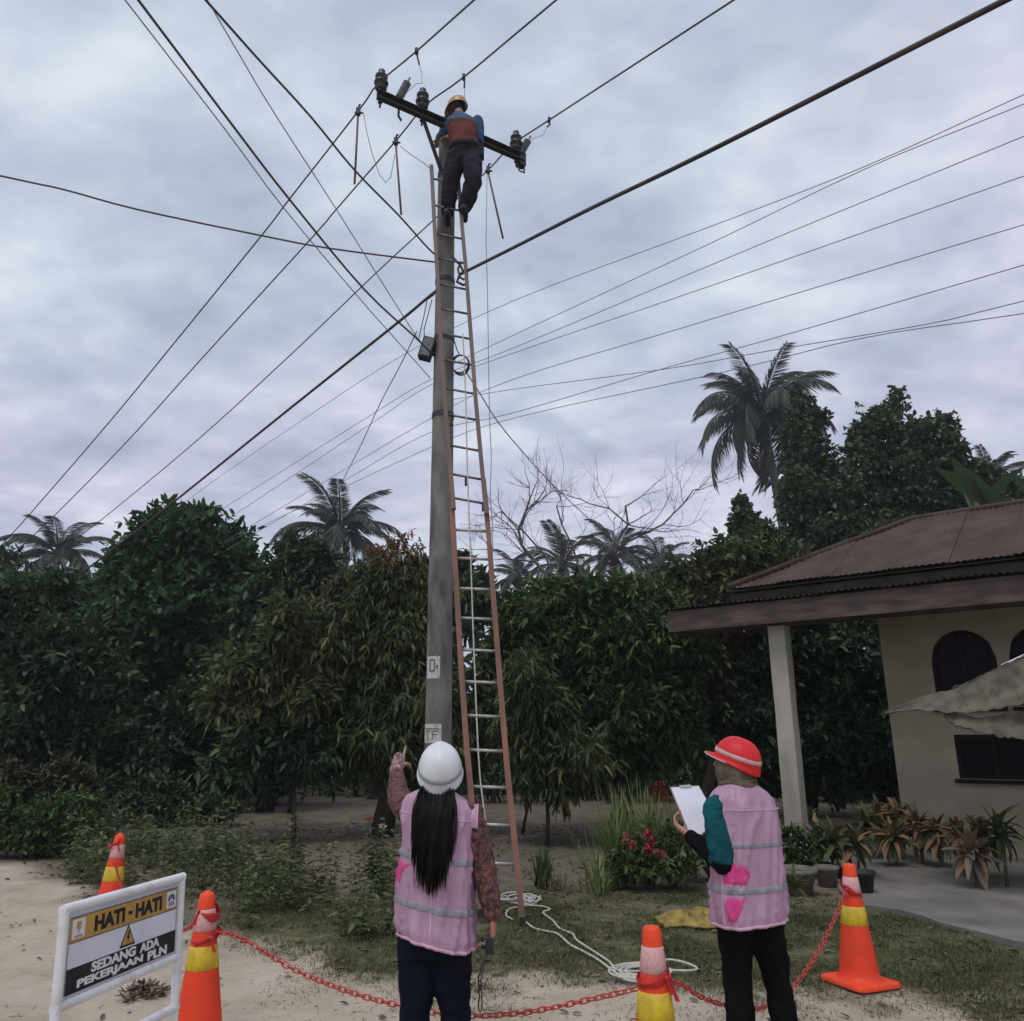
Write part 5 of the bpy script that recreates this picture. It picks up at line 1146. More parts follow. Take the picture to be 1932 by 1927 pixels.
# ---- lineman at the top of the ladder
def lm(x, y, Y): return atY(x, y, Y)
LB = lm(862, 415, 8.50)
pl_ = thing('person', 'lineman in orange vest and yellow hard hat working at the top of the pole', 'person', tuple(LB))
hipc = lm(878, 290, 8.36); chest = lm(876, 238, 8.42); neck = lm(868, 217, 8.48); hc = lm(862, 203, 8.54)
kl = lm(850, 342, 8.40); fl = lm(844, 408, 8.52); kr = lm(893, 342, 8.24); fr2 = lm(876, 400, 8.40)
hl = hipc + Vector((-.10, 0, -.04)); hr2 = hipc + Vector((.08, 0, -.04))
shl = chest + Vector((-.16, .03, .10)); shr = chest + Vector((.17, .02, .10))
mb = MB()
axz = (neck - hipc).normalized(); sec = [(0.0, .15, .11), (.18, .145, .11), (.40, .165, .115), (.52, .17, .11), (.60, .11, .08), (.66, .055, .055)]
torso_mb(mb, [(tuple(hipc.lerp(neck, t_ / .66)), a_, b_) for t_, a_, b_ in sec])
caps(mb, [(*neck, .055), (*hc, .055)]); hf, hu, hr = head(mb, hc, (-.30, .90, -.05), (0, .06, 1), .98)
lel = lm(838, 250, 8.62); lha = lm(826, 262, 8.80); rel = lm(866, 262, 8.32); rha = lm(846, 258, 8.52)
caps(mb, [(*shl, .05), (*lel, .04), (*lha, .028)]); caps(mb, [(*shr, .05), (*(shr + Vector((.03, .05, -.26))), .042), (*rha, .028)])
hand(mb, lha, (-.2, .9, .1), (0, 0, -1), 1.0, (.5, .7, .7, .7, .7), 1); hand(mb, rha, (-.7, .6, .2), (0, .3, -1), 1.0, (.5, .7, .7, .7, .7), 1)
caps(mb, [(*hl, .09), (*kl, .062), (*fl, .045)]); caps(mb, [(*hr2, .09), (*kr, .062), (*fr2, .045)])
union('body', mb, .0065, 'skin', pl_, 3); eyes(hc, hf, hu, hr, pl_)
mb = MB(); torso_mb(mb, [(tuple(hipc + Vector((0, 0, z))), a_, b_) for z, a_, b_ in ((-.12, .15, .12), (0, .175, .14), (.12, .165, .13))])
caps(mb, [(*hl, .13), (*hl.lerp(kl, .5), .12), (*kl, .105), (*(kl.lerp(fl, .5)), .10), (*(fl + UP * .06), .08)], 14); caps(mb, [(*hr2, .13), (*hr2.lerp(kr, .5), .12), (*kr, .105), (*(kr.lerp(fr2, .5)), .10), (*(fr2 + UP * .06), .085)], 14)
union('trousers', mb, .010, 'lineman_dark', pl_, 4, wr(10, .012, (1, 1, 1.4)))
mb = MB()
for f_ in (fl, fr2): caps(mb, [(*(f_ + Vector((0, -.08, .0))), .045), (*(f_ + Vector((0, .05, -.01))), .048), (*(f_ + Vector((0, .14, -.015))), .038)])
union('boots', mb, .009, 'boot', pl_, 3)
mb = MB(); torso_mb(mb, [(tuple(hipc.lerp(neck, t_)), a_, b_) for t_, a_, b_ in ((.62, .180, .130), (.76, .19, .130), (.86, .17, .115), (.95, .10, .085), (1.02, .065, .065))])
caps(mb, [(*shr, .072), (*(shr + Vector((.03, .05, -.26))), .062), (*((shr + Vector((.03, .05, -.26))).lerp(rha, .8)), .045)], 14); caps(mb, [(*shl, .07), (*lel, .06), (*lel.lerp(lha, .8), .045)], 14)
union('shirt', mb, .009, 'shirt_blue', pl_, 3, wr(14, .008))
mb = MB(); torso_mb(mb, [(tuple(hipc.lerp(neck, t_)), a_, b_) for t_, a_, b_ in ((.12, .180, .142), (.30, .182, .14), (.55, .190, .140), (.70, .194, .142), (.76, .18, .12))])
union('safety_vest', mb, .009, 'vest_orange', pl_, 3, wr(12, .007, seed=3))
mb = MB(); mb.rings([oval(hipc + UP * z, a_, b_, 30) for z, a_, b_ in ((.03, .195, .155), (.035, .205, .165), (.085, .205, .165), (.09, .195, .155))], True); mb.build('tool_belt', 'lineman_dark', pl_)
mb = MB(); mb.box(hipc + Vector((.19, -.05, -.02)), (.09, .11, .17)); mb.build('tool_pouch', 'lineman_dark', pl_, smooth=False)
mb = MB(); mb.tube([hipc + Vector((.18, .06, .05)), hipc + Vector((.06, .42, .10)), hipc + Vector((-.12, .50, .10)), hipc + Vector((-.30, .34, .08)), hipc + Vector((-.19, .04, .05))], .014, 6); mb.build('safety_lanyard', 'boot', pl_)
helmet(pl_, hc + UP * .015, (-.75, .60, -.15), (-.1, .1, 1), 'hat_yellow', None, None, None, 1.04)
mb = MB(); mb.ball(hc + Vector((.012, -.015, -.01)), (.083, .092, .105), 16, 12); mb.build('hood', 'lineman_dark', pl_)

# ================================================================== YELLOW CLOTH
c0 = gp(1300, 1742); cl = []
def cheight(u, v):
    e_ = max(0, 1 - max(abs(u), abs(v)) ** 3); r_ = 1 - abs(mnoise.noise((u * 1.0 + v * 1.6, v * 1.4 - u * 1.2, 3))); r2 = 1 - abs(mnoise.noise((u * 2.4 + v, v * 2.6, 8)))
    return 0.012 + e_ * (0.075 * r_ ** 3 + .03 * r2 ** 3)
mb = MB(); rr = []
for i in range(41):
    row = []
    for j in range(61):
        u, v = j / 30 - 1, i / 20 - 1; k = 1 - .45 * abs(mnoise.noise((u * 1.1, v * 1.1, 6)))
        x = c0.x + .27 * u * k + .05 * mnoise.noise((v * 1.6, u, 1)); y = c0.y + .20 * v * k + .07 * mnoise.noise((u * 1.6, v, 2))
        row.append(Vector((x, y, cheight(u, v) + .10 * max(u, 0) ** 2 * (1 - v * v) * (1 - max(u, 0) ** 6))))
    rr.append(row)
mb.rings(rr, closed=False); mb.rings([[p - UP * .006 for p in reversed(r2)] for r2 in rr], closed=False)
o = mb.build('yellow_cloth', 'yellow_cloth', None); tag(o, 'crumpled yellow cloth lying on the grass behind the red helmet person', 'cloth')

# ================================================================== TREES
def px_m(y, Y): return (atY(1066, y, Y) - atY(966, y, Y)).x / 100.0
def blobs_px(bl, Y, depth=0.85, sub=True):
    out_ = []
    for (cx, cy, rx, ry, *dy) in bl:
        yy = Y + (dy[0] if dy else 0); s_ = px_m(cy, yy); c = atY(cx, cy, yy)
        c = np.array(c); rr_ = np.array([rx * s_, max(rx, ry) * s_ * depth, ry * s_]); out_.append((c, rr_ * .80))
        if min(rx, ry) >= 26 and sub:                     # boughs: smaller lobes standing out of the main one
            for k in range(8):
                d = unit(rng.normal(size=3)); d[1] = -abs(d[1]) * .8; d = unit(d); f_ = rng.uniform(.26, .46); out_.append((c + d * rr_ * rng.uniform(.66, .92), rr_ * f_ * rng.uniform(.8, 1.2, 3)))
    return out_
def foliage(bl, n, per, L_, W_, droop=0.25, twig=0.22, outer=0.32, fill=0.0, up=0.0):
    """n clumps of per leaves spread through the lobes bl, denser to the outside"""
    vol = np.array([np.prod(r_) ** (2 / 3) for c, r_ in bl]); cnt = rng.multinomial(n, vol / vol.sum())
    Bs, As, Ls_ = [], [], []
    for (c, r_), k in zip(bl, cnt):
        if k == 0: continue
        d = unit(rng.normal(size=(k, 3))); f_ = rng.random((k, 1)) ** outer
        lump = 1 + 0.16 * np.sin(d[:, :1] * 7 + c[0]) * np.sin(d[:, 1:2] * 6 + c[1]) + 0.12 * np.sin(d[:, 2:3] * 9 + c[2] * 3) + rng.normal(size=(k, 1)) * 0.07 + 0.22 * (rng.random((k, 1)) < 0.07) * rng.random((k, 1))
        cc = c + d * r_ * f_ * lump
        ok = (cc[:, 2] > 0.12) & ((d[:, 1] < 0.3) | (rng.random(k) < 0.35)); cc, d = cc[ok], d[ok]; k = len(cc)
        ax = unit(d + rng.normal(size=(k, 3)) * 0.55 + np.array([0, 0, 0.25 + up]))
        t_ = rng.random((k, per, 1))
        base = cc[:, None, :] + ax[:, None, :] * (t_ - 0.5) * twig * 2
        phi = unit(rng.normal(size=(k, per, 3)))
        la = ax[:, None, :] * 0.55 + phi * 0.9 - np.array([0, 0, 1.0]) * droop * (0.6 + rng.random((k, per, 1)))
        Bs.append(base.reshape(-1, 3)); As.append(la.reshape(-1, 3))
    Bs = np.concatenate(Bs); As = np.concatenate(As); m_ = len(Bs); sc = 0.5 + 0.9 * rng.random(m_)
    return leafmesh(Bs, As, L_ * sc, W_ * sc, 0.2, droop * 0.25)
def limbs(mb, root, bl, r0, fork=0.45, nper=3):
    """trunk and limbs that reach into every lobe"""
    root = Vector(root); cs = [Vector(c) for c, r_ in bl]; mean = sum(cs, Vector((0, 0, 0))) / len(cs)
    fk = root.lerp(mean, fork); fk.x = root.x * .6 + fk.x * .4; fk.y = root.y * .6 + fk.y * .4
    mb.tube([root - UP * .1, root.lerp(fk, .5) + Vector((.08 * r0 / .1, 0, 0)), fk], [r0 * 1.35, r0, r0 * .85], 8)
    for c, (cv_, rv) in zip(cs, bl):
        p = fk.lerp(c, .55) + Vector((random.uniform(-.2, .2), random.uniform(-.2, .2), random.uniform(.0, .3)))
        mb.tube([fk, p, c], [r0 * .6, r0 * .4, r0 * .2], 6)
        for k in range(nper):
            d = unit(rng.normal(size=3)); q = c + Vector(d * rv * .85); mb.tube([c.lerp(p, .4), c.lerp(q, .5) + Vector((0, 0, .1)), q], [r0 * .22, r0 * .12, r0 * .04], 5)
def tree(name, label, cat, Y, bl, basex, n, per, L_, W_, mat, group=None, r0=0.14, droop=0.25, twig=0.22, outer=0.32, extra=None, basey=None, depth=0.85, bark='bark', up=0.0, lean=0.0):
    B_ = blobs_px(bl, Y, depth); bx = atY(basex, 1500, basey or Y); root = Vector((bx.x, basey or Y, 0))
    o = thing(name, label, cat, tuple(root), group)
    mb = MB(); limbs(mb, root, blobs_px(bl, Y, depth, False), r0); mb.build('trunk', bark, o)
    V, F = foliage(B_, n, per, L_, W_, droop, twig, outer, up=up); npmesh('crown', V, F, mat, o, 'stuff')
    if extra:
        for bl2, n2, per2, L2, W2, mat2, dr2 in extra:
            V, F = foliage(blobs_px(bl2, Y, depth), n2, per2, L2, W2, dr2, twig, outer); npmesh('crown', V, F, mat2, o, 'stuff')
    return o
GT = 'trees along the back of the yard'
tree('breadfruit_tree', 'tall dark green tree with lobed leafy top left of the palm', 'tree', 20.0, [(330, 1080, 105, 95), (250, 1120, 70, 80), (400, 1090, 75, 80), (340, 1010, 70, 50), (430, 1040, 45, 45), (330, 1230, 140, 110), (480, 1060, 25, 40), (230, 1260, 90, 110), (440, 1230, 90, 120)], 340, 3910, 11, 0.252, 0.126, 'leaf_bread', GT, .2, .12, .3)
tree('dark_tree', 'dense dark tree filling the left edge behind the low hedge', 'tree', 16.0, [(60, 1200, 120, 110), (-40, 1150, 90, 90), (140, 1300, 120, 130), (30, 1380, 130, 120), (200, 1430, 110, 90), (-60, 1330, 110, 130)], 80, 4590, 11, 0.178, 0.074, 'leaf_dark', GT, .18, .2)
tree('dark_tree', 'dark tree between the lobed tree and the drooping mango', 'tree', 18.5, [(540, 1120, 80, 85), (600, 1090, 60, 60), (520, 1230, 90, 110), (430, 1330, 100, 110), (560, 1050, 35, 40), (330, 1390, 110, 100), (500, 1400, 90, 80)], 500, 4250, 11, 0.185, 0.081, 'leaf_dark', GT, .17, .2)
tree('mango_tree', 'wide mango tree with drooping leaves left of the pole', 'tree', 13.8, [(740, 1170, 105, 110), (660, 1230, 110, 110), (780, 1290, 110, 120), (620, 1340, 110, 100), (730, 1390, 120, 90), (700, 1110, 60, 50), (800, 1120, 60, 60), (560, 1400, 70, 60), (840, 1400, 70, 80)], 720, 5270, 12, 0.178, 0.041, 'leaf_mango', GT, .16, .85, .2,
     extra=[([(450, 1262, 46, 30), (425, 1318, 34, 34), (505, 1300, 44, 34), (530, 1220, 36, 28), (640, 1190, 40, 30), (600, 1330, 40, 34)], 270, 9, .20, .075, 'leaf_bright', .4), ([(752, 1052, 48, 36), (690, 1110, 42, 40), (640, 1140, 42, 34)], 323, 12, 0.148, 0.037, 'leaf_rust', .7), ([(560, 1262, 50, 42), (770, 1270, 40, 34)], 255, 12, 0.163, 0.037, 'leaf_rust', .8), ([(700, 1130, 60, 40), (640, 1180, 55, 45), (790, 1190, 40, 40)], 408, 12, 0.163, 0.041, 'leaf_olive', .6)])
tree('young_tree', 'small bright long leaved tree at the left flank of the mango', 'tree', 13.0, [(450, 1262, 48, 34), (425, 1318, 36, 36), (505, 1290, 46, 40), (525, 1215, 40, 30), (470, 1360, 50, 34), (548, 1165, 32, 40), (590, 1310, 44, 44)], 560, 510, 8, 0.185, 0.063, 'leaf_olive', GT, .035, .55, .2, extra=[([(520, 1405, 66, 44), (440, 1430, 50, 44), (580, 1425, 50, 44), (500, 1460, 60, 30)], 420, 10, .17, .065, 'leaf_dark', .4)])
tree('leafy_tree', 'broad green tree just right of the ladder', 'tree', 14.2, [(1050, 1175, 100, 66), (1180, 1165, 105, 64), (1000, 1230, 80, 100), (1130, 1240, 120, 110), (1240, 1210, 80, 90), (1060, 1350, 110, 100), (1190, 1360, 120, 100), (1120, 1125, 70, 32), (960, 1330, 60, 90), (1260, 1330, 70, 90)], 1165, 5610, 12, 0.163, 0.063, 'leaf_mid', GT, .16, .35, .2,
     extra=[([(1050, 1135, 60, 34), (1180, 1125, 70, 34), (1120, 1180, 60, 40)], 442, 11, 0.148, 0.052, 'leaf_bright', .3)])
tree('mango_tree', 'dark drooping tree between the ladder and the house fascia', 'tree', 12.8, [(1010, 1390, 70, 80), (1090, 1430, 80, 60), (1000, 1300, 50, 70)], 1030, 1190, 12, 0.178, 0.041, 'leaf_mango', GT, .03, .85)
tree('olive_tree', 'yellowish green tree above the left end of the porch roof', 'tree', 17.0, [(1340, 1090, 70, 45), (1410, 1060, 70, 45), (1290, 1130, 60, 50), (1360, 1170, 90, 70), (1300, 1250, 90, 90), (1480, 1100, 70, 60), (1440, 1030, 40, 35)], 1330, 2550, 11, 0.178, 0.081, 'leaf_olive', GT, .14, .3)
tree('dark_tree', 'dark thicket tree seen behind the porch column', 'tree', 17.5, [(1380, 1280, 100, 90), (1500, 1260, 110, 100), (1600, 1250, 90, 100), (1400, 1400, 110, 90), (1560, 1400, 120, 90), (1660, 1380, 60, 110)], 1520, 4250, 11, 0.178, 0.074, 'leaf_dark', GT, .15, .2)
tree('vine_tree', 'vine covered tree standing right in front of the tall palm', 'tree', 25.0, [(1522, 960, 62, 90), (1524, 860, 46, 70), (1512, 800, 26, 50), (1540, 1050, 100, 60), (1503, 745, 10, 24), (1552, 790, 9, 22)], 1530, 3910, 11, 0.178, 0.118, 'leaf_vine', GT, .2, .35, .2, depth=.7)
tree('vine_tree', 'tallest vine covered tree behind the house roof', 'tree', 23.5, [(1655, 825, 54, 58), (1700, 900, 86, 90), (1640, 960, 80, 90), (1690, 765, 24, 36), (1740, 980, 100, 60), (1640, 1040, 120, 60), (1690, 745, 12, 18)], 1680, 4250, 11, 0.163, 0.111, 'leaf_vine', GT, .2, .35, .2, depth=.7)
tree('vine_tree', 'shorter vine covered tree next to the banana leaves', 'tree', 22.5, [(1765, 850, 46, 70), (1790, 930, 60, 60), (1745, 905, 50, 60), (1780, 800, 24, 28), (1840, 965, 70, 55), (1905, 960, 60, 55), (1850, 900, 34, 40)], 1780, 2550, 11, 0.163, 0.104, 'leaf_vine', GT, .16, .3, .2, depth=.7)
tree('vine_tree', 'slim pointed vine covered stump left of the palm trunk', 'tree', 22.0, [(1402, 1000, 26, 38), (1400, 960, 14, 28), (1395, 1045, 40, 24)], 1402, 714, 11, 0.148, 0.104, 'leaf_vine', GT, .12, .35, .15)
tree('far_tree', 'distant dark tree beyond the left yard corner', 'tree', 27, [(20, 1100, 60, 60), (150, 1130, 70, 50), (-60, 1090, 70, 80), (90, 1180, 120, 80)], 60, 1870, 10, 0.252, 0.118, 'leaf_dark', GT, .2, .2)
tree('far_tree', 'distant tree behind the pole and the mango', 'tree', 26, [(700, 1140, 110, 70), (830, 1100, 70, 50), (880, 1150, 80, 60), (800, 1080, 30, 30), (900, 1110, 30, 30)], 800, 2210, 10, 0.222, 0.104, 'leaf_dark', GT, .2, .2)
tree('far_tree', 'distant tree row top behind the bare branches', 'tree', 27, [(1060, 1145, 90, 36), (1180, 1140, 90, 36), (1270, 1135, 70, 36), (1120, 1190, 170, 60)], 1150, 2210, 10, 0.222, 0.104, 'leaf_dark', GT, .2, .2)
# the dark mass of undergrowth behind the trees: nobody could count it
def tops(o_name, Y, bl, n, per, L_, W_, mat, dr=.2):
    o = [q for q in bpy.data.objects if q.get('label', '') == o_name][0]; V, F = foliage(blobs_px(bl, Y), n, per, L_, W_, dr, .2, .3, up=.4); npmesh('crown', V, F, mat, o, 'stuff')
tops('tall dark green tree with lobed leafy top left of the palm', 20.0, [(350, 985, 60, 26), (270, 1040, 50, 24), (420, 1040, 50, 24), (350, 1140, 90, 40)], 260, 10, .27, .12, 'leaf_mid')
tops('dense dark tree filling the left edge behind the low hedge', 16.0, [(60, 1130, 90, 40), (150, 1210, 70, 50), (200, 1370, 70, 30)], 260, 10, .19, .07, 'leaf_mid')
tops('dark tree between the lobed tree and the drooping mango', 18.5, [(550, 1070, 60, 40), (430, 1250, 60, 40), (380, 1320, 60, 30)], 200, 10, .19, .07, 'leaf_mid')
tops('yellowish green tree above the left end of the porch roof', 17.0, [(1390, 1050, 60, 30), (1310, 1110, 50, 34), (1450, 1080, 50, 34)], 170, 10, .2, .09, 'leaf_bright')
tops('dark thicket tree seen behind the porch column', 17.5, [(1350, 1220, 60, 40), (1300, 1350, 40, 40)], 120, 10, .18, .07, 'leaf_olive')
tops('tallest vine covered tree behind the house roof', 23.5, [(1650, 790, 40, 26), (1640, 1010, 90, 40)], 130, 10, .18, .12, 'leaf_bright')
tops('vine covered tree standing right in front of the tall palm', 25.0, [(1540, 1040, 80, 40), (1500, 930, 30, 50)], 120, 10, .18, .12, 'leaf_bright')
th = foliage([(np.array([x, 26 + 2.5 * math.sin(x * .9), z]), np.array([2.6, 1.6, 1.5])) for x in np.arange(-24, 26, 2.6) for z in (0.8, 2.4, 4.0)], 5200, 9, .42, .2, .2, .3, .6)
o = npmesh('thicket', *th, 'leaf_dark'); tag(o, 'dark mass of undergrowth closing the view behind the trees', 'undergrowth', kind='stuff')
th = foliage([(np.array([x, 22.0 + 1.5 * math.sin(x * 1.3), .6]), np.array([1.6, 1.0, 1.1])) for x in np.arange(-16, 15, 1.7)], 2000, 9, .26, .1, .2, .25, .6)
o = npmesh('undergrowth', *th, 'leaf_dark'); tag(o, 'low dark bushes under the trees at the back of the yard', 'undergrowth', kind='stuff')
# clipped bush and shrubs at the left
tree('hedge_bush', 'rounded green bush at the left edge beyond the sandy road', 'bush', 11.6, [(125, 1530, 62, 40), (60, 1560, 70, 48), (150, 1570, 36, 36), (-10, 1540, 60, 55), (80, 1600, 60, 26)], 100, 2125, 10, 0.081, 0.037, 'leaf_mid', None, .04, .15, .1, depth=.8)
tree('shrub', 'brownish shrub at the left edge below the dark trees', 'bush', 12.8, [(30, 1500, 70, 60), (120, 1480, 60, 50)], 50, 884, 10, 0.104, 0.044, 'leaf_brownbush', None, .04, .2, .1)
tree('shrub', 'grey green shrub in the dark beside the tree trunks', 'bush', 15.5, [(280, 1500, 55, 40), (330, 1520, 40, 30), (410, 1520, 40, 26)], 300, 714, 10, 0.118, 0.052, 'leaf_vine', None, .04, .2, .1)

# ---- palms
def frond_mesh(Ln, arch, nleaf, ll, lw, hang, seed):
    """one frond along +Y: rachis plus two combs of leaflets"""
    r_ = np.random.default_rng(seed); P = []
    for i in range(15):
        t_ = i / 14; P.append(Vector((0, Ln * (t_ - .18 * t_ ** 3 * arch), Ln * (.32 * arch * t_ - .62 * arch * t_ ** 2.3))))
    mb = MB(); mb.tube(P, [Ln * .017 * (1 - .8 * i / 14) for i in range(15)], 5)
    Vr = np.array(mb.v); Fr = []
    for f_ in mb.f:
        for k in range(1, len(f_) - 1): Fr.append((f_[0], f_[k], f_[k + 1]))
    parts = [(Vr, np.array(Fr))]
    Bs, As, Ls_ = [], [], []
    for k in range(nleaf):
        t_ = .14 + .86 * k / (nleaf - 1); f_ = t_ * 14; i0 = min(int(f_), 13); p = P[i0].lerp(P[i0 + 1], f_ - i0); d = (P[i0 + 1] - P[i0]).normalized()
        for sx in (-1, 1):
            if r_.random() < .06: continue
            l = ll * (1.0 - .55 * abs(t_ - .42) ** 1.3 * 1.6) * r_.uniform(.75, 1.1)
            a = Vector((sx * (1 - hang * .55), d.y * .55, d.z * .5 - hang * r_.uniform(.7, 1.25)))
            Bs.append(p[:]); As.append(a[:]); Ls_.append(l)
    V, F = leafmesh(np.array(Bs), np.array(As), np.array(Ls_), lw, 0.1, hang * .30); F = np.concatenate([F[:, [0, 1, 2]], F[:, [0, 2, 3]]])
    parts.append((V, F)); V, F = joinVF(parts)
    o = npmesh('tmp_frond', V, F, None); me = o.data; bpy.data.objects.remove(o); me.name = 'frond'; return me
FR = {}
def palm(label, cx, cy, Y, rad_px, nfr, seed, dry=0, hang=.55, top_z=None, lean=.4, trunk=.16, sect=None, droop_low=True):
    r_ = random.Random(seed); c = atY(cx, cy, Y); root = Vector((c.x + lean, Y, 0)); Ln = rad_px * px_m(cy, Y)
    o = thing('coconut_palm', label, 'palm tree', tuple(root), 'coconut palms')
    mb = MB(); mb.tube([root.lerp(c, t_) + Vector((.3 * lean * math.sin(t_ * 3.1), 0, 0)) for t_ in np.linspace(0, 1, 9)], [trunk * (1.35 - .5 * t_) for t_ in np.linspace(0, 1, 9)], 9); mb.build('trunk', 'palm_trunk', o)
    for v in range(3):
        if (seed, v) not in FR:
            FR[(seed, v)] = frond_mesh(1.0 * Ln, (.75, 1.0, 1.25)[v], 96, Ln * .24, Ln * .0105, hang * (.8, 1.0, 1.15)[v], seed * 10 + v)
    for k in range(nfr + dry):
        az_ = (k * 137.5 + r_.uniform(-12, 12)) % 360; el = 74 - 108 * ((k + .5) / nfr) ** .9 if k < nfr else -62
        me = FR[(seed, 0 if el > 40 else (1 if el > 0 else 2))]
        f_ = bpy.data.objects.new('frond', me); COL.objects.link(f_); f_.parent = o
        f_.matrix_local = Matrix.Translation(c - root) @ Matrix.Rotation(R(az_), 4, 'Z') @ Matrix.Rotation(R(el), 4, 'X') @ Matrix.Rotation(R(r_.uniform(-14, 14)), 4, 'Y') @ Matrix.Scale(r_.uniform(.82, 1.08), 4)
        mt = 'leaf_palm_dry' if k >= nfr - 1 else 'leaf_palm'
        if not me.materials: me.materials.append(M['leaf_palm'])
        if mt == 'leaf_palm_dry': f_.material_slots[0].link = 'OBJECT'; f_.material_slots[0].material = M[mt]
    mb = MB()
    for k in range(5): a = T2 * k / 5; mb.ball(c + Vector((.2 * math.cos(a), .2 * math.sin(a), -.28)), (.12, .12, .15), 8, 6)
    mb.build('coconuts', 'leaf_palm', o)
    mb = MB(); mb.ball(c - UP * .1, (.22, .22, .45), 10, 8); mb.build('crown_shaft', 'palm_trunk', o)
    return o
palm('tall coconut palm with drooping fronds rising behind the house', 1436, 778, 42, 168, 28, 1, 3, .95, lean=1.0, trunk=.24)
palm('coconut palm with upright fronds behind the mango left of the pole', 640, 1006, 38, 142, 24, 2, 1, .5, lean=-.5)
palm('small coconut palm poking above the trees at far left', 108, 1048, 38, 118, 20, 3, 1, .5, lean=.4)
palm('small feathery palm above the roof at the right edge', 1868, 905, 26, 95, 18, 8, 1, .6, lean=.2, trunk=.12)
palm('distant small palm right of the ladder, left one of the low palms', 978, 1092, 40, 85, 15, 4, 0, .5, lean=.2, trunk=.12)
palm('distant palm with spiky upright fronds under the bare branches', 1062, 1068, 40, 105, 16, 5, 0, .3, lean=.2, trunk=.12)
palm('distant palm in the middle of the bare branches', 1160, 1052, 42, 100, 17, 6, 0, .45, lean=-.2, trunk=.12)
palm('distant palm at the right end of the bare branches', 1246, 1066, 42, 92, 16, 7, 0, .5, lean=.2, trunk=.12)
# ---- leafless tree
bt = thing('bare_tree', 'leafless tree with fine curling branches right of the ladder', 'tree', (atY(1100, 1100, 25).x, 25, 0))
mb = MB(); rs = random.Random(21)
def grow(p, d, l, r_, dep):
    n_ = 5; P = [p]; q = p.copy(); dd = d.copy()
    for i in range(n_):
        dd = (dd + Vector((rs.gauss(0, .16), rs.gauss(0, .12), rs.gauss(0.03, .14)))).normalized(); q = q + dd * (l / n_); P.append(q.copy())
    mb.tube(P, [r_ * (1 - .5 * i / n_) for i in range(n_ + 1)], 5 if dep < 2 else 4, cap=False)
    if dep >= 4: return
    for k in range(rs.choice((2, 3, 3)) if dep else 0):
        i = rs.randint(2, n_); a = (dd + Vector((rs.gauss(0, .6), rs.gauss(0, .45), rs.gauss(.05, .5)))).normalized(); grow(P[i], a, l * rs.uniform(.5, .72), r_ * .48, dep + 1)
    if dep == 0: pass
    else: grow(P[-1], (dd + Vector((rs.gauss(0, .3), rs.gauss(0, .3), rs.gauss(.1, .3)))).normalized(), l * .66, r_ * .5, dep + 1)
def limb_to(px_list, r_):
    P = [atY(x, y, 25 + k * .1) for k, (x, y) in enumerate(px_list)]; mb.tube(P, [r_ * (1 - .6 * i / len(P)) for i in range(len(P))], 6, cap=False)
    for i in range(1, len(P)):
        for q in range(2): d = (P[i] - P[i - 1]).normalized(); grow(P[i], (d + Vector((rs.gauss(0, .8), rs.gauss(0, .4), rs.gauss(.1, .7)))).normalized(), rs.uniform(.8, 1.5), max(r_ * .36, .014), 2)
root = atY(1110, 1200, 25); root.z = 0; fk = atY(1070, 1180, 25); mb.tube([root, root.lerp(fk, .5) + Vector((.2, 0, 0)), fk], [.22, .18, .15], 8)
limb_to([(1070, 1180), (1050, 1110), (1010, 1060), (985, 1030), (978, 1000), (992, 965), (1000, 940)], .065)
limb_to([(1050, 1110), (1030, 1050), (985, 1000), (945, 965)], .04)
limb_to([(1070, 1180), (1100, 1100), (1150, 1040), (1185, 990), (1180, 955)], .06)
limb_to([(1150, 1040), (1210, 1010), (1250, 990), (1290, 950), (1308, 925)], .04)
limb_to([(1100, 1100), (1080, 1030), (1060, 990), (1050, 955)], .04)
limb_to([(1010, 1060), (960, 1055), (935, 1040)], .03); limb_to([(1185, 990), (1150, 960), (1110, 950)], .03); limb_to([(1100, 1100), (1180, 1060), (1240, 1050), (1300, 1060)], .03)
mb.build('branches', 'bark_grey', bt)
# ---- leaning dark trunk and saplings in the yard
for pts, r_, lab in (([gp(1215, 1560), atY(1150, 1500, 13.2), atY(1100, 1462, 13.4)], .09, 'dark leaning trunk stump under the green tree'), ([gp(985, 1570), atY(1000, 1500, 12.6), atY(1008, 1440, 12.8)], .022, 'thin dark sapling stem right of the ladder'), ([gp(548, 1528), atY(552, 1480, 15.3), atY(540, 1430, 15.3)], .06, 'short dark trunk below the mango leaves')):
    o = thing('tree_stem', lab, 'tree stem', tuple(pts[0])); mb = MB(); mb.tube([pts[0] - UP * .05] + pts[1:], [r_ * 1.2, r_, r_ * .7], 7); mb.build('trunk', 'bark', o)
    q = pts[2]; V, F = foliage([(np.array(q), np.array([.3, .3, .22]))], 34, 8, .16, .06, .3, .1); npmesh('leaves', V, F, 'leaf_mid', o, 'stuff')
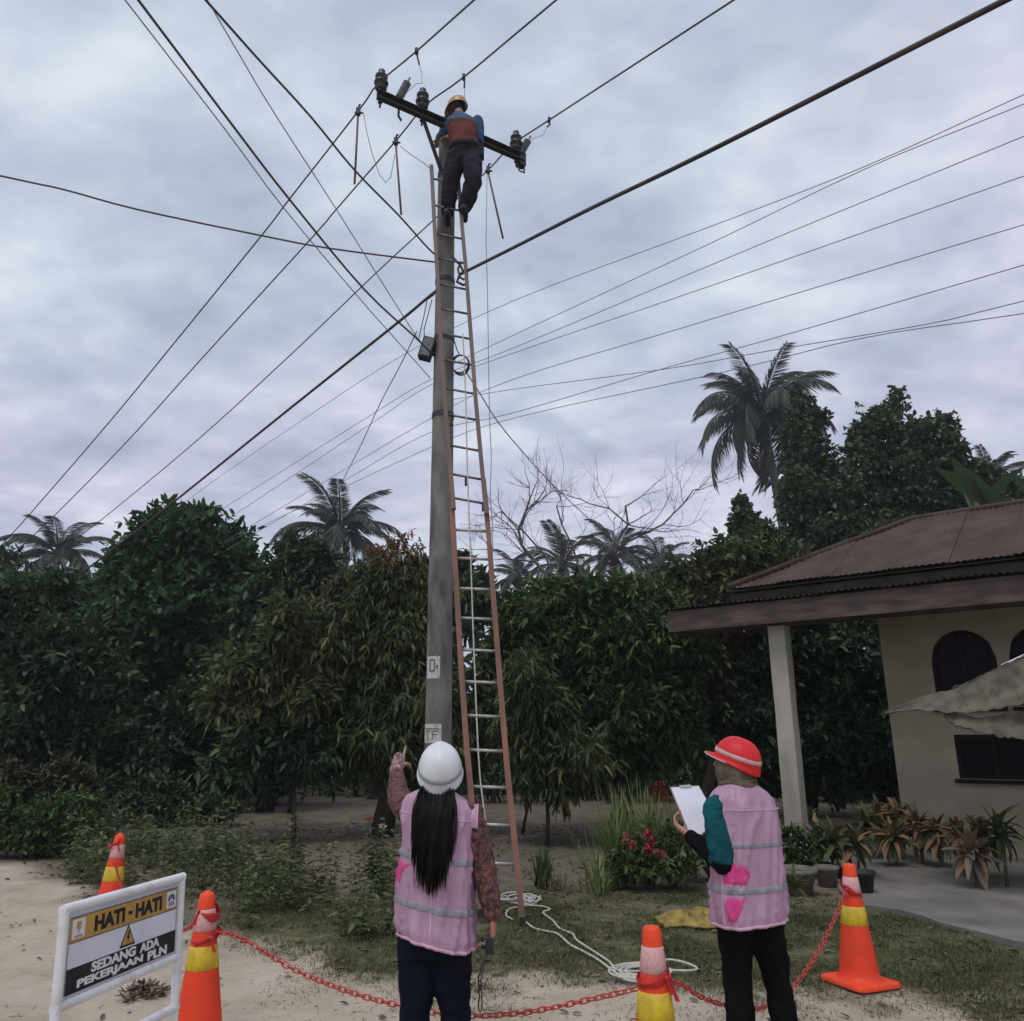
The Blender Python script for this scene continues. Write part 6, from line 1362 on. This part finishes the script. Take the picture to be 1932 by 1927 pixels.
# ---- banana plants behind the roof
def blade_leaf(L_, W_, arch, seg=9, tear=0.0, seed=0):
    r_ = random.Random(seed); mb = MB(); rows = []
    for i in range(seg + 1):
        t_ = i / seg; w_ = W_ * math.sin(math.pi * min(.06 + .94 * t_, 1)) ** .6 * (1 - .25 * t_); y = L_ * (t_ - .15 * arch * t_ ** 2); z = -L_ * .5 * arch * t_ ** 2.2
        k = r_.uniform(-.2, .2) * tear
        rows.append([Vector((-w_, y + k * W_, z + w_ * .35)), Vector((-w_ * .5, y, z + w_ * .14)), Vector((0, y, z)), Vector((w_ * .5, y, z + w_ * .14)), Vector((w_, y - k * W_, z + w_ * .35))])
    mb.rings(rows, closed=False); me = bpy.data.meshes.new('leaf'); me.from_pydata(mb.v, [], mb.f); me.update(); me.polygons.foreach_set('use_smooth', [True] * len(me.polygons)); return me
def leafy(name, label, cat, root, n, meshes, mats, elev, group=None, stem=None, zc=0.0, sc=(.8, 1.15), seed=0, az_range=(0, 360)):
    r_ = random.Random(seed); o = thing(name, label, cat, tuple(root), group)
    if stem: mb = MB(); mb.tube([Vector((0, 0, -.03)), Vector((.02, 0, zc * .5)), Vector((0, 0, zc))], [stem, stem * .9, stem * .7], 7); mb.build('stem', 'stem', o, world=False)
    for k in range(n):
        me = meshes[k % len(meshes)]
        if not me.materials: me.materials.append(M[mats[0]])
        f_ = bpy.data.objects.new('leaf', me); COL.objects.link(f_); f_.parent = o
        f_.matrix_local = Matrix.Translation((0, 0, zc * r_.uniform(.75, 1))) @ Matrix.Rotation(R(az_range[0] + (k * 137.5 + r_.uniform(-20, 20)) % (az_range[1] - az_range[0])), 4, 'Z') @ Matrix.Rotation(R(elev[0] + (elev[1] - elev[0]) * (k + r_.random()) / n), 4, 'X') @ Matrix.Rotation(R(r_.uniform(-25, 25)), 4, 'Y') @ Matrix.Scale(r_.uniform(*sc), 4)
        mt = mats[r_.randrange(len(mats))]; f_.material_slots[0].link = 'OBJECT'; f_.material_slots[0].material = M[mt]
    return o
BN = [blade_leaf(2.6, .30, a, 10, 1.0, s) for a, s in ((.25, 1), (.5, 2), (.8, 3))]
for (x, y, Y, lab, sd) in ((1880, 940, 19, 'banana plant with a big upright leaf at the right edge above the roof', 4), (1840, 935, 21, 'banana plant between the vine covered tree and the right edge', 9), (1985, 960, 18.5, 'banana plant just past the right edge of the roof top', 12)):
    c = atY(x, y, Y); leafy('banana_plant', lab, 'banana plant', (c.x, Y, 0), 10, BN, ['leaf_banana', 'leaf_vine'], (80, 12), 'banana plants', .13, c.z - .2, (.65, 1.0), sd)

# ================================================================== GARDEN PLANTS
TI = [blade_leaf(.34, .040, a, 7, 0, s) for a, s in ((.3, 1), (.7, 2), (1.1, 3))]
TG = 'red leaved plants by the house'
ti_spots = [(1668, 1614, 'ti', .42, 'rust leaved plant at the house corner'), (1705, 1620, 'ti', .48, 'bushy red brown plant against the house wall'), (1740, 1628, 'ti', .40, 'drooping brown leaved plant in the wall bed, second from the corner'), (1778, 1634, 'mix', .36, 'mixed green and red plant under the house window'),
            (1820, 1650, 'ti', .40, 'red leaved plant in front of the arched window'), (1862, 1658, 'mix', .45, 'tall red green plant near the right edge of the terrace'), (1900, 1670, 'gr', .50, 'green leaved plant at the right edge of the wall bed'), (1690, 1632, 'ti', .30, 'low rust plant at the front of the wall bed'), (1842, 1672, 'pale', .30, 'plant with pale hanging leaves at the terrace edge')]
for k, (x, y, ty, hgt, lab) in enumerate(ti_spots):
    p = gp(x, y, .05); mats = {'ti': ['leaf_ti', 'leaf_ti', 'leaf_ti_green'], 'mix': ['leaf_ti', 'leaf_ti_green'], 'gr': ['leaf_ti_green', 'leaf_mid'], 'pale': ['leaf_pale', 'leaf_ti']}[ty]
    leafy('ti_plant', lab, 'plant', tuple(p), 54, TI, mats, (84, -60), TG, .02, hgt * 1.15, (.55, 1.15), 40 + k)
for k, (x, y, hgt, lab, mats) in enumerate([(1548, 1640, .30, 'pinkish leaved potted plant right of the porch column', ['leaf_ti', 'leaf_pale']), (1580, 1648, .38, 'yellow green plant between the column and the terrace cone', ['leaf_ti_green', 'leaf_olive']), (1620, 1650, .34, 'mixed red and green plant above the terrace side cone', ['leaf_ti', 'leaf_ti_green']), (1530, 1600, .42, 'slim pale leaved plant behind the porch column', ['leaf_pale', 'leaf_ti_green']), (1640, 1618, .45, 'yellowish leafy plant in the porch bed', ['leaf_ti_green', 'leaf_olive'])]):
    p = gp(x, y, .05); leafy('croton_plant', lab, 'plant', tuple(p), 30, TI, mats, (80, -40), 'potted plants by the column', .018, hgt, (.7, 1.1), 70 + k)
def pot(x, y, r_, h_, mat, lab, plant=True):
    p = gp(x, y, .0); o = thing('flower_pot', lab, 'flower pot', tuple(p), 'flower pots by the column'); mb = MB()
    mb.lathe((0, 0, 0), [(r_ * .7, 0), (r_ * .92, h_ * .8), (r_, h_ * .82), (r_ * 1.03, h_ * .9), (r_, h_), (r_ * .88, h_), (r_ * .84, h_ * .75)], 20, cap=(True, False)); mb.build('pot', mat, o, world=False)
    mb = MB(); mb.lathe((0, 0, 0), [(r_ * .85, h_ * .8), (.01, h_ * .84)], 16); mb.build('soil', 'bark', o, world=False)
    return p
pot(1500, 1685, .24, .24, 'pot', 'wide grey stone planter bowl at the foot of the porch column')
pot(1562, 1672, .13, .20, 'pot', 'small pale flower pot right of the stone bowl'); pot(1628, 1690, .14, .24, 'pot_black', 'black plastic flower pot behind the terrace side cone'); pot(1596, 1665, .11, .18, 'pot_black', 'small black flower pot between the pale pot and the cone')
p = gp(1500, 1682, .22); leafy('croton_plant', 'grassy plant growing in the stone planter bowl', 'plant', tuple(p), 20, TI, ['leaf_ti_green', 'leaf_olive'], (80, 10), 'potted plants by the column', None, .02, (.4, .7), 91)
# strap leaved clumps
def strap_clump(name, root, n, hgt, spread, wdt, mat, label, cat='plant', group=None, seed=0, bend=.5):
    r_ = random.Random(seed); o = thing(name, label, cat, tuple(root), group); mb = MB(); root = Vector(root)
    for k in range(n):
        a = r_.uniform(0, T2); h_ = hgt * r_.uniform(.6, 1.1); out_ = spread * r_.random() ** .7; bd = bend * r_.random() ** 2.0; st = root + Vector((r_.gauss(0, .05), r_.gauss(0, .05), 0)); d = Vector((math.cos(a), math.sin(a), 0)); s_ = Vector((-d.y, d.x, 0)); rows = []
        for i in range(8):
            t_ = i / 7; c = st + d * (out_ * t_ + bd * h_ * .8 * t_ ** 2.4) + UP * (h_ * (t_ - bd * .75 * t_ ** 2.6)); w_ = wdt * (1 - t_ ** 1.8) * (.6 + .6 * min(t_ * 4, 1)) + .0008
            rows.append([c - s_ * w_, c + UP * w_ * -.35, c + s_ * w_])
        mb.rings(rows, closed=False)
    mb.build('leaves', mat, o, kind='stuff'); return o
strap_clump('lemongrass', gp(1165, 1672), 150, 1.02, .34, .0085, 'lemongrass', 'tall lemongrass clump left of the clipboard', seed=1)
strap_clump('lemongrass', gp(1225, 1668), 170, 1.08, .32, .0085, 'lemongrass', 'denser lemongrass clump right behind the clipboard', seed=2)
strap_clump('lemongrass', gp(1130, 1685), 46, .62, .42, .008, 'lemongrass', 'loose arching grass clump at the left of the flower bed', seed=3, bend=.95)
strap_clump('lemongrass', gp(1285, 1662), 90, .95, .30, .0085, 'lemongrass', 'lemongrass clump hidden partly by the clipboard and vest', seed=6)
strap_clump('lily_plant', gp(1018, 1672), 34, .40, .13, .022, 'leaf_banana', 'small upright broad leaved plant right of the ladder foot', seed=4, bend=.25)
strap_clump('grass_tuft', gp(1048, 1676), 60, .16, .10, .004, 'grass_dry', 'small dry grass tuft beside the broad leaved plant', 'grass tuft', seed=5)
strap_clump('lily_plant', gp(150, 1600), 26, .50, .12, .03, 'leaf_vine', 'pale green broad leaved plant left of the far cone', seed=14, bend=.3)
strap_clump('lily_plant', gp(205, 1592), 18, .46, .12, .028, 'leaf_vine', 'pale green broad leaved plant just behind the far cone', seed=15, bend=.3)
def bush(name, root, rad_, n, per, L_, W_, mat, label, cat='bush', droop=.2, seed=0, stems=9):
    o = thing(name, label, cat, tuple(root)); root = Vector(root); rad_ = np.array(rad_)
    V, F = foliage([(np.array(root) + np.array([0, 0, rad_[2] * .85]), rad_)], n, per, L_, W_, droop, .06, .5); npmesh('leaves', V, F, mat, o, 'stuff')
    mb = MB(); r_ = random.Random(seed)
    for k in range(stems):
        q = root + Vector((r_.uniform(-1, 1) * rad_[0] * .8, r_.uniform(-1, 1) * rad_[1] * .8, rad_[2] * r_.uniform(.9, 1.7))); mb.tube([root, root.lerp(q, .5) + Vector((0, 0, .05)), q], [.008, .006, .003], 5)
    mb.build('stems', 'stem', o, kind='stuff'); return o
bush('shrub', gp(1270, 1678), (.42, .30, .36), 190, 9, .085, .03, 'weed', 'tangled dark shrub below the clipboard', seed=1)
bush('shrub', gp(1195, 1680), (.24, .22, .26), 80, 9, .10, .04, 'leaf_mid', 'dark broad leaved shrub at the front of the flower bed', seed=2)
bush('shrub', gp(1340, 1660), (.35, .28, .42), 240, 9, .085, .03, 'weed', 'shrub half hidden behind the red helmet person', seed=3)
bush('shrub', gp(1500, 1655), (.40, .22, .30), 240, 9, .085, .03, 'leaf_mid', 'low dark shrub around the foot of the porch column', seed=4)
def flowers(root, spots, r_, mat, label, n=14):
    o = thing('red_flower', label, 'flower', tuple(root)); root = Vector(root)
    for q in spots:
        q = Vector(q); mb = MB(); mb.tube([Vector((root.x, root.y, 0)), root.lerp(q, .6) + Vector((.02, 0, 0)), q], .0045, 5); st = mb.build('stem', 'stem', o)
        V, F = foliage([(np.array(q), np.array([r_, r_, r_ * .9]))], n, 5, r_ * .9, r_ * .7, .1, .01, .6); npmesh('petals', V, F, mat, st, 'stuff')
    return o
flowers(gp(1225, 1664), [atY(1222, 1572, 8.75), atY(1228, 1590, 8.75), atY(1220, 1600, 8.7)], .040, 'petal_red', 'bright red flower spike in front of the lemongrass')
flowers(gp(1185, 1668), [atY(1180, 1580, 8.8), atY(1192, 1592, 8.8)], .036, 'petal_orange', 'dull pink flower cluster left of the red flower spike')
flowers(gp(1243, 1668), [atY(1240, 1606, 8.5), atY(1252, 1610, 8.5)], .03, 'petal_orange', 'small orange flowers right of the red flower spike')
flowers(gp(1242, 1640), [atY(1236, 1498, 10.0), atY(1250, 1500, 10.0), atY(1244, 1488, 10.0)], .06, 'petal_dark', 'dark red flower head behind the lemongrass beside the clipboard', 26)
def tall_flower(x, y, tops, label, cols, seed):
    root = gp(x, y); r_ = random.Random(seed); o = thing('zinnia_plant', label, 'flowering plant', tuple(root))
    for (tx, ty), pc_ in zip(tops, cols):
        q = atY(tx, ty, root.y); mb = MB(); mb.tube([root + Vector((r_.uniform(-.05, .05), 0, -.02)), root.lerp(q, .5) + Vector((.02, 0, 0)), q], [.006, .005, .003], 5); st = mb.build('stem', 'stem', o)
        Bs = []; As = []
        for k in range(26): t_ = .12 + .8 * k / 26; p = root.lerp(q, t_); a = k * 2.4; Bs.append(p[:]); As.append((math.cos(a), math.sin(a), .25 - .4 * r_.random()))
        V, F = leafmesh(np.array(Bs), np.array(As), .10, .04, .2, .2); npmesh('leaves', V, F, 'weed', st, 'stuff')
        if pc_: V, F = foliage([(np.array(q), np.array([.03, .03, .018]))], 12, 4, .03, .02, .0, .005, .6); npmesh('petals', V, F, pc_, st, 'stuff')
tall_flower(706, 1690, [(696, 1545), (722, 1560), (690, 1590), (710, 1600), (728, 1605)], 'tall leafy plant with a small red flower left of the pointing person', ['petal_orange', 'petal_white', None, None, None], 3)

# ---- weed patch left of the people, lawn, litter: ground cover that nobody could count
def inside(poly, x, y):
    c = False; n_ = len(poly)
    for i in range(n_):
        (x0_, y0_), (x1_, y1_) = poly[i], poly[i - 1]
        if (y0_ > y) != (y1_ > y) and x < (x1_ - x0_) * (y - y0_) / (y1_ - y0_) + x0_: c = not c
    return c
wpoly = [(q.x, q.y) for q in (gp(60, 1600), gp(150, 1672), gp(300, 1722), gp(450, 1742), gp(560, 1762), gp(650, 1775), gp(760, 1782), gp(770, 1700), gp(740, 1668), gp(600, 1650), gp(480, 1630), gp(330, 1615), gp(250, 1590), gp(120, 1575))]
xs_, ys_ = [q[0] for q in wpoly], [q[1] for q in wpoly]
Bs, As, Ls_, Ws_ = [], [], [], []; stems = MB(); r_ = random.Random(31); cnt = 0
while cnt < 620:
    x, y = r_.uniform(min(xs_), max(xs_)), r_.uniform(min(ys_), max(ys_))
    if not inside(wpoly, x + .25 * mnoise.noise((x * 2, y * 2, 3)), y + .25 * mnoise.noise((x * 2, y * 2, 6))): continue
    dens = mnoise.noise((x * 1.5, y * 1.5, 12)) * 1.8 + .34
    if r_.random() > dens: continue
    cnt += 1; h_ = (r_.uniform(.12, .45) if r_.random() < .65 else r_.uniform(.35, .72)) * (1 + .7 * mnoise.noise((x * 1.1, y * 1.1, 20))) * (1.25 if r_.random() < .12 else 1); lean = Vector((r_.gauss(0, .07), r_.gauss(0, .07), 0)); p0 = Vector((x, y, gz(x, y))); top = p0 + UP * h_ + lean
    stems.tube([p0 - UP * .02, top], [.0035, .0018], 3, cap=False); nl = r_.randint(8, 16); big = r_.uniform(.04, .10)
    for k in range(nl): t_ = .15 + .85 * (k + r_.random()) / nl; q = p0.lerp(top, t_); a = k * 2.4 + r_.random(); Bs.append(q[:]); As.append((math.cos(a), math.sin(a), r_.uniform(-.3, .6))); Ls_.append(big * r_.uniform(.7, 1.3)); Ws_.append(big * r_.uniform(.35, .5))
V1 = leafmesh(np.array(Bs), np.array(As), np.array(Ls_), np.array(Ws_), .2, .2)
o = npmesh('weeds', *V1, 'weed'); tag(o, 'patch of leafy green weeds between the sandy road and the yard', 'weeds', kind='stuff')
o = stems.build('weed_stems', 'stem'); tag(o, 'thin stems of the weed patch', 'weeds', kind='stuff')
def blades(n, fn, h0, h1, wdt, lean=.5):
    Bs, As, Ls_ = [], [], []
    tries = 0
    while len(Bs) < n and tries < n * 14:
        tries += 1; q = fn()
        if q is None: continue
        x, y, k = q; Bs.append((x, y, gz(x, y) - .004)); a = rng.random() * T2; e_ = rng.random() * lean; As.append((math.cos(a) * e_ * 1.6, math.sin(a) * e_ * 1.6, 1.0)); Ls_.append((h0 + (h1 - h0) * rng.random()) * k)
    return leafmesh(np.array(Bs), np.array(As), np.array(Ls_), wdt, .1, .1)
rg = random.Random(77)
def lawn_pt():
    x, y = rg.uniform(-5.0, 5.5), 4.6 + 6.0 * rg.random() ** 1.3; g_ = max(grassness(x, y), .35 * (1 - sandness(x, y)) if x < -2.5 else 0)
    if x > 3.3 and y > 7.2 and x > 3.3 + (8.6 - y) * .35: return None
    dens = g_ * (.50 + 1.1 * mnoise.noise((x * 1.9, y * 1.9, 41)))
    return (x, y, .6 + .6 * g_) if rg.random() < dens else None
o = npmesh('grass', *blades(60000, lawn_pt, .018, .052, .006, .9), 'grass'); tag(o, 'short patchy grass of the yard around the ladder foot', 'grass', kind='stuff')
def dry_pt():
    x, y = rg.uniform(-1.6, 4.8), rg.uniform(3.0, 6.6); s_ = sandness(x, y); k = 1.0 if x > 1.2 else .45
    dens = k * max(0, .35 + .9 * mnoise.noise((x * 1.6, y * 1.6, 61))) * (1.2 - .75 * s_ * (1 if x < 1.5 else .6))
    return (x, y, .8) if rg.random() < dens else None
o = npmesh('dry_grass', *blades(34000, dry_pt, .018, .05, .0055, 2.2), 'grass_dry'); tag(o, 'dry flattened grass and straw at the edge of the sand', 'dry grass', kind='stuff')
def litter_pt(poly_x, poly_y): 
    return (rg.uniform(*poly_x), rg.uniform(*poly_y), 1.0)
Bs, As = [], []
for k in range(5200):
    x, y = rg.uniform(-7, 6), 5.0 + 11 * rg.random() ** 1.2
    if sandness(x, y) > .6 and rg.random() < .93: continue
    Bs.append((x, y, gz(x, y) + .006)); a = rg.uniform(0, T2); As.append((math.cos(a), math.sin(a), rg.uniform(-.05, .25)))
o = npmesh('leaf_litter', *leafmesh(np.array(Bs), np.array(As), .07, .028, .25, 0), 'litter'); tag(o, 'dry fallen leaves scattered over the yard', 'leaf litter', kind='stuff')
def heap(c, rx, ry, h_, n, label, mat='litter'):
    Bs, As = [], []
    for k in range(n):
        a, q = rg.uniform(0, T2), rg.random() ** .7; Bs.append((c.x + rx * q * math.cos(a), c.y + ry * q * math.sin(a), gz(c.x, c.y) + .008 + h_ * (1 - q) * rg.random())); As.append((rg.gauss(0, 1), rg.gauss(0, 1), rg.uniform(-.1, .7)))
    b_ = Vector((c.x, c.y, 0)); V, F = leafmesh(np.array(Bs), np.array(As), .075, .022, .3, 0); V = V - np.array(b_)
    o = npmesh('leaf_heap', V, F, mat); o.location = b_; tag(o, label, 'leaf heap')
heap(gp(268, 1872), .13, .16, .05, 120, 'small heap of dry leaves on the sand seen through the sign frame')
heap(gp(420, 1628), .55, .5, .22, 700, 'brown heap of cut branches and leaves in the yard behind the weeds')
heap(gp(520, 1650), .45, .4, .12, 380, 'low spread of dry brown leaves right of the cut branches')
st = MB()
for k in range(1500):
    x, y = rg.uniform(-3.5, 4.5), rg.uniform(3.2, 7.2)
    if mnoise.noise((x * 1.4, y * 1.4, 71)) < rg.uniform(-.2, .45): continue
    a = rg.uniform(0, T2); l = rg.uniform(.02, .09); z = gz(x, y) + .004; d = Vector((math.cos(a), math.sin(a), 0)) * l; st.tube([Vector((x, y, z)), Vector((x, y, z + .004)) + d * .5 + Vector((-d.y, d.x, 0)) * rg.uniform(-.2, .2), Vector((x, y, z)) + d], [.0016, .0014, .001], 3, cap=False)
o = st.build('straw', 'bark'); tag(o, 'dark twigs and straw strewn over the sand', 'straw', kind='stuff')
# pebbles and clods on the sand, one by one
PM = []
for k in range(4):
    mb = MB(); mb.ball((0, 0, 0), (1, .8, .55), 7, 5); vs = [Vector(v) * (1 + .25 * mnoise.noise((v[0] * 2 + k * 5, v[1] * 2, v[2] * 2))) for v in mb.v]
    me = bpy.data.meshes.new('pebble'); me.from_pydata([v[:] for v in vs], [], mb.f); me.update(); me.materials.append(M['concrete_floor'] if k % 2 else M['pot']); PM.append(me)
k = 0
pv = MB()
while k < 170:
    x, y = rg.uniform(-5, 4), rg.uniform(3.2, 8)
    if sandness(x, y) < .35: continue
    k += 1; s_ = rg.uniform(.005, .016); me = PM[k % 4]; o_ = len(pv.v); a = rg.uniform(0, 6.28)
    for v in me.vertices: pv.v.append((x + s_ * (v.co.x * math.cos(a) - v.co.y * math.sin(a)), y + s_ * (v.co.x * math.sin(a) + v.co.y * math.cos(a)), gz(x, y) + s_ * (v.co.z + .25)))
    pv.f += [tuple(i + o_ for i in f_.vertices) for f_ in me.polygons]
o = pv.build('pebbles', 'pot'); tag(o, 'tiny stones and clods scattered on the sand', 'pebbles', kind='stuff')

# ================================================================== AIR: the thin haze that greys the far palms
mb = MB(); mb.box((0, 0, 12.5), (2 * GEXT + 4, 2 * GEXT + 4, 27.0))
hz = mb.build('haze', None, None, smooth=False)
hm = bpy.data.materials.new('haze'); hm.use_nodes = True; t = hm.node_tree
for n in list(t.nodes):
    if n.type == 'BSDF_PRINCIPLED': t.nodes.remove(n)
pv_ = t.nodes.new('ShaderNodeVolumePrincipled'); pv_.inputs['Color'].default_value = (0.86, 0.90, 1.0, 1); pv_.inputs['Density'].default_value = 0.0010; pv_.inputs['Anisotropy'].default_value = 0.3
t.links.new(pv_.outputs[0], t.nodes['Material Output'].inputs['Volume']); hz.data.materials.append(hm)
tag(hz, 'thin pale haze over the whole yard', 'haze', kind='stuff')
scene.cycles.volume_bounces = 0
